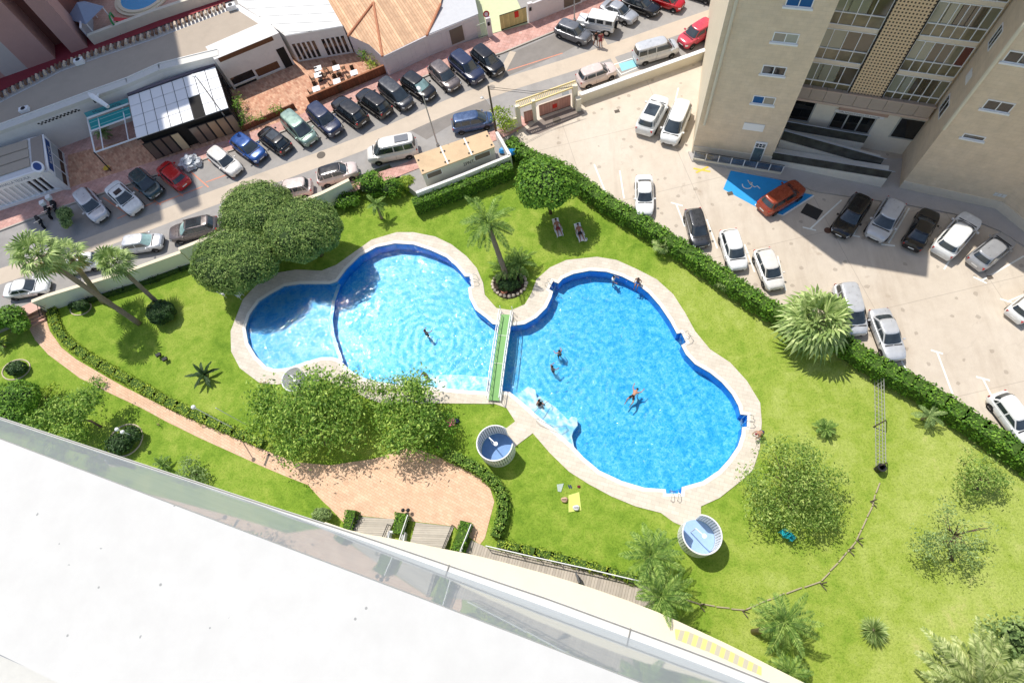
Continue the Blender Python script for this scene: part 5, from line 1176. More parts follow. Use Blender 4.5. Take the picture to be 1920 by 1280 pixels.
def roofbox(pts, z, lab, name, m, hh=.5):
    q = P(*pts, z); t_ = thing(name, lab, 'roof unit', q); mb = MB(); mb.box((q.x, q.y, z+hh/2), (.95, .6, hh), .3); o = mb.build('casing', m, t_)
    mb = MB(); mb.lathe((q.x, q.y, z+hh+.01), [(0, 0), (.2, 0), (.2, .02), (.24, .02), (.24, 0)], 14); mb.build('fan_grille', MATS['black_plastic'], t_); return t_
roofbox((152,119), ZA-.15, 'small white air unit on the back edge of the gravel roof', 'air_conditioner', wframe)
roofbox((436,17), ZA-.1, 'white air unit at the far end of the gravel roof', 'air_conditioner', wframe)
roofbox((48,208), ZA-.18, 'white box vent with a dark opening on the gravel roof', 'roof_vent', wframe, .35)
q = P(180,186,ZA+.2); t_ = thing('roof_ornament', 'white sculpted ornament standing above the teal shop sign', 'ornament', q); mb = MB(); mb.tube([q+Vector((-.9, .7, .2)), q+Vector((-.2, .1, .3)), q+Vector((.7, -.5, .1)), q+Vector((1.5, -1.0, -.2))], [.08, .3, .26, .2], 7); mb.tube([q, q+Vector((.3, .5, .2))], [.2, .08], 6); mb.build('figure', wframe, t_); mb = MB(); mb.box(q+Vector((0, 0, -.1)), (.6, .4, .3), .3); mb.build('base', MATS['black_plastic'], t_)
# shop at the left edge
ZB = 4.0
bB = thing('corner_shop', 'low shop with ribbed tan roof panels, white columns and blue signs at the left edge', 'shop', P(60,310,ZB))
rb = [(-80,300),(0,277),(53,258),(79,252),(90,321),(62,322),(0,343),(-80,368)]; rbw = [q.xy for q in PL(rb, ZB)]
mb = MB(); mb.prism(rbw, SZ, ZB-.1); mb.build('wall', mat('shop_wall', (.62, .62, .62), .6, .06), bB)
mb = MB(); pp = PL([(-80,302),(0,279),(50,261),(56,312),(0,333),(-80,357)], ZB); 
for i in range(3):
    f0, f1 = i/3+.02, (i+1)/3-.02; l0, l1 = pp[0].lerp(pp[5], f0), pp[0].lerp(pp[5], f1); r0, r1 = pp[2].lerp(pp[3], f0), pp[2].lerp(pp[3], f1); mb.prism([k.xy for k in (l0, l1, r1, r0)], ZB-.09, ZB+.02)
mb.build('roof_panels', mat('tan_roof', (.40, .34, .27), .85, .06), bB)
mb = MB(); mb.prism([k.xy for k in PL([(56,260),(77,253),(84,318),(60,312)], ZB)], ZB-.095, ZB-.02); mb.build('roof', mat('brown_roof', (.30, .25, .21), .85, .08), bB)
pBf = Plane_(P(-80,368,ZB), P(62,322,ZB)); pBs = Plane_(P(79,252,ZB), P(90,321,ZB)); pBf.p1 = pBf.p1
def sorted_a(pl, q0, q1): a, b = pl.sz(*q0)[0], pl.sz(*q1)[0]; return (a, b) if a < b else (b, a)
fa0, fa1 = sorted_a(pBf, (-70,368), (84,322))
mb = MB(); pBf.panel(mb, fa0, fa1+.3, ZB-.72, ZB+.05, .18, .2); sgn = mb.build('fascia', wframe, bB)
ta = pBf.sz(30,345)[0]; text_on(sgn, 'GRANALLA TEQUILA', pBf, ta, ZB-.32, .34, 3.6, mat('slate_ink', (.12, .15, .22), .6), .19)
mb = MB(); n = 14
for i in range(n): x = fa0+(fa1-fa0)*i/n; pBf.panel(mb, x+.14, x+(fa1-fa0)/n-.14, SZ+.45, ZB-.82, .03, .03)
mb.build('dark_bays', dark_g, bB)
mb = MB()
for i in range(n+1): x = fa0+(fa1-fa0)*i/n; pBf.panel(mb, x-.1, x+.1, SZ, ZB-.7, .16, .14)
pBf.panel(mb, fa0, fa1+.2, SZ, SZ+.42, .3, .3); mb.build('columns', wframe, bB)
sa0, sa1 = 0.05, pBs.L-.05
for i in range(3):
    x0 = sa0+(sa1-sa0)*i/3; x1 = sa0+(sa1-sa0)*(i+1)/3; q = MB()
    pBs.panel(q, x0, x1, ZB-.95, ZB-.85, .05, .06); pBs.panel(q, x0, x0+.07, SZ, ZB-.9, .05, .06); pBs.panel(q, x1-.07, x1, SZ, ZB-.9, .05, .06); w_ = q.build('side_window', wframe, bB)
    q = MB(); pBs.panel(q, x0+.08, x1-.08, SZ+.5, ZB-1.95, .03, .03); q.build('pane', dark_g, w_); q = MB(); pBs.panel(q, x0+.08, x1-.08, ZB-1.93, ZB-.96, .03, .03); q.build('blind', mat('grey_blind', (.40, .43, .43), .6, .05), w_)
q = MB(); pBs.panel(q, sa0, sa1, ZB-.8, ZB, .12, .14); sg2 = q.build('side_fascia', wframe, bB, label='white fascia with a blue banner')
q = MB(); pBs.panel(q, sa0+.5, sa1-.4, ZB-.68, ZB-.1, .135, .03); ban = q.build('banner', mat('banner_blue', (.02, .06, .20), .6, .1), sg2); text_on(ban, 'BAR CAFE', pBs, (sa0+sa1)/2, ZB-.4, .3, 2.6, wframe, .16)
q = MB(); c = P(72,314,ZB+.5); q.lathe(c, [(0, .0), (.95, .0), (.95, .12), (.75, .14), (0, .14)], 24, sx=1, sy=.55, rz=-.7); s3 = q.build('round_sign', wframe, bB, label='oval white and blue rooftop sign'); q = MB(); q.lathe(c+Vector((0, 0, .145)), [(0, 0), (.7, 0)], 22, sx=1, sy=.5, rz=-.7); q.build('sign_face', MATS['banner_blue'], s3)
# potted plant by the shop corner
q = P(119,345,SZ); leafy('potted_plant', 'dark potted plant at the corner of the left shop', 'plant', [((q.x, q.y, SZ+.8), (.5, .5, .5))], q, 350, 90, m=lf_dark, size=.16, r0=.04)
# pavilion with white panelled roof
ZC = 4.1
rc = [(240,182),(404,125),(429,203),(256,261)]; rcw = PL(rc, ZC); bC = thing('glass_pavilion', 'dark glass pavilion with a white panelled roof and one open roof hatch', 'pavilion', rcw[3].xy.to_3d()+Vector((0, 0, SZ)))
mb = MB(); mb.prism([q.xy for q in rcw], ZC-.16, ZC-.02); mb.build('roof', mat('black_roof_edge', (.02, .02, .022), .5), bC)
pan_m = mat('white_roof_panel', (.80, .82, .86), .35, .03, 1.5); mb = MB()
def bil(c, u, v): return c[0].lerp(c[1], u).lerp(c[3].lerp(c[2], u), v)
cols = 8; rows = 4
for i in range(cols):
    for j in range(rows):
        if i == 5 and j >= 2: 
            continue
        u0, u1, v0, v1 = i/cols+.004, (i+1)/cols-.004, j/rows+.006, (j+1)/rows-.006; mb.prism([bil(rcw, *k).xy for k in ((u0, v0), (u0, v1), (u1, v1), (u1, v0))], ZC-.015, ZC+.05)
mb.build('roof_panels', pan_m, bC)
mb = MB(); mb.prism([bil(rcw, *k).xy for k in ((.63, .5), (.63, .99), (.745, .99), (.745, .5))], ZC-.3, ZC-.012); mb.build('open_hatch', MATS['black_hole'], bC)
pCf = Plane_(rcw[3], rcw[2]); pCr = Plane_(rcw[1], rcw[2]); mb = MB(); mb.prism([bil(rcw, *k).xy for k in ((.02, .02), (.02, .95), (.98, .95), (.98, .02))], SZ, ZC-.17); mb.build('interior', MATS['black_hole'], bC)
L = pCf.L; n = 10; cols_ = [mat('brown_glass', (.15, .11, .085), .2, .25, .8, spec=.7), mat('amber_glass', (.33, .22, .13), .2, .25, .8, spec=.7), mat('cream_blind', (.55, .43, .27), .6, .08)]
order = [0, 0, 0, 2, None, 0, 0, 1, 1, 1]
for i in range(n):
    x0, x1 = L*i/n+.08, L*(i+1)/n-.06
    if order[i] is None: continue
    q = MB(); pCf.panel(q, x0-.05, x1+.05, SZ+.05, ZC-.75, -.02, .05); f_ = q.build('glazed_panel', MATS['black_roof_edge'], bC); q = MB(); pCf.panel(q, x0+.03, x1-.03, SZ+.15, ZC-.85, .0, .02); q.build('pane', cols_[order[i]], f_)
mb = MB(); 
for i in range(9): x = pCr.L*i/8; pCr.panel(mb, x-.05, x+.05, SZ, ZC-.1, .03, .06)
for z in (SZ+.9, SZ+1.9): pCr.panel(mb, 0, pCr.L, z-.04, z+.04, .04, .06)
mb.build('side_frame', MATS['black_roof_edge'], bC)
mb = MB(); k0, k1 = bil(rcw, 0, 0), bil(rcw, 1, 0); mb.wallbox(k0+Vector((-.1, .3, 0)), k1+Vector((-.1, .3, 0)), ZC-.1, ZC+.12, .35); 
mb.build('gutter', mat('purple_grey', (.14, .12, .15), .7, .3, 12), bC)
# teal awning, sign and white pergola
ZD = 4.0
aw = thing('shop_awning', 'teal awning and teal sign on a white pergola frame left of the white panelled roof', 'awning', P(178,286,SZ))
mb = MB(); s0, s1 = P(157,212,ZD+.5), P(239,184,ZD+.5); t0, t1 = P(163,221,ZD), P(241,194,ZD); mb.quad(t0, t1, s1, s0); mb.quad(s0, s1, t1+Vector((0, .02, -.02)), t0+Vector((0, .02, -.02)))
sgn = mb.build('sign_board', mat('teal_board', (.06, .27, .31), .6, .2, 2), aw)
pT = Plane_(t0, t1); text_on(sgn, "Marisqueria", pT, pT.L*.55, ZD+.42, .42, 2.9, mat('ink_navy', (.03, .05, .09), .6), .25)
mb = MB(); u0, u1, u2, u3 = P(166,226,ZD-.1), P(242,200,ZD-.1), P(246,219,ZD-.5), P(172,245,ZD-.5); mb.quad(u3, u2, u1, u0); mb.build('canopy', stripemat('teal_canvas', (.02, .30, .31), (.30, .58, .56), .5, 1.2, .1, var=.1), aw)
mb = MB()
def bar(a, b, r=.06): mb.tube([a, b], r, 5)
fz_ = ZD-.15; bar(P(164,222,fz_+.1), P(242,194,fz_+.1), .13); bar(P(164,222,fz_), P(178,286,fz_-.9), .08); bar(P(184,220,fz_), P(194,282,fz_-.9)); bar(P(230,203,fz_), P(241,263,fz_-.9)); bar(P(178,286,fz_-.9), P(256,259,fz_-.9), .09); bar(P(171,246,fz_-.35), P(246,219,fz_-.35), .09)
mb.tube([P(178,286,fz_-.9), P(195,300,SZ)], .06, 6); mb.build('frame', wframe, aw)
q = P(206,262,SZ); featherpalm('small olive-green palm under the teal awning', q, q+Vector((0, 0, 1.0)), 14, 1.1, 91, .12, lf_olive, -.2, .3, name='small_palm')
# restaurant
ZE = 5.06
bE = thing('restaurant', 'grey-white restaurant with a tall parapet, dark window bands and open glass door', 'building', P(437,170,SZ))
re_ = [(402,112),(523,62),(500,38),(385,88)]; rw = PL(re_, ZE); mb = MB(); mb.prism([q.xy for q in rw], SZ, ZE); mb.build('wall', grey_w, bE)
pEf = Plane_(rw[0], rw[1])
for nm, lab, qd in [('parapet_opening', 'long narrow brown slot in the parapet', (408,107,512,70,514,79,410,115)), ('window', 'left dark restaurant window', (429,147,472,132,480,142,440,159)), ('window', 'upper brown restaurant window', (478,131,520,115,526,128,484,143)), ('window', 'small dark restaurant window', (500,147,528,137,533,144,506,155)), ('window', 'lower left dark restaurant bay', (441,162,482,148,490,165,452,182))]:
    a0, a1, z0, z1 = wrect(pEf, *qd); a0, a1 = min(a0, a1), max(a0, a1); q = MB(); pEf.panel(q, a0, a1, max(z0, SZ+.05), z1, .02, .03); o = q.build(nm, dark_g if 'dark' in lab else mat('brown_interior', (.13, .06, .03), .6, .4, 5), bE, label=lab)
    if nm == 'window': q = MB(); pEf.panel(q, a0-.05, a1+.05, max(z0, SZ+.05)-.08, max(z0, SZ+.05), .08, .1); q.build('sill', wframe, o)
q = MB(); a0, z_ = pEf.sz(527,112); pEf.panel(q, a0, a0+.9, SZ, SZ+2.5, .03, .05); dd_ = q.build('door', MATS['black_hole'], bE)
# restaurant wing with white sheet roof
ZE2 = 4.4
bE2 = thing('restaurant_wing', 'restaurant wing with a white ribbed roof and a row of tall narrow windows', 'building', P(560,136,SZ))
r2 = [(535,68),(523,58),(447,7),(440,-10),(600,-25),(643,50)]; rw2 = PL(r2, ZE2); mb = MB(); mb.prism([q.xy for q in rw2], SZ, ZE2); mb.build('wall', grey_w, bE2)
mb = MB(); mb.prism([q.xy for q in inset([q.xy for q in rw2], .08)], ZE2+.003, ZE2+.06); mb.build('roof', stripemat('white_sheet_roof', (.82, .81, .78), (.10, .09, .085), 1.35, radians(-18-68), .05, rough=.5, var=.03), bE2)
pE2 = Plane_(rw2[0], rw2[5]); ws_ = 11; 
x0, zt2 = pE2.sz(556,101); x1, _ = pE2.sz(649,70)
for i in range(ws_):
    if i == 5: continue
    a = x0+(x1-x0)*i/ws_; q = MB(); pE2.panel(q, a, a+(x1-x0)/ws_-.22, SZ+.35, SZ+2.35, .02, .03); q.build('window', dark_g, bE2)
# tile-roofed building and garage wall
bF = thing('tiled_roof_building', 'building with a large orange clay tile roof and blind grey garage wall along the pavement', 'building', P(735,136,SZ))
ZF = 3.5
mb = MB(); fr = PL([(717,107),(797,69),(896,28)], ZF); bk = PL([(880,-45),(600,-60),(585,-20)], ZF); side = PL([(590,18),(644,48),(653,66),(692,84)], ZF)
mb.prism([q.xy for q in fr+bk+side], SZ, ZF-.02); mb.build('wall', mat('mauve_render', (.62, .575, .575), .8, .06, stain=.1), bF)
tile_r = stripemat('clay_tiles', (.80, .52, .32), (.48, .24, .13), .30, radians(-28), .16, var=.22, rough=.85)
mb = MB(); ridge = P(700,20,ZF+1.2); mb.add([P(590,18,ZF), P(644,48,ZF), P(653,66,ZF), P(692,84,ZF), P(717,106,ZF), P(797,67,ZF), P(826,8,ZF+.3), P(840,-45,ZF+.3), P(585,-50,ZF), P(700,5,ZF+.8)], [(9, i, (i+1) % 9) for i in range(9)]); mb.build('tile_roof', tile_r, bF)
for a, b in (((700,5,ZF+.85), (717,106,ZF+.05)), ((700,5,ZF+.85), (652,68,ZF+.05)), ((800,67,ZF+.05), (826,8,ZF+.35))): mb = MB(); mb.tube([P(*a), P(*b)], .13, 6); mb.build('ridge_tiles', mat('ridge_clay', (.46, .20, .11), .85, .2, 8), bF)
mb = MB(); mb.prism([q.xy for q in PL([(799,67),(897,27),(882,-40),(842,-40),(828,8)], ZF)], ZF, ZF+.05); mb.build('grey_roof', mat('felt_roof', (.50, .50, .51), .9, .1, 2, 12), bF)
pFw = Plane_(fr[1], fr[2]); pFv = Plane_(fr[0], fr[1])
a, z = pFw.sz(857,67); q = MB(); pFw.panel(q, a-.75, a+.75, SZ+.35, SZ+2.1, .05, .07); o = q.build('shutter', mat('brown_shutter', (.16, .13, .10), .7, .1), bF); 
for pl in (pFw, pFv):
    q = MB(); k = 3
    for i in range(k): x0_ = pl.L*(i+.12)/k; x1_ = pl.L*(i+.88)/k; pl.panel(q, x0_, x1_, SZ+.5, SZ+.55, .03, .03); pl.panel(q, x0_, x1_, SZ+2.1, SZ+2.15, .03, .03); pl.panel(q, x0_, x0_+.05, SZ+.55, SZ+2.1, .03, .03); pl.panel(q, x1_-.05, x1_, SZ+.55, SZ+2.1, .03, .03)
    q.build('wall_moulding', MATS['mauve_render'], bF)
# court with gate
mb = MB(); mb.sheet([q.xy for q in PL([(898,70),(990,45),(960,-20),(870,-30),(860,5)], SZ+.125)], SZ+.135); mb.build('courtyard', mat('pale_green_ground', (.52, .55, .34), .85, .1), kind='structure')
gw = thing('courtyard_gate', 'yellowish sliding gate with a small red sign between white pillars', 'gate', P(940,60,SZ)); pg = Plane_(P(940,58,SZ+.1), P(989,42,SZ+.1))
mb = MB(); pg.panel(mb, 0, pg.L, SZ+.2, SZ+1.9, 0, .05); mb.build('panel', stripemat('yellow_gate', (.66, .57, .26), (.40, .33, .12), .12, .35, .2), gw)
mb = MB(); pg.panel(mb, pg.L*.55, pg.L*.7, SZ+1.1, SZ+1.8, .05, .03); mb.build('sign', mat('red_sign', (.55, .03, .02), .5), gw)
mb = MB(); [mb.tube([pg.pt(0, z, .03), pg.pt(pg.L, z, .03)], .04, 5) for z in (SZ+.2, SZ+1.92)]; mb.build('frame', MATS['black_plastic'], gw)
for px, py, lab in [(920,69,'pale mauve pillar left of the yellow gate with a small box on it'),(996,42,'pale pillar right of the yellow gate')]:
    q = P(px, py, SZ); t_ = thing('gate_pillar', lab, 'pillar', q); mb = MB(); mb.box((q.x, q.y, SZ+1.15), (.5, .35, 2.3), .3); mb.build('shaft', MATS['mauve_render'], t_); mb = MB(); mb.box((q.x+.03, q.y-.2, SZ+1.7), (.25, .12, .35), .3); mb.build('letter_box', MATS['black_plastic'], t_)
pv = Plane_(P(899,76,SZ), P(914,70,SZ)); gs = thing('small_gate', 'narrow pale barred gate left of the mauve pillar', 'gate', P(906,73,SZ)); mb = MB(); [mb.tube([pv.pt(pv.L*k/6, SZ+.15, 0), pv.pt(pv.L*k/6, SZ+1.8, 0)], .025, 4) for k in range(7)]; [mb.tube([pv.pt(0, z, 0), pv.pt(pv.L, z, 0)], .03, 4) for z in (SZ+.2, SZ+1.8)]; mb.build('bars', mat('pale_green_metal', (.5, .55, .42), .5), gs)
q = P(916,28,SZ+2.9); b_ = P(916,62,SZ); sgp = thing('road_sign', 'round red no-entry style road sign by the courtyard gate', 'road sign', P(918,66,SZ)); bs = P(918,66,SZ)
mb = MB(); mb.tube([bs, bs+Vector((0, 0, 2.7))], .035, 6); mb.build('pole', MATS['steel'], sgp)
mb = MB(); nn = Vector((.15, -.95, .3)).normalized(); uu = nn.cross(Vector((0, 0, 1))).normalized(); vv = uu.cross(nn); mb.fan(bs+Vector((0, -.06, 2.55)), uu, vv, .34, 18); pl_ = mb.build('disc', mat('sign_red', (.50, .02, .03), .5), sgp)
mb = MB(); mb.fan(bs+Vector((0, -.075, 2.55)), uu, vv, .2, 16); mb.build('symbol', mat('sign_pale', (.7, .55, .55), .5), pl_)
gl_w = thing('garden_wall', 'long pale mauve street wall with a brown shuttered opening behind the silver sedan', 'wall', P(1000,42,SZ)); pm_ = Plane_(P(1000,43,SZ), P(1120,-5,SZ)); mb = MB(); pm_.panel(mb, 0, pm_.L+8, SZ, SZ+2.2, 0, .2); mb.build('wall', MATS['mauve_render'], gl_w)
a, z = pm_.sz(1073,8); mb = MB(); pm_.panel(mb, a-1.0, a+1.0, SZ+.3, SZ+2.2, .04, .05); mb.build('shutter', MATS['brown_shutter'], gl_w); mb = MB(); pm_.panel(mb, a-1.15, a+1.15, SZ+.15, SZ+.3, .08, .1); mb.build('sill', wframe, gl_w)
# ---- red-brown complex at the top left
mb = MB(); mb.sheet([q.xy for q in PL([(-60,205),(0,172),(110,120),(430,2),(560,-40),(420,-60),(-120,140)], SZ+.1)], SZ+.14); mb.build('red_yard', mat('maroon_floor', (.26, .035, .045), .8, .12, 1), kind='structure')
mb = MB(); mb.sheet([q.xy for q in PL([(182,70),(430,-8),(430,-90),(120,-60)], SZ+.1)], SZ+.16); mb.build('pink_yard', brickmat('pink_pavers', (.62, .36, .26), (.68, .43, .33), (.45, .25, .18), .4, .4, .01, .2, off=0), kind='structure')
b0, b1 = P(-90,182,SZ), P(166,91,SZ); dB = (b1-b0).normalized(); nB = Vector((-dB.y, dB.x, 0)); LB = (b1-b0).length
bH = thing('red_brown_building', 'red-brown building with rose and grey pilasters in the top left corner', 'building', b0)
rose_m = mat('rose_render', (.45, .27, .235), .8, .08, 1, 12); drk = mat('dark_brown_render', (.20, .085, .07), .85, .2, 1); gr_ = mat('warm_grey_render', (.48, .44, .41), .8, .08)
def seg(x): return (P(x, 148-(x)*(56/165.), SZ)-b0).dot(dB)
mb = MB(); mb.prism([(b0+nB*2.6).xy, (b1+nB*2.6-dB*.2).xy, (b1+nB*22-dB*.2).xy, (b0+nB*22).xy], SZ, 57); mb.build('wall', drk, bH)
k0 = P(203,-8,SZ); mb = MB(); mb.prism([k0.xy, (k0+nB*25).xy, (k0+nB*25-dB*30).xy, (k0-dB*30).xy], SZ, 57); mb.build('rear_wing', rose_m, bH)
for x0, x1, m_, h in [(-60,12,rose_m,56.5),(12,54,gr_,56.5),(54,106,rose_m,56.4),(136,166,rose_m,56.3)]:
    s0, s1 = seg(x0), seg(x1); a, b = b0+dB*s0, b0+dB*s1; mb = MB(); mb.prism([a.xy, b.xy, (b+nB*2.7).xy, (a+nB*2.7).xy], SZ, h); mb.build('pilaster', m_, bH, label='warm grey pilaster' if m_ is gr_ else None)
for zz in (6.4, 9.6, 12.8):
    s0, s1 = seg(-60), seg(20); a, b = b0+dB*s0, b0+dB*s1; mb = MB(); mb.prism([(a-nB*.9).xy, (b-nB*.9).xy, (b+nB*.5).xy, (a+nB*.5).xy], zz, zz+1.0) if zz > 9 else None
    if zz > 9: mb.build('balcony', mat('cream_balcony', (.56, .52, .42), .75, .06), bH)
# fence, gazebo roof, small pool and flag-like hammock
fl = [P(178,84,SZ), P(300,38,SZ), P(432,-6,SZ)]; fw = thing('white_boundary_wall', 'low cream wall along the maroon strip in front of the small pool', 'wall', fl[0]); mb = MB(); [mb.wallbox(a, b, SZ, SZ+1.3, .5) for a, b in zip(fl, fl[1:])]; mb.build('wall', cream_w, fw)
mb = MB(); mb.wallbox(P(176,83,SZ), P(176,40,SZ), SZ, SZ+2.2, .12); mb.build('glass_screen', glass('frosted_glass', (.45, .47, .52), .3, var=.1), fw); mb = MB(); mb.wallbox(P(178,84,SZ), P(178,42,SZ), SZ+2.2, SZ+2.32, .2); mb.build('screen_frame', wframe, fw)
c = P(268,-6,SZ+.2); sp_ = thing('round_pool', 'small round pool with cream rings at the top edge', 'pool', c); mb = MB(); mb.lathe(c, [(3.6, -.02), (3.6, .12), (3.2, .12), (3.2, .24), (2.75, .24), (2.75, .1)], 36); mb.build('rim', mat('cream_rim', (.72, .63, .46), .7, .05), sp_); mb = MB(); mb.lathe(c, [(0, .16), (2.74, .16)], 36); mb.build('water', mat('small_pool_water', (.05, .34, .62), .1, .1, spec=.6), sp_)
c = P(160,24,SZ+2.2); gz = thing('gazebo', 'small gazebo with a pointed blue-grey roof beside the round pool', 'gazebo', (c.x, c.y, SZ)); mb = MB(); pr = [(cos(radians(a))*2.3+c.x, sin(radians(a))*2.3+c.y, c.z) for a in range(20, 380, 90)]; mb.add(pr+[(c.x, c.y, c.z+1.3)], [(0, 1, 4), (1, 2, 4), (2, 3, 4), (3, 0, 4)]); mb.build('roof', mat('blue_grey_roof', (.25, .30, .40), .7, .1), gz)
for k in pr: mb = MB(); mb.tube([(lerp(k[0], c.x, .1), lerp(k[1], c.y, .1), SZ), (lerp(k[0], c.x, .1), lerp(k[1], c.y, .1), c.z)], .07, 6); mb.build('post', wframe, gz)
c = P(232,45,SZ+.8); hm = thing('slide', 'red slide with a green arch behind the cream wall', 'slide', (c.x, c.y, SZ)); mb = MB(); mb.add([c+Vector((-1, .5, .6)), c+Vector((-.8, -.2, .6)), c+Vector((2, .2, -.1)), c+Vector((2, .7, -.1))], [(0, 1, 2, 3)]); mb.build('chute', mat('slide_red', (.5, .01, .02), .4), hm)
mb = MB(); mb.tube([c+Vector((-1.4, 1.0, -.6)), c+Vector((-1.3, .9, .9)), c+Vector((-1.0, 0, 1.1)), c+Vector((-.7, -.7, .9)), c+Vector((-.6, -.9, -.6))], .12, 6); mb.build('arch', mat('slide_green', (.03, .22, .06), .5), hm)
# ================================================================== OWN BUILDING (seen from the balcony)
CUR = [(-26,7.6),(-18,5.3),(-11,3.32),(-8.21,2.49),(-6.08,1.84),(-4.17,1.26),(-2.66,.78),(-1.747,.473),(-.93,.2),(-.245,-.028),(.137,-.159),(.67,-.34),(1.31,-.56),(1.9,-.78),(4,-1.62),(9,-3.8),(16,-7.2)]
def inoff(c, d):
    out = []
    for i, p in enumerate(c):
        a = Vector(c[max(i-1, 0)]); b = Vector(c[min(i+1, len(c)-1)]); t_ = (b-a).normalized(); out.append(Vector(p)+Vector((-t_.y, t_.x))*d)   # + = towards the garden
    return out
C1 = [Vector(p) for p in smoothline(CUR, 1)]
hb = thing('curved_apartment_building', 'white curved balcony ledge and mirror-like glass of the building the photo is taken from', 'building', (0, -6, 0))
ledge_m = NT('ledge_white'); t = ledge_m; p = t.pos(); n1 = t.noise(9, p, 6, .7); n2 = t.noise(2.2, p, 5, .6); n3 = t.noise(60, p, 2)
vo = t.new('ShaderNodeTexVoronoi', voronoi_dimensions='2D'); vo.inputs['Scale'].default_value = 8.5; vo.inputs['Randomness'].default_value = 1; t.link(p, vo.inputs['Vector'])
c = t.ramp(n2, [(.3, (.595, .58, .54)), (.7, (.63, .615, .575))]); c = t.mix(.25, c, t.ramp(n1, [(.35, (.53, .515, .485)), (.6, (.65, .64, .605))]))
c = t.mix(t.math('MULTIPLY', t.math('LESS_THAN', vo.outputs['Distance'], t.math('MULTIPLY', n1, .06)), t.math('GREATER_THAN', t.noise(5.1, p, 4, .8), .565)), c, (.33, .33, .31)); t.col(c); t.set(.7, 0, .2); t.bump(n1, .15, .004)
LEDGE = t.m
LZ = 43.8
mb = MB(); inner = [P(-900,835,LZ).xy, P(0,1226,LZ).xy, P(112,1281,LZ).xy, P(900,1660,LZ).xy, P(1500,1950,LZ).xy]
mb.prism([q for q in C1]+[Vector((16, -9.5)), Vector((4, -4.2))]+inner[::-1]+[Vector((-26, 5.5))], LZ-.05, LZ); mb.build('ledge', LEDGE, hb)
mb = MB(); mb.prism([inner[0], inner[1], inner[2], inner[3], P(900,1700,LZ).xy, P(26,1281,LZ).xy, P(0,1269,LZ).xy, P(-900,860,LZ).xy], LZ-.3, LZ-.12); mb.build('inner_grey_strip', mat('strip_grey', (.24, .25, .27), .4, .06), hb)  # plain grey strip between the ledge and the balcony floor
mb = MB(); mb.prism([q for q in inoff([tuple(v) for v in C1], -9)][::-1]+[P(-900,862,LZ).xy, P(0,1270,LZ).xy, P(27,1282,LZ).xy, P(900,1702,LZ).xy], LZ-.6, LZ-.2); mb.build('balcony_floor', mat('balcony_cream', (.55, .54, .50), .6, .04), hb)
# mirror-like glass skin below the ledge
t = NT('mirror_glass'); p = t.pos(); t.n.remove(t.b); gl = t.new('ShaderNodeBsdfGlossy'); gl.inputs['Roughness'].default_value = .02; gl.inputs['Color'].default_value = (.86, .90, .92, 1)
df = t.new('ShaderNodeBsdfDiffuse'); nn_ = t.noise(.8, p, 5, .7, 1.0); t.link(t.ramp(nn_, [(.3, (.60, .63, .65)), (.7, (.70, .72, .73))]), df.inputs[0]); ms = t.new('ShaderNodeMixShader'); ms.inputs[0].default_value = .36; t.link(df.outputs[0], ms.inputs[1]); t.link(gl.outputs[0], ms.inputs[2]); t.link(ms.outputs[0], t.out.inputs[0]); MIR = t.m
GZ = 38.0
mb = MB()
for a, b in zip(C1, C1[1:]): mb.quad((a.x, a.y, GZ-.2), (b.x, b.y, GZ-.2), (b.x, b.y, LZ-.05), (a.x, a.y, LZ-.05))
mb.v = [(v[0], v[1], v[2]) for v in mb.v]; o = mb.build('mirror_glass', MIR, hb, smooth=True)
bmw = [.03 if v.x < -4 else lerp(.03, .10, min(1, (v.x+4)/3.6)) for v in C1]
nrm = [q-v for q, v in zip(inoff([tuple(v) for v in C1], 1.0), C1)]
outer = [v+n*w for v, n, w in zip(C1, nrm, bmw)]
mb = MB(); mb.prism(outer+[v-n*.5 for v, n in zip(C1, nrm)][::-1], GZ-.35, GZ); mb.build('lower_slab', mat('slab_white', (.60, .60, .58), .6, .03), hb)
mb = MB()
for a, b in zip(list(zip(outer, nrm)), list(zip(outer, nrm))[1:]):
    mb.wallbox(a[0]-a[1]*.012, b[0]-b[1]*.012, GZ, GZ+.015, .012)
mb.build('slab_seam', mat('seam_grey', (.25, .24, .22), .7), hb)
q = MB(); 
for px, py in ((832,1060), (1204,1195)):
    a = P(px, py, GZ); i = min(range(len(C1)), key=lambda k: (C1[k]-a.xy).length); q.wallbox(C1[i], C1[i]+nrm[i]*bmw[i], GZ, GZ+.012, .012)
q.build('slab_joint', MATS['seam_grey'], hb)
mb = MB(); mb.prism([v-n*.45 for v, n in zip(C1, nrm)]+[Vector((16, -14)), Vector((-26, -4))], -.5, GZ-.3); mb.build('facade', mat('facade_white', (.62, .60, .54), .8, .05), hb)
# ground-floor canopy following the curve
cn = PL([(610,978),(665,997),(752,1012),(845,1031),(909,1044),(1067,1087),(1211,1137),(1296,1175),(1380,1214),(1461,1256),(1560,1305),(1800,1420)], 4.0)
cn = [Vector(q) for q in smoothline([tuple(v) for v in cn], 1)]
mb = MB(); mb.prism([v.xy for v in cn]+[Vector((30, -16)), Vector((-6, -2)), Vector((-20, 4))], 3.7, 4.0); can = mb.build('entrance_canopy', mat('canopy_cream', (.68, .605, .455), .8, .06, .5, 14, stain=.06), hb)
t = NT('stripe_yellow'); p = t.pos(); mp = t.new('ShaderNodeMapping'); mp.inputs['Rotation'].default_value = (0, 0, radians(24)); t.link(p, mp.inputs[0]); sp = t.new('ShaderNodeSeparateXYZ'); t.link(mp.outputs[0], sp.inputs[0])
t.col(t.mix(t.math('LESS_THAN', t.math('FRACT', t.math('DIVIDE', sp.outputs[0], .56)), .5), (.80, .62, .22), (.50, .46, .36))); t.set(.8)
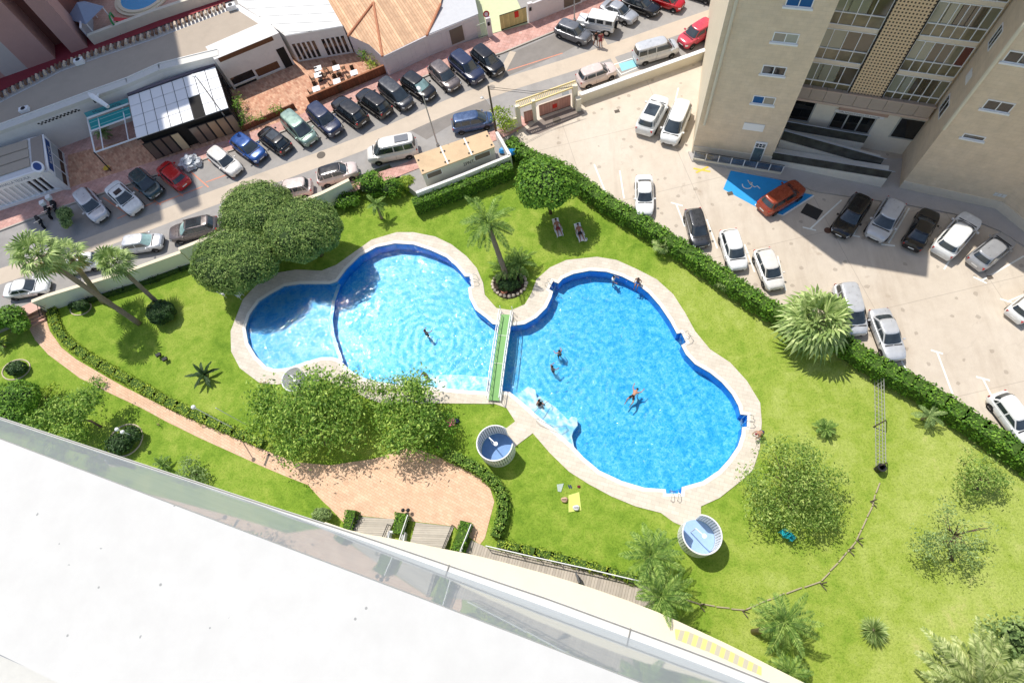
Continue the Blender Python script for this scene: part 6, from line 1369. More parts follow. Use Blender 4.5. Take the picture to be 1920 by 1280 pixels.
mb = MB(); pq = PL([(1265,1178),(1290,1183),(1340,1205),(1428,1250),(1428,1266),(1400,1254),(1330,1222),(1267,1198)], 4.004); mb.sheet([q.xy for q in pq], 4.006); mb.build('striped_mat', t.m, can)
# ================================================================== GARDEN EDGE: walls, steps, deck
gw_ = thing('garden_wall', 'cream street wall with a flat coping behind the clipped trees', 'wall', P(360,490)); mb = MB()
wl_ = PL([(92,581),(120,570),(265,526),(362,491)]); w2_ = PL([(362,489),(480,443),(619,388),(669,363)])
dn = Vector((.3, -.95, 0))*.16
for a, b in zip(wl_, wl_[1:]): mb.wallbox(a+dn, b+dn, -.1, 1.95, .26)
for a, b in zip(w2_, w2_[1:]): mb.wallbox(a+dn, b+dn, -.1, 2.25, .26)
mb.build('wall', mat('garden_wall_cream', (.76, .74, .66), .8, .05, stain=.12), gw_)
mb = MB()
for a, b in zip(wl_, wl_[1:]): mb.wallbox(a+dn, b+dn, 1.952, 2.02, .36)
for a, b in zip(w2_, w2_[1:]): mb.wallbox(a+dn, b+dn, 2.252, 2.32, .36)
mb.build('coping', mat('coping_sand', (.66, .58, .44), .8, .06), gw_)
# car park boundary wall on the street
cw = thing('car_park_wall', 'low cream wall with a white coping between street and car park', 'wall', P(1200,155,SZ)); pc = [P(a, b, SZ) for a, b in [(1088,193),(1200,153),(1318,111)]]; mb = MB()
for a, b in zip(pc, pc[1:]): mb.wallbox(a, b, SZ-.05, SZ+1.05, .3)
mb.build('wall', cream_w, cw); mb = MB()
for a, b in zip(pc, pc[1:]): mb.wallbox(a, b, SZ+1.052, SZ+1.13, .42)
mb.build('coping', wframe, cw)
mb = MB(); mb.box(P(1084,195,SZ+.75), (.5, .5, 1.5), .3); mb.build('end_pillar', cream_w, cw)
# gate structure
gt_ = thing('car_park_gate', 'car park entrance gate with a yellow slatted canopy on cream pillars and pink sheet gates', 'gate', P(1020,215,SZ))
za = SZ+2.7; a, b = P(967,192,za), P(1079,152,za); c_, d_ = P(972,203,za-.25), P(1081,162,za-.25)
mb = MB(); mb.tube([a, b], .1, 5); mb.tube([c_, d_], .1, 5); n = 34
for i in range(n+1): f = i/n; mb.tube([a.lerp(b, f), c_.lerp(d_, f)], .05, 4)
mb.build('slatted_canopy', mat('yellow_slats', (.76, .60, .30), .7, .1), gt_)
for px, py, w in [(974,236,.45),(1003,226,.35),(1078,199,.5)]:
    q = P(px, py, SZ); mb = MB(); mb.box((q.x, q.y, SZ+1.3), (w, .35, 2.6), .3); mb.build('pillar', cream_w, gt_)
gm_ = stripemat('pink_gate', (.66, .33, .26), (.45, .2, .15), .22, .3, .15)
for (x0, y0, x1, y1), h in (((1012,219,1070,199), 1.35), ((984,231,1000,226), 1.35)):
    a, b = P(x0, y0, SZ), P(x1, y1, SZ); mb = MB(); mb.wallbox(a, b, SZ+.12, SZ+h, .06); lf = mb.build('gate_leaf', gm_, gt_); mb = MB(); [mb.wallbox(a, b, z, z+.07, .09) for z in (SZ+.05, SZ+h)]; mb.build('rail', mat('rust_rail', (.16, .09, .06), .7), lf)
pg2 = Plane_(P(1012,219,SZ), P(1070,199,SZ)); mb = MB(); pg2.panel(mb, pg2.L*.42, pg2.L*.56, SZ+.5, SZ+1.0, .06, .03); mb.build('sign', MATS['red_sign'], gt_)
mb = MB(); q = P(1060,173,za-.4); mb.box(q, (.7, .05, .5), .3, 0, (-.5, 0)); mb.build('notice', wframe, gt_)
mb = MB(); a, b = P(950,248,SZ), P(972,238,SZ); mb.wallbox(a, b, SZ, SZ+1.3, .25); mb.build('side_wall', cream_w, gt_)
mb = MB(); mb.sheet([q.xy for q in PL([(985,245),(1012,225),(1070,204),(1090,205),(1097,213),(1010,252),(992,252)], SZ)], SZ+.008); mb.build('gate_ramp', mat('dark_ramp', (.22, .18, .155), .85, .12), kind='structure')
# bin shed
bs_ = thing('bin_shed', 'pale shed with a flat sandy-orange roof divided by two white ridges', 'shed', P(850,310,SZ)); zs = SZ+2.15; rs_ = PL([(776,292),(913,245),(928,275),(791,327)], zs)
mb = MB(); mb.prism([q.xy for q in inset([q.xy for q in rs_], .12)], SZ-.1, zs-.12); mb.build('wall', mat('shed_wall', (.60, .59, .50), .8, .08, stain=.1), bs_)
mb = MB(); mb.prism([q.xy for q in rs_], zs-.11, zs); mb.build('roof', mat('sandy_roof', (.56, .405, .25), .9, .14, .9, 14, stain=.25), bs_)
mb = MB()
for f in (.36, .685): a, b = rs_[0].lerp(rs_[1], f), rs_[3].lerp(rs_[2], f); mb.wallbox(a, b, zs, zs+.07, .12)
mb.build('roof_joint', wframe, bs_); mb = MB()
for f in (.03, .335, .385, .66, .71, .97):
    for g in (.3, .85): q = rs_[0].lerp(rs_[1], f).lerp(rs_[3].lerp(rs_[2], f), g); mb.lathe((q.x, q.y, zs+.003), [(0, .05), (.09, .05), (.09, 0)], 8)
mb.build('roof_bolts', MATS['black_plastic'], bs_)
pSh = Plane_(*[Vector((*q, 0)) for q in (inset([q.xy for q in rs_], .12)[3], inset([q.xy for q in rs_], .12)[2])])
for x0, x1 in ((.35, 1.75), (pSh.L-2.0, pSh.L-.5)):
    q = MB(); pSh.panel(q, x0-.07, x1+.07, zs-.95, zs-.25, .03, .04); w_ = q.build('window', wframe, bs_); q = MB(); pSh.panel(q, x0, x1, zs-.88, zs-.32, .05, .03); q.build('louvre', MATS['brown_shutter'], w_)
text_on(bs_, '2PNT.', pSh, pSh.L*.63, zs-.85, .42, 1.15, mat('graffiti_black', (.03, .03, .03), .7), .02, name='graffiti')
lw = thing('shed_yard_wall', 'white low wall wrapping the bin shed on its garden side', 'wall', P(900,320,SZ)); mb = MB()
pl_ = [P(a, b, SZ+1.1) for a, b in [(931,247),(956,291),(868,327),(780,361)]]
for a, b in zip(pl_, pl_[1:]): mb.wallbox(a, b, -.1, SZ+1.1, .28)
mb.build('wall', white_w, lw)
rr = random.Random(9); q0 = P(964,293,.3); tp_ = thing('blue_tarp_heap', 'heap of crumpled blue plastic at the hedge corner', 'tarp', q0); mb = MB()
for i in range(9): blob(mb, (q0.x+rr.gauss(0, .45), q0.y+rr.gauss(0, .4), 1.0+rr.uniform(0, .5)), (.35, .3, .25), i, 10, .35)
mb.build('sheet', mat('blue_plastic', (.03, .26, .62), .35, .3, 3), tp_)
q0 = P(360,308,SZ); bg_ = thing('bag_heap', 'pile of clear plastic bags on the road right of the bright red car', 'bags', q0)
for i in range(16):
    mb = MB(); a = i*2.4; r_ = .28*sqrt(i); blob(mb, (q0.x+cos(a)*r_, q0.y+sin(a)*r_*.8, SZ+.25+(.35 if i < 5 else 0)), (.36, .32, .28), i, 10, .45); mb.build('bag', mat('bag_plastic', (.50, .52, .54), .3, .35, 6), bg_, smooth=False)
# plaza steps, planters
wood = stripemat('grey_decking', (.50, .455, .38), (.24, .20, .16), .16, radians(92), .1, var=.12)
wood2 = stripemat('walkway_boards', (.50, .44, .37), (.26, .21, .17), .20, radians(18), .12, var=.12)
for i, (pp, lab) in enumerate([([(672,968),(741,973),(726,1014),(665,1003)], 'flight of pale wooden steps left of the framed hedge planter'),([(780,979),(851,987),(836,1032),(773,1020)], 'flight of pale wooden steps right of the framed hedge planter')]):
    q = PL(pp); st_ = thing('garden_steps', lab, 'steps', q[0]); mb = MB()
    for k in range(5):
        f0, f1 = k/5, 1.0; mb.prism([q[0].lerp(q[3], f0).xy, q[1].lerp(q[2], f0).xy, q[2].xy, q[3].xy], .04+.13*k-(.13 if k else .03), .04+.13*k+.06)
    mb.build('treads', wood, st_)
for i, (pp, h, lab) in enumerate([([(646,957),(670,960),(662,992),(640,988)], .95, 'small hedge block at the left end of the steps'),([(739,963),(767,965),(759,998),(733,995)], .95, 'hedge block in a white frame between the two flights of steps'),([(859,978),(886,982),(869,1034),(846,1029)], .95, 'hedge block at the right end of the steps')]):
    q = PL(pp, .9); a = (q[0]+q[1])/2; b = (q[3]+q[2])/2; hedge('hedge_planter', [a, b], (q[1]-q[0]).length*.8, h, 0, lf_hedge, lab, 110, .14, 20+i)
pf = PL([(729,996),(758,998),(755,1016),(726,1014)], .7); pt_ = thing('planter_box', 'open white planter frame below the middle hedge block', 'planter', pf[0]); mb = MB()
for a, b in zip(pf, pf[1:]+pf[:1]): mb.wallbox(a, b, 0, .7, .14)
mb.build('frame', wframe, pt_)
for pts, lab in [([(887,985),(868,1036)], 'white railing beside the right hedge block'),([(770,968),(757,1014)], 'white railing along the right side of the framed planter'),([(733,985),(724,1014)], 'thin dark railing left of the framed planter'),([(852,986),(836,1030)], 'dark railing on the right of the right steps'),([(672,972),(664,1003)], 'thin railing on the left of the left steps')]:
    q = PL(pts, .1); t_ = thing('railing', lab, 'railing', q[0]); mb = MB(); mb.tube([q[0], q[0]+Vector((0, 0, .9)), q[1]+Vector((0, 0, 1.2)), q[1]], .035, 5); mb.tube([q[0]+Vector((0, 0, .5)), q[1]+Vector((0, 0, .8))], .025, 5); mb.build('rail', wframe if 'white' in lab else MATS['black_plastic'], t_)
dk = PL([(884,1012),(915,1027),(1000,1046),(1100,1068),(1200,1092),(1232,1104),(1222,1150),(1120,1120),(1000,1080),(870,1042)]); mb = MB(); mb.prism([q.xy for q in dk], -.05, .1); mb.build('boardwalk', wood2, kind='structure')
rl = PL([(914,1025),(1000,1045),(1100,1067),(1202,1091)], .1); t_ = thing('boardwalk_railing', 'white railing with dark lower rail along the low hedge and boardwalk', 'railing', rl[0]); mb = MB(); mb.tube([q+Vector((0, 0, .95)) for q in rl], .04, 6); mb.build('top_rail', wframe, t_); mb = MB(); mb.tube([q+Vector((0, 0, .45)) for q in rl], .03, 6)
for i in range(9): f = i/8*3; k = min(2, int(f)); q = rl[k].lerp(rl[k+1], f-k); mb.tube([q, q+Vector((0, 0, .95))], .03, 5)
mb.build('posts', MATS['black_plastic'], t_)
q = P(1083,1084,0); t_ = thing('screen_divider', 'dark upright screen standing across the boardwalk', 'divider', q); mb = MB(); mb.wallbox(P(1080,1075), P(1086,1093), .1, 1.3, .12); mb.build('screen', mat('slate_panel', (.10, .10, .10), .6, .1), t_)
# entrance steps at the left edge
es_ = thing('entrance_steps', 'pink paved steps with dark railings at the left end of the peach path', 'steps', P(60,600)); q = PL([(30,604),(84,583),(89,600),(44,620)]); up_ = [P(22,590,1.0), P(80,566,1.0)]
for k in range(5):
    f = k/5; g = 1.0; a0, a1 = q[3].lerp(P(28,600), f), q[2].lerp(P(84,580), f); mb = MB(); mb.prism([a0.xy, a1.xy, P(84,576).xy, P(26,598).xy], -.05+.19*k, .05+.19*(k+1)-.02*0); mb.build('step', mat('pink_step', (.60, .36, .29), .8, .12), es_)
for pts in ([(44,620),(26,598)], [(89,600),(84,578)], [(60,612),(44,590)]):
    a, b = P(*pts[0]), P(*pts[1], 1.0); mb = MB(); mb.tube([a, a+Vector((0, 0, .9)), b+Vector((0, 0, .9)), b], .035, 5); mb.tube([a+Vector((0, 0, .5)), b+Vector((0, 0, .5))], .025, 5); mb.build('railing', MATS['black_plastic'], es_)
mb = MB(); mb.sheet([k.xy for k in PL([(5,592),(72,560),(88,572),(30,602)], SZ)], SZ+.02); mb.build('entrance_landing', mat('pink_landing', (.58, .37, .31), .8, .12), kind='structure')
# ================================================================== POOL FURNITURE
steel = mat('stainless', (.62, .63, .65), .22, .05, metal=.9)
for i, (px, py, dx, dy) in enumerate([(884,528,1,-.15),(1036,538,-1,-.5),(1281,636,1,-.45),(1396,789,1,.05),(1263,922,.05,1)]):
    c = P(px, py); d = (P(px+dx*20, py+dy*20)-c).normalized(); s = Vector((-d.y, d.x, 0))*.24
    lab = ['steel pool ladder on the right rim of the left pool','steel pool ladder at the upper left rim of the right pool','steel pool ladder halfway down the right rim','steel pool ladder at the right end by the bending person','steel pool ladder with long handrails at the bottom rim'][i]
    t_ = thing('pool_ladder', lab, 'ladder', c, 0, 'steel ladders around the pool')
    for sg in (-1, 1):
        mb = MB(); o_ = c+s*sg; mb.tube([o_-d*.12+Vector((0, 0, -.9)), o_-d*.12+Vector((0, 0, .55)), o_+d*.05+Vector((0, 0, .8)), o_+d*.35+Vector((0, 0, .8)), o_+d*.6+Vector((0, 0, .5)), o_+d*.62+Vector((0, 0, .06))], .022, 6); mb.build('handrail', steel, t_, smooth=True)
    for z in (-.25, -.5, -.75): mb = MB(); mb.tube([c-s-d*.12+Vector((0, 0, z)), c+s-d*.12+Vector((0, 0, z))], .025, 6); mb.build('rung', steel, t_)
# handrails in the shallow entry
for pts, lab in [([(1003,778),(1013,768),(1030,752)], 'curved steel handrail beside the person on the pale pool steps'),([(1006,790),(1040,805),(1062,800)], 'long steel handrail frame across the pale pool steps')]:
    q = PL(pts); t_ = thing('pool_handrail', lab, 'handrail', q[0]); mb = MB(); mb.tube([q[0]+Vector((0, 0, 0)), q[0]+Vector((0, 0, .85)), q[1]+Vector((0, 0, .75)), q[2]+Vector((0, 0, .2)), q[2]+Vector((0, 0, -.3))], .025, 6); mb.build('tube', steel, t_)
# bridge
br_ = thing('footbridge', 'narrow green footbridge with white truss sides between the two pool halves', 'bridge', P(937,670)); 
a, b = P(949,589,.35), P(926,750,.35); d = (b-a).normalized(); s = Vector((-d.y, d.x, 0)); L = (b-a).length; N_ = 12
def bz(f): return .30+.28*sin(pi*f)
mb = MB(); md = MB()
for i in range(N_):
    f0, f1 = i/N_, (i+1)/N_; p0, p1 = a.lerp(b, f0), a.lerp(b, f1); p0.z = bz(f0); p1.z = bz(f1); w = .43
    mb.quad(p0-s*w, p1-s*w, p1+s*w, p0+s*w); mb.quad(p0+s*w-Vector((0, 0, .08)), p1+s*w-Vector((0, 0, .08)), p1-s*w-Vector((0, 0, .08)), p0-s*w-Vector((0, 0, .08)))
mb.build('walkway', mat('green_carpet', (.20, .38, .14), .9, .08, 2, 30), br_)
for f in (.27, .60):
    p0 = a.lerp(b, f); p0.z = bz(f)+.012; mb = MB(); mb.wallbox(p0-s*.43, p0+s*.43, p0.z, p0.z+.02, .05); mb.build('joint_strip', mat('pale_joint', (.6, .66, .5), .7), br_)
for sg in (-1, 1):
    mb = MB(); lo = []; hi = []
    for i in range(N_+1): f = i/N_; p0 = a.lerp(b, f)+s*sg*.52; lo.append(Vector((p0.x, p0.y, bz(f)-.02))); hi.append(Vector((p0.x, p0.y, bz(f)+.88)))
    mb.tube(lo, .06, 6); mb.tube(hi, .04, 6)
    for i in range(N_+1): mb.tube([lo[i], hi[i]], .022, 4)
    for i in range(N_): mb.tube([lo[i], hi[i+1]], .018, 4)
    mb.build('truss_side', wframe, br_)
    mb = MB(); mb.tube([lo[0], lo[0]-d*.4+Vector((0, 0, -.2)), hi[0]-d*.35], .03, 5); mb.build('end_rail', wframe, br_)
# showers
slat_m = stripemat('white_slats', (.78, .78, .76), (.78, .78, .76), 5, 0, 0, var=.0, bumps=0); tile_b = mat('blue_mosaic', (.12, .25, .50), .4, .2, 3, 20)
def shower(px, py, r_, open_deg, lab, flo, h=2.15, roofed=False):
    c = P(px, py); t_ = thing('pool_shower', lab, 'shower', c, 0, 'round slatted pool showers')
    n = 36; gap = 62; a0 = open_deg+gap/2; tot = 360-gap; mb = MB(); ring_t = []; ring_b = []
    for i in range(n+1):
        a_ = radians(a0+tot*i/n); rr_ = r_*(1+.16*(i/n)**4*0); q = c+Vector((cos(a_)*rr_, sin(a_)*rr_, 0)); ring_t.append(q+Vector((0, 0, h))); ring_b.append(q+Vector((0, 0, .15)))
        e = MB
        ax = atan2(sin(a_), cos(a_)); mb.box((q.x, q.y, .15+(h-.15)/2), (.09, .13, h-.15), ax)
    mb.build('slats', wframe, t_)
    for nm, rg in (('top_ring', ring_t), ('bottom_ring', ring_b)): mb = MB(); mb.tube(rg, .055, 6); mb.build(nm, wframe, t_, smooth=True)
    mb = MB(); mb.tube([q.lerp(k, .5) for q, k in zip(ring_t, ring_b)], .035, 5); mb.build('middle_ring', wframe, t_)
    mb = MB(); k = 40; mb.add([c+Vector((cos(radians(a0+tot*i/k))*r_*.985, sin(radians(a0+tot*i/k))*r_*.985, z)) for z in (.16, h-.05) for i in range(k+1)], [(i, i+1, i+k+2, i+k+1) for i in range(k)]); mb.build('screen', glass('shower_screen', (.13, .15, .13), .4, var=.15), t_)
    mb = MB(); mb.lathe(c, [(0, .09), (r_*.95, .09), (r_, .0)], 32); mb.build('base', flo, t_)
    mb = MB(); mb.tube([c+Vector((-r_*.3, r_*.3, .09)), c+Vector((-r_*.3, r_*.3, h+.1)), c+Vector((.1, -.1, h+.15))], .035, 6); mb.lathe(c+Vector((.1, -.1, h+.08)), [(0, .06), (.16, .06), (.16, 0), (0, 0)], 14); mb.build('shower_head', wframe, t_)
    return t_
shower(934,843,1.36, 25, 'round white slatted shower with a blue floor beside the path to the pale pool steps', tile_b)
shower(1306,1008,1.30, 115, 'round white shower with a light blue floor at the bottom of the right pool', mat('pale_blue_mosaic', (.30, .44, .66), .4, .12, 3, 20))
shower(570,725,1.05, 60, 'round shower half covered by the large plaza tree', grey_w, 1.9)
# stone ring with palm
c = P(955,533); t_ = thing('stone_ring', 'ring of rough pale stones around the tall palm and cycads', 'stones', c); rr = random.Random(4); mb = MB(); mb.lathe(c, [(0, .10), (1.35, .08), (1.5, 0)], 22); mb.build('soil', mat('dark_soil', (.05, .035, .025), .95, .3), t_)
for i in range(24): a_ = 2*pi*i/24; mb = MB(); blob(mb, (c.x+cos(a_)*1.5, c.y+sin(a_)*1.25, .10), (.17, .15, .16), i, 8, .4); mb.build('stone', mat('pale_rock', (.50, .42, .33), .9, .25, 3), t_)
c = P(946,546); t_ = thing('flower_pot', 'terracotta ring pot at the foot of the stone ring', 'pot', c); mb = MB(); mb.lathe(c, [(.0, .16), (.26, .16), (.26, .3), (.34, .3), (.32, 0)], 18); mb.build('pot', mat('terracotta', (.48, .19, .12), .8, .1), t_)
# bed edging rings
def edging(px, py, rx, ry, lab, m_='pale_edging', rz=0):
    c = P(px, py); mb = MB(); mb.tube([c+Vector((cos(a)*rx, sin(a)*ry, .04)) for a in [2*pi*k/24 for k in range(25)]], .06, 5); mb.build('bed_edging', mat(m_, (.55, .45, .34), .9, .15), label=lab, cat='edging')
edging(152,578,1.05,.75,'pale edging ring around the small clipped shrub near the gate'); edging(31,693,1.35,1.0,'pale edging ring around the shrub at the left edge')
edging(236,825,1.5,1.4,'edging ring around the dark flowering bush beside the globe lamps')
# lamps
def globe_lamp(px, py, h, lab, n=1, top=None):
    b = P(px, py); t_ = thing('garden_lamp', lab, 'lamp', b, 0, 'white globe garden lamps'); tp_ = b+Vector((0, 0, h))
    mb = MB(); mb.tube([b, tp_], [.05, .035], 8); mb.lathe(b, [(.11, 0), (.11, .15), (.06, .2)], 10); mb.build('post', mat('lamp_white', (.74, .75, .74), .4, .04), t_)
    for i in range(n):
        q = tp_+Vector((.28*(i*2-1), -.12*(i*2-1), .1)) if n > 1 else tp_+Vector((0, 0, .15)); 
        if n > 1: mb = MB(); mb.tube([tp_, q], .03, 5); mb.build('arm', MATS['lamp_white'], t_)
        mb = MB(); mb.lathe(q, [(.17*sin(pi*k/10)+.001, .17*-cos(pi*k/10)+.17) for k in range(11)], 14); mb.build('globe', mat('globe_glass', (.85, .85, .83), .2, .02), t_, smooth=True)
globe_lamp(441,804,5.6,'tall white lamp post with a single globe beside the low path hedge')
globe_lamp(263,822,2.2,'low garden lamp with two white globes near the dark flowering bush', 2)
q = P(462,796); t_ = thing('thin_pole', 'second thin white pole without a globe beside the path hedge', 'pole', q); mb = MB(); mb.tube([q, q+Vector((0, 0, 4.6))], .03, 6); mb.build('pole', MATS['lamp_white'], t_)
def street_lamp(bx, by, h, lab, m, arm=None, r_=.06):
    b = P(bx, by, SZ); t_ = thing('street_lamp', lab, 'street lamp', b); mb = MB(); mb.tube([b, b+Vector((0, 0, h))], [r_*1.4, r_*.8], 8); mb.lathe(b, [(.16, 0), (.16, .3), (.09, .35)], 10); mb.build('post', m, t_)
    e = b+Vector((0, 0, h)); ar = arm or Vector((.5, -.9, .15)); mb = MB(); mb.tube([e, e+ar*.7], r_*.7, 6); mb.build('arm', m, t_); mb = MB(); q = e+ar; mb.lathe(q, [(0, .12), (.2, .06), (.24, 0), (0, -.02)], 12, sx=1.3, sy=.8, rz=atan2(ar.y, ar.x)); mb.build('lamp_head', mat('lamp_grey', (.60, .60, .60), .4, .05), t_)
gp = mat('galvanised', (.42, .41, .39), .5, .08, metal=.3)
street_lamp(442,247,7.0,'thin grey street lamp in front of the white-roofed glass pavilion', gp, Vector((-.3, .2, .1)))
street_lamp(821,273,6.6,'thin grey street lamp rising behind the bin shed roof', gp, Vector((-.3, .5, .1)))
street_lamp(1077,40,4.6,'slim street lamp beside the dark blue-grey off-roader', gp, Vector((.2, .3, .1)), .05)
b = P(930,246,SZ); t_ = thing('utility_pole', 'dark wooden utility pole with a small lamp and wires next to the blue people carrier', 'pole', b); mb = MB(); mb.tube([b, b+Vector((0, 0, 5.6))], [.11, .08], 8); mb.build('post', mat('dark_wood', (.10, .08, .06), .85, .2), t_)
e = b+Vector((0, 0, 5.5)); g = P(1078,162,SZ+2.9)
for dz in (0, .25): mb = MB(); mb.tube([e-Vector((0, 0, dz)), (e+g)/2-Vector((0, 0, .6+dz)), g], .018, 4); mb.build('wire', MATS['black_plastic'], t_)
mb = MB(); mb.tube([b+Vector((0, 0, 3.6)), b+Vector((-.8, .45, 3.9))], .03, 5); mb.lathe(b+Vector((-.85, .5, 3.85)), [(0, .1), (.16, .05), (.18, 0)], 10); mb.build('lamp', gp, t_)
q = P(210,322,SZ); t_ = thing('dark_signpost', 'thin dark ornamental post on the brick terrace next to a yellow round board', 'post', q); mb = MB(); mb.tube([q, q+Vector((-.3, .5, 2.4))], .06, 6); mb.build('post', MATS['black_plastic'], t_); mb = MB(); mb.lathe(q+Vector((-.5, .3, .3)), [(0, .02), (.35, .02), (.35, 0)], 14); mb.build('board', mat('mustard', (.55, .35, .04), .6), t_)
# fences on the lawn
fb = [P(1638,712), P(1640,800), P(1641,878)]; t_ = thing('mesh_fence', 'short run of grey metal fence panels on the right lawn', 'fence', fb[0]); 
for a, b in zip(fb, fb[1:]):
    mb = MB(); L = (b-a).length; n = 12
    for k in range(n+1): q = a.lerp(b, k/n); mb.tube([q, q+Vector((.25, .12, 1.15))], .02, 4)
    for z in (.1, .5, .85, 1.15): mb.tube([a+Vector((.25, .12, 1.15))*(z/1.15), b+Vector((.25, .12, 1.15))*(z/1.15)], .022, 4)
    mb.build('panel', gp, t_)
for q in fb: mb = MB(); mb.tube([q-Vector((.1, 0, 0)), q+Vector((.28, .14, 1.25))], .05, 6); mb.tube([q+Vector((.28, .14, 1.25)), q+Vector((.9, .25, .05))], .035, 5); mb.build('post', MATS['dark_wood'], t_)
c = P(1645,880); t_ = thing('round_bin', 'round dark bin at the lower end of the grey metal fence', 'bin', c); mb = MB(); mb.lathe(c, [(.24, 0), (.28, .7), (.31, .72), (.31, .78), (.2, .78), (.19, .3), (0, .3)], 16); mb.build('bin', MATS['black_plastic'], t_)
lg = [P(a, b) for a, b in [(1648,905),(1634,950),(1604,1015),(1570,1055),(1538,1090),(1470,1112),(1396,1143),(1312,1132),(1255,1112)]]; t_ = thing('log_edging', 'line of low wooden log edging curving across the lower right lawn', 'edging', lg[0]); mb = MB(); rr = random.Random(2)
for a, b in zip(lg, lg[1:]):
    L = (b-a).length; n = max(1, int(L/.9))
    for k in range(n): p0, p1 = a.lerp(b, k/n), a.lerp(b, (k+.9)/n); mb.tube([p0+Vector((rr.uniform(-.04, .04), 0, .06)), p1+Vector((0, rr.uniform(-.04, .04), .08))], .05, 6)
mb.build('logs', mat('weathered_wood', (.36, .31, .20), .9, .25, 5), t_)
for px, py, lab in [(1632,940,'first'),(1606,1012,'second'),(1590,1030,'third'),(1538,1094,'fourth'),(1392,1145,'fifth'),(1312,1134,'sixth')]:
    q = P(px, py); t_ = thing('fence_post', lab+' V-shaped wooden post along the log edging counted from the upper end', 'post', q, 0, 'V-shaped posts along the log edging'); mb = MB(); mb.tube([q, q+Vector((.25, .08, .5))], .045, 6); mb.tube([q+Vector((0, 0, .02)), q+Vector((.25, -.4, .2))], .035, 6); mb.build('stakes', MATS['dark_wood'], t_)
for px, py, lab in [(302,668,'upper of two small black spotlights on the left lawn'),(314,676,'lower of two small black spotlights on the left lawn')]:
    q = P(px, py); t_ = thing('garden_spotlight', lab, 'spotlight', q); mb = MB(); mb.tube([q, q+Vector((0, 0, .25))], .04, 6); mb.box(q+Vector((0, 0, .36)), (.42, .3, .22), .5); mb.build('housing', MATS['black_plastic'], t_)
q = P(764,958); t_ = thing('globe_bollard', 'small black double globe lamp above the middle hedge block', 'lamp', q); mb = MB(); [blob(mb, (q.x+k*.2, q.y, .55), (.15, .15, .15), k, 12, 0) for k in (-1, 1)]; mb.tube([q, q+Vector((0, 0, .5))], .04, 6); mb.build('lamp', MATS['black_plastic'], t_)
# ================================================================== LOUNGERS, CHAIRS, TOWELS
pl_white = mat('white_plastic', (.76, .77, .76), .4, .05)
def lounger(px, py, deg, lab):
    q = P(px, py); t_ = thing('sun_lounger', lab, 'lounger', q, radians(deg)); mb = MB(); mb.box((.25, 0, .32), (1.25, .62, .05)); mb.box((-.62, 0, .5), (.68, .6, .05), 0, 0, (0, .6)); mb.build('seat', pl_white, t_, world=False)
    mb = MB(); [mb.box((.2, s*.34, .45), (.5, .05, .04)) for s in (-1, 1)]; mb.build('armrests', pl_white, t_, world=False)
    for x in (-.3, .75):
        for s in (-1, 1): mb = MB(); mb.tube([(x, s*.27, 0), (x, s*.27, .31)], .03, 6); mb.build('leg', pl_white, t_, world=False)
    return t_
skin = mat('skin', (.42, .22, .14), .55, .1, 8, obj=True); skin2 = mat('skin_tanned', (.30, .14, .085), .55, .1, 8, obj=True)
hair_d = mat('hair_dark', (.02, .014, .01), .8, .3, 20, obj=True)
def skin_mesh(J, E_, rad):
    me = bpy.data.meshes.new('t'); names = list(J); ix = {n: i for i, n in enumerate(names)}
    me.from_pydata([J[n] for n in names], [(ix[a], ix[b]) for a, b in E_], []); o = bpy.data.objects.new('t', me); COL.objects.link(o)
    md = o.modifiers.new('s', 'SKIN'); sv = me.skin_vertices[0].data
    for n in names: sv[ix[n]].radius = (rad[n], rad[n]); sv[ix[n]].use_root = (n == 'pelvis')
    s2 = o.modifiers.new('d', 'SUBSURF'); s2.levels = 1; s2.render_levels = 1
    bpy.context.view_layer.update(); dg = bpy.context.evaluated_depsgraph_get(); ev = o.evaluated_get(dg); m2 = bpy.data.meshes.new_from_object(ev)
    vs = [tuple(v.co) for v in m2.vertices]; fs = [tuple(p.vertices) for p in m2.polygons]; bpy.data.objects.remove(o); bpy.data.meshes.remove(m2); return vs, fs
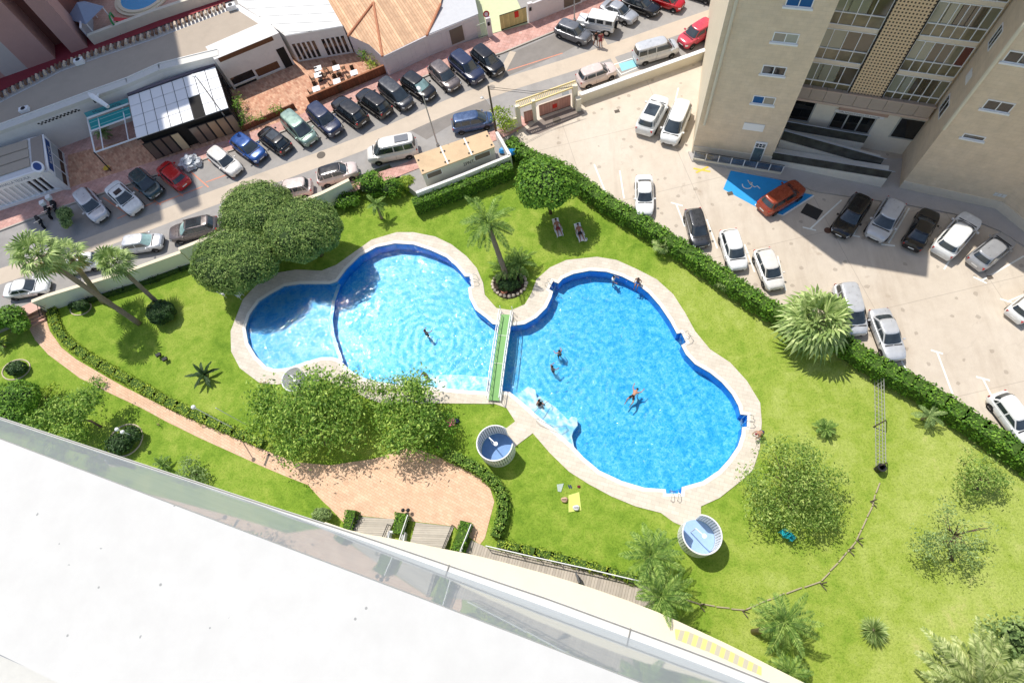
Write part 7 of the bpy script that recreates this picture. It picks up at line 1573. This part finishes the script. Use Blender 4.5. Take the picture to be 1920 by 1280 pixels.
POSE = {
 'stand': dict(pelvis=(0,0,.95), waist=(0,0,1.1), chest=(0,0,1.32), neck=(.0,0,1.48), head=(.03,0,1.60), top=(.02,0,1.70), sh=(0,.18,1.42), el=(.02,.25,1.14), ha=(.10,.26,.90), hip=(0,.09,.88), kn=(.04,.11,.50), an=(0,.12,.09), toe=(.16,.13,.04)),
 'walk': dict(pelvis=(0,0,.95), waist=(0,0,1.1), chest=(.02,0,1.32), neck=(.03,0,1.48), head=(.07,0,1.60), top=(.07,0,1.70), sh=(0,.18,1.42), el=(-.1,.25,1.16), ha=(.12,.27,.98), hip=(0,.09,.88), kn=(.16,.10,.52), an=(.08,.11,.1), toe=(.24,.12,.05)),
 'sit': dict(pelvis=(0,0,.12), waist=(-.02,0,.28), chest=(0,0,.52), neck=(.05,0,.68), head=(.10,0,.80), top=(.11,0,.90), sh=(.02,.18,.62), el=(-.05,.27,.36), ha=(.15,.28,.18), hip=(.05,.10,.12), kn=(.45,.12,.18), an=(.50,.12,-.22), toe=(.64,.12,-.26)),
 'recline': dict(pelvis=(0,0,.44), waist=(-.13,0,.48), chest=(-.34,0,.62), neck=(-.48,0,.73), head=(-.58,0,.84), top=(-.66,0,.91), sh=(-.42,.18,.68), el=(-.2,.32,.52), ha=(.05,.30,.48), hip=(.06,.10,.43), kn=(.46,.14,.52), an=(.88,.17,.40), toe=(.97,.18,.50)),
 'swim': dict(pelvis=(0,0,-.03), waist=(.15,0,-.01), chest=(.36,0,.0), neck=(.52,0,.03), head=(.64,0,.07), top=(.74,0,.07), sh=(.45,.18,.0), el=(.62,.38,.0), ha=(.88,.42,.0), hip=(-.08,.10,-.05), kn=(-.42,.26,-.09), an=(-.78,.22,-.14), toe=(-.94,.24,-.18)),
 'wade': dict(pelvis=(0,0,-.20), waist=(0,0,-.05), chest=(0,0,.18), neck=(0,0,.34), head=(.03,0,.46), top=(.02,0,.56), sh=(0,.18,.28), el=(.12,.30,.10), ha=(.34,.30,.02), hip=(0,.1,-.27), kn=(.03,.11,-.65), an=(0,.12,-1.05), toe=(.15,.13,-1.1)),
 'bend': dict(pelvis=(0,0,.62), waist=(.10,0,.70), chest=(.30,0,.82), neck=(.44,0,.86), head=(.55,0,.88), top=(.64,0,.86), sh=(.36,.18,.80), el=(.45,.24,.52), ha=(.52,.22,.28), hip=(-.02,.10,.58), kn=(.25,.15,.38), an=(.02,.14,.08), toe=(.18,.15,.04)),
}
def person(px, py, z, deg, pose, lab, sk=skin, top=None, bottom=None, hair=hair_d, group=None, cap=None):
    p = POSE[pose]; J = {}; E_ = []; rad = {}
    for n, r_ in (('pelvis', .135), ('waist', .115), ('chest', .145), ('neck', .055), ('head', .092), ('top', .075)): J[n] = p[n]; rad[n] = r_
    E_ += [('pelvis', 'waist'), ('waist', 'chest'), ('chest', 'neck'), ('neck', 'head'), ('head', 'top')]
    for s, k in ((1, 'l'), (-1, 'r')):
        for n, r_ in (('sh', .062), ('el', .042), ('ha', .030), ('hip', .092), ('kn', .060), ('an', .042), ('toe', .034)):
            v = p[n]; q = (v[0], v[1]*s, v[2])
            if s < 0 and pose == 'walk' and n in ('kn', 'an', 'toe'): q = (v[0]-.25*(1 if n == 'kn' else 1.6), q[1], v[2]+.02)
            J[n+k] = q; rad[n+k] = r_
        E_ += [('chest', 'sh'+k), ('sh'+k, 'el'+k), ('el'+k, 'ha'+k), ('pelvis', 'hip'+k), ('hip'+k, 'kn'+k), ('kn'+k, 'an'+k), ('an'+k, 'toe'+k)]
    vs, fs = skin_mesh(J, E_, rad); t_ = thing('person', lab, 'person', P(px, py, z), radians(deg), group)
    q = MB(); q.add(vs, fs)
    for k in 'lr':
        h = Vector(J['ha'+k]); e = Vector(J['el'+k]); d = (h-e).normalized(); sd_ = d.cross(Vector((0, 0, 1))); sd_ = sd_.normalized() if sd_.length > .1 else Vector((0, 1, 0)); u = sd_.cross(d)
        q.box(h+d*.045, (.08, .07, .03), atan2(d.y, d.x))
        for i, L in enumerate((.062, .075, .08, .07)): o_ = h+d*.07+sd_*(.028-.019*i); q.tube([o_, o_+d*L*.6, o_+d*L-u*.015], [.009, .008, .007], 5)
        o_ = h+d*.03+sd_*.04; q.tube([o_, o_+sd_*.03+d*.03], [.010, .008], 5)
    H = Vector(J['head']); fw = Vector((1, 0, 0)); q.tube([H+fw*.085, H+fw*.115-Vector((0, 0, .015))], [.018, .012], 5)
    for s in (-1, 1): blob(q, H+Vector((0, s*.09, 0)), (.02, .012, .03), 1, 6, 0)
    q.build('body', sk, t_, smooth=True, world=False)
    q = MB(); T = Vector(J['top']); dirn = (T-H).normalized(); c = H.lerp(T, .55)-fw*.022; blob(q, c, (.105, .098, .095), 3, 12, .08); q.build('hair', cap or hair, t_, smooth=True, world=False)
    def sleeve(pts, rs, nm, m): 
        q = MB(); q.tube(pts, rs, 10); q.build(nm, m, t_, smooth=True, world=False)
    if bottom:
        q = MB(); q.tube([Vector(J['waist']).lerp(Vector(J['pelvis']), .5), J['pelvis'], Vector(J['pelvis'])+(Vector(J['pelvis'])-Vector(J['waist'])).normalized()*.1], [.135, .16, .13], 10)
        for k in 'lr': q.tube([J['hip'+k], Vector(J['hip'+k]).lerp(Vector(J['kn'+k]), .55)], [.11, .095], 8)
        q.build('shorts', bottom, t_, smooth=True, world=False)
    if top:
        q = MB(); q.tube([J['pelvis'], J['waist'], J['chest'], Vector(J['chest']).lerp(Vector(J['neck']), .55)], [.15, .135, .165, .10], 12)
        for k in 'lr': q.tube([Vector(J['chest']).lerp(Vector(J['sh'+k]), .6), J['sh'+k], Vector(J['sh'+k]).lerp(Vector(J['el'+k]), .5)], [.09, .078, .065], 8)
        q.build('shirt', top, t_, smooth=True, world=False)
    return t_
clo = lambda n, c: mat(n, c, .8, .12, 6, 30, obj=True)
navy_c = clo('cloth_navy', (.03, .04, .09)); red_c = clo('cloth_dark_red', (.25, .04, .05)); blk_c = clo('cloth_black', (.02, .02, .022)); wht_c = clo('cloth_white', (.70, .70, .70)); blu_c = clo('cloth_blue', (.05, .15, .40)); pnk_c = clo('cloth_pink', (.72, .12, .30)); grn_c = clo('cloth_green', (.10, .30, .20))
person(1117,86,SZ,-60,'walk','person in black clothes standing in the road, left of two',skin2,blk_c,blk_c)
person(1126,88,SZ,-80,'stand','person in dark red clothes standing in the road, right of two',skin,red_c,red_c)
lounger(1046,432,104,'white plastic lounger under the round tree, left of two'); person(1046,432,0.0,-76,'recline','person lying on the left white lounger under the round tree',skin2,None,red_c)
lounger(1087,441,104,'white plastic lounger under the round tree, right of two'); person(1087,441,0.0,-76,'recline','person lying on the right white lounger under the round tree',skin2,None,blk_c)
for o in [o for o in COL.objects if o.get('label', '').startswith('white plastic lounger under')]: o.rotation_euler.z = radians(-76)
person(1196,530,.08,-115,'sit','person sitting on the upper rim of the right pool with feet in the water',skin2,None,blu_c)
person(1150,524,-.08,-20,'wade','person in a pale top standing in the right pool by its upper rim',skin,wht_c,blu_c)
person(1187,742,-.06,55,'swim','person swimming alone in the middle of the right pool',skin,None,blk_c)
person(1049,662,-.08,120,'wade','dark haired person in the water right of the bridge, upper of two',skin,None,blk_c)
person(1036,691,-.08,40,'wade','dark haired person in the water right of the bridge, lower of two',skin2,None,navy_c)
person(1010,756,-.28,-30,'sit','person sitting on the pale underwater steps beside the curved handrail',skin,None,blk_c)
person(797,702,-.08,-100,'wade','person standing in the left pool close to the small sparse tree',skin,None,grn_c)
person(799,624,-.08,60,'wade','person with only head and shoulders out of the water in the left pool',skin2,None,blk_c)
person(1425,814,.06,200,'bend','person bending down on the deck by the right end ladder',skin,None,navy_c, cap=red_c)
def plastic_chair(px, py, deg, m_, lab):
    t_ = thing('garden_chair', lab, 'chair', P(px, py), radians(deg)); mb = MB(); mb.box((0, 0, .42), (.5, .5, .05)); mb.build('seat', m_, t_, world=False); mb = MB(); mb.box((-.27, 0, .68), (.05, .5, .5), 0, 0, (0, -.2)); mb.build('backrest', m_, t_, world=False)
    for x in (-.2, .2):
        for s in (-1, 1): mb = MB(); mb.tube([(x, s*.22, 0), (x, s*.2, .42)], .025, 6); mb.build('leg', m_, t_, world=False)
    mb = MB(); [mb.box((.02, s*.27, .62), (.45, .05, .03)) for s in (-1, 1)]; mb.build('armrests', m_, t_, world=False)
turq = mat('turquoise_plastic', (.02, .36, .42), .4, .08, obj=True)
plastic_chair(1478,1006,40,turq,'turquoise plastic chair in the shade of the broad loose tree, right one'); plastic_chair(1467,1000,120,turq,'turquoise plastic chair in the shade of the broad loose tree, left one')
plastic_chair(1646,703,200,turq,'turquoise chair by the hedge at the upper end of the metal fence')
plastic_chair(424,553,60,pl_white,'white chair half hidden under the left clipped tree'); plastic_chair(849,796,20,pnk_c and mat('pink_plastic', (.75, .10, .28), .5, .1, obj=True),'pink chair on the lawn beside the dark shaded tree')
plastic_chair(452,556,150,pl_white,'second white chair in the shadow at the toddler pool deck')
def towel(pts, m_, lab, name='towel', z=.02):
    q = PL(pts); mb = MB(); n = 6; rr = random.Random(len(lab)); vs = [q[0].lerp(q[1], i/n).lerp(q[3].lerp(q[2], i/n), j/n)+Vector((0, 0, z+rr.uniform(0, .05))) for j in range(n+1) for i in range(n+1)]
    mb.add(vs, [(j*(n+1)+i, j*(n+1)+i+1, (j+1)*(n+1)+i+1, (j+1)*(n+1)+i) for j in range(n) for i in range(n)]); mb.build(name, m_, smooth=True, label=lab, cat=name)
towel([(1066,928),(1086,922),(1090,956),(1066,960)], clo('towel_lime', (.55, .62, .16)), 'yellow-green beach towel spread on the lawn below the right pool')
towel([(1044,908),(1057,906),(1052,922),(1046,921)], clo('towel_grey', (.35, .42, .36)), 'small grey-green crumpled cloth above the yellow-green towel', 'cloth')
def bagob(px, py, m_, lab, s=.25, name='beach_bag'):
    q = P(px, py); t_ = thing(name, lab, 'bag', q); mb = MB(); blob(mb, (q.x, q.y, s*.6), (s, s*.8, s*.7), 2, 12, .2); mb.build('body', m_, t_, smooth=True); mb = MB(); mb.tube([q+Vector((-s*.7, 0, s)), q+Vector((0, 0, s*1.7)), q+Vector((s*.7, 0, s))], .02, 5); mb.build('handle', MATS['black_plastic'], t_)
bagob(1080,952,wht_c,'white bag lying on the yellow-green towel'); bagob(1058,937,clo('bag_tan', (.50, .33, .24)),'round tan bag left of the yellow-green towel'); bagob(856,790,navy_c,'dark blue bag on the ground beside the pink chair')
bagob(1085,912,red_c,'tiny red bag on the lawn next to the deck edge', .12); bagob(1097,451,wht_c,'white bag at the foot of the right lounger', .22)
mb = MB(); c = P(1067,912); [mb.box((c.x+k*.14, c.y, .02), (.10, .26, .03), .4) for k in (0, 1)]; mb.build('flip_flops', navy_c, label='pair of dark flip-flops right of the crumpled cloth', cat='shoes')
# ================================================================== TERRACE FURNITURE
tf = [P(582,197,SZ+.126), P(728,136,SZ+.126)]; t_ = thing('terrace_fence', 'brown wooden fence with planks around the outdoor dining terrace', 'fence', tf[0]); wd_m = stripemat('brown_planks', (.22, .085, .04), (.06, .02, .01), .22, .4, .08, var=.2)
mb = MB(); mb.wallbox(tf[0], tf[1], SZ+.13, SZ+1.15, .1); mb.build('front_panels', wd_m, t_); mb = MB(); mb.wallbox(tf[1], P(722,124,SZ), SZ+.13, SZ+1.15, .1); mb.build('side_panel', wd_m, t_); mb = MB(); mb.wallbox(tf[0]+Vector((0, -.01, 0)), tf[1]+Vector((0, -.01, 0)), SZ+1.152, SZ+1.2, .2); mb.build('cap_rail', mat('red_wood', (.28, .11, .05), .7), t_)
tf = [P(455,247,SZ+.126), P(555,203,SZ+.126)]; t_ = thing('terrace_fence', 'low brown planter fence with greenery in front of the restaurant door', 'fence', tf[0]); mb = MB(); mb.wallbox(tf[0], tf[1], SZ+.13, SZ+.8, .12); mb.build('front_panels', wd_m, t_)
for i in range(6): mb = MB(); a = tf[0].lerp(tf[1], i/5.5)+Vector((0, .1, 0)); mb.tube([a, a+Vector((-.5, 1.8, 0))], .03, 5); mb.build('divider', MATS['black_plastic'], t_) if i < 5 else None
def dtable(px, py, deg, lab, wh=True):
    t_ = thing('dining_table', lab, 'table', P(px, py, SZ+.13), radians(deg), 'square white tables on the restaurant terrace'); mb = MB(); mb.box((0, 0, .74), (.78, .78, .03)); mb.build('table_top', wframe, t_, world=False); mb = MB(); mb.tube([(0, 0, 0), (0, 0, .73)], .04, 6); mb.lathe((0, 0, 0), [(0, .03), (.28, .03), (.3, 0)], 12); mb.build('leg', MATS['black_plastic'], t_, world=False)
chp = None
def dchair(px, py, deg, lab):
    global chp
    if chp is None:
        t_ = thing('dining_chair', lab, 'chair', (0, 0, 0), 0, 'dark chairs on the restaurant terrace'); m_ = mat('wicker_brown', (.10, .055, .03), .7, .3, 8, obj=True); mb = MB(); mb.box((0, 0, .45), (.42, .42, .04)); mb.build('seat', m_, t_, world=False); mb = MB(); mb.box((-.2, 0, .68), (.03, .4, .45), 0, 0, (0, -.15)); mb.build('backrest', m_, t_, world=False)
        for x in (-.17, .17):
            for s in (-1, 1): mb = MB(); mb.tube([(x, s*.18, 0), (x, s*.18, .44)], .018, 5); mb.build('leg', m_, t_, world=False)
        chp = t_; o = t_
    else: o = copytree(chp)
    o.location = P(px, py, SZ+.13); o.rotation_euler = (0, 0, radians(deg)); o['label'] = lab
tabs = [(600,137,'white terrace table nearest the tall windows'),(600,160,'white terrace table on the left in the second row'),(634,129,'white terrace table in the middle of the second row'),(667,138,'white terrace table furthest right'),(635,155,'white terrace table in the centre surrounded by chairs'),(597,168,'white terrace table closest to the left front corner of the fence')]
tabs = [(601,139,tabs[0][2]),(601,151,tabs[1][2]),(635,138,tabs[2][2]),(668,147,tabs[3][2]),(636,163,tabs[4][2]),(598,177,tabs[5][2])]
for x, y, lab in tabs: dtable(x, y, 18, lab)
k = 0
for (x, y, lab) in tabs:
    for dx, dy, dg, wh in [(-11,4,18,'left of'),(11,-4,198,'right of'),(-4,-9,-72,'behind'),(5,9,108,'in front of')]:
        k += 1
        if k in (1, 3, 8, 14): continue
        dchair(x+dx, y+dy, dg, 'wicker chair '+wh+' the '+lab.replace('white terrace ', '').replace('surrounded by chairs', '').strip())
for px, py, lab in [(700,110,'row of yellow-green plants along the right side of the terrace'),(690,95,'dark climbing plant at the back corner of the terrace')]:
    leafy('terrace_plant', lab, 'plant', [(tuple(P(px, py, SZ+.8)), (1.0, 1.6, .6))], P(px, py+5, SZ), 900, px, m=lf_yel if 'yellow' in lab else lf_hedge, size=.2, r0=.04)
leafy('terrace_plant', 'climbing plants at the dark side wall of the pavilion', 'plant', [(tuple(P(447,200,SZ+1)), (.5, 1.2, .8)), (tuple(P(458,228,SZ+.7)), (.5, 1.0, .6))], P(452,222,SZ), 1100, 95, m=lf_hedge, size=.2, r0=.04)
leafy('terrace_plant', 'green plants spilling over the low brown planter fence', 'plant', [(tuple(P(520,205,SZ+.9)), (1.3, .4, .3)), (tuple(P(480,222,SZ+.9)), (1.0, .35, .3))], P(500,216,SZ), 500, 96, m=lf_lawnsh, size=.18, r0=.03)
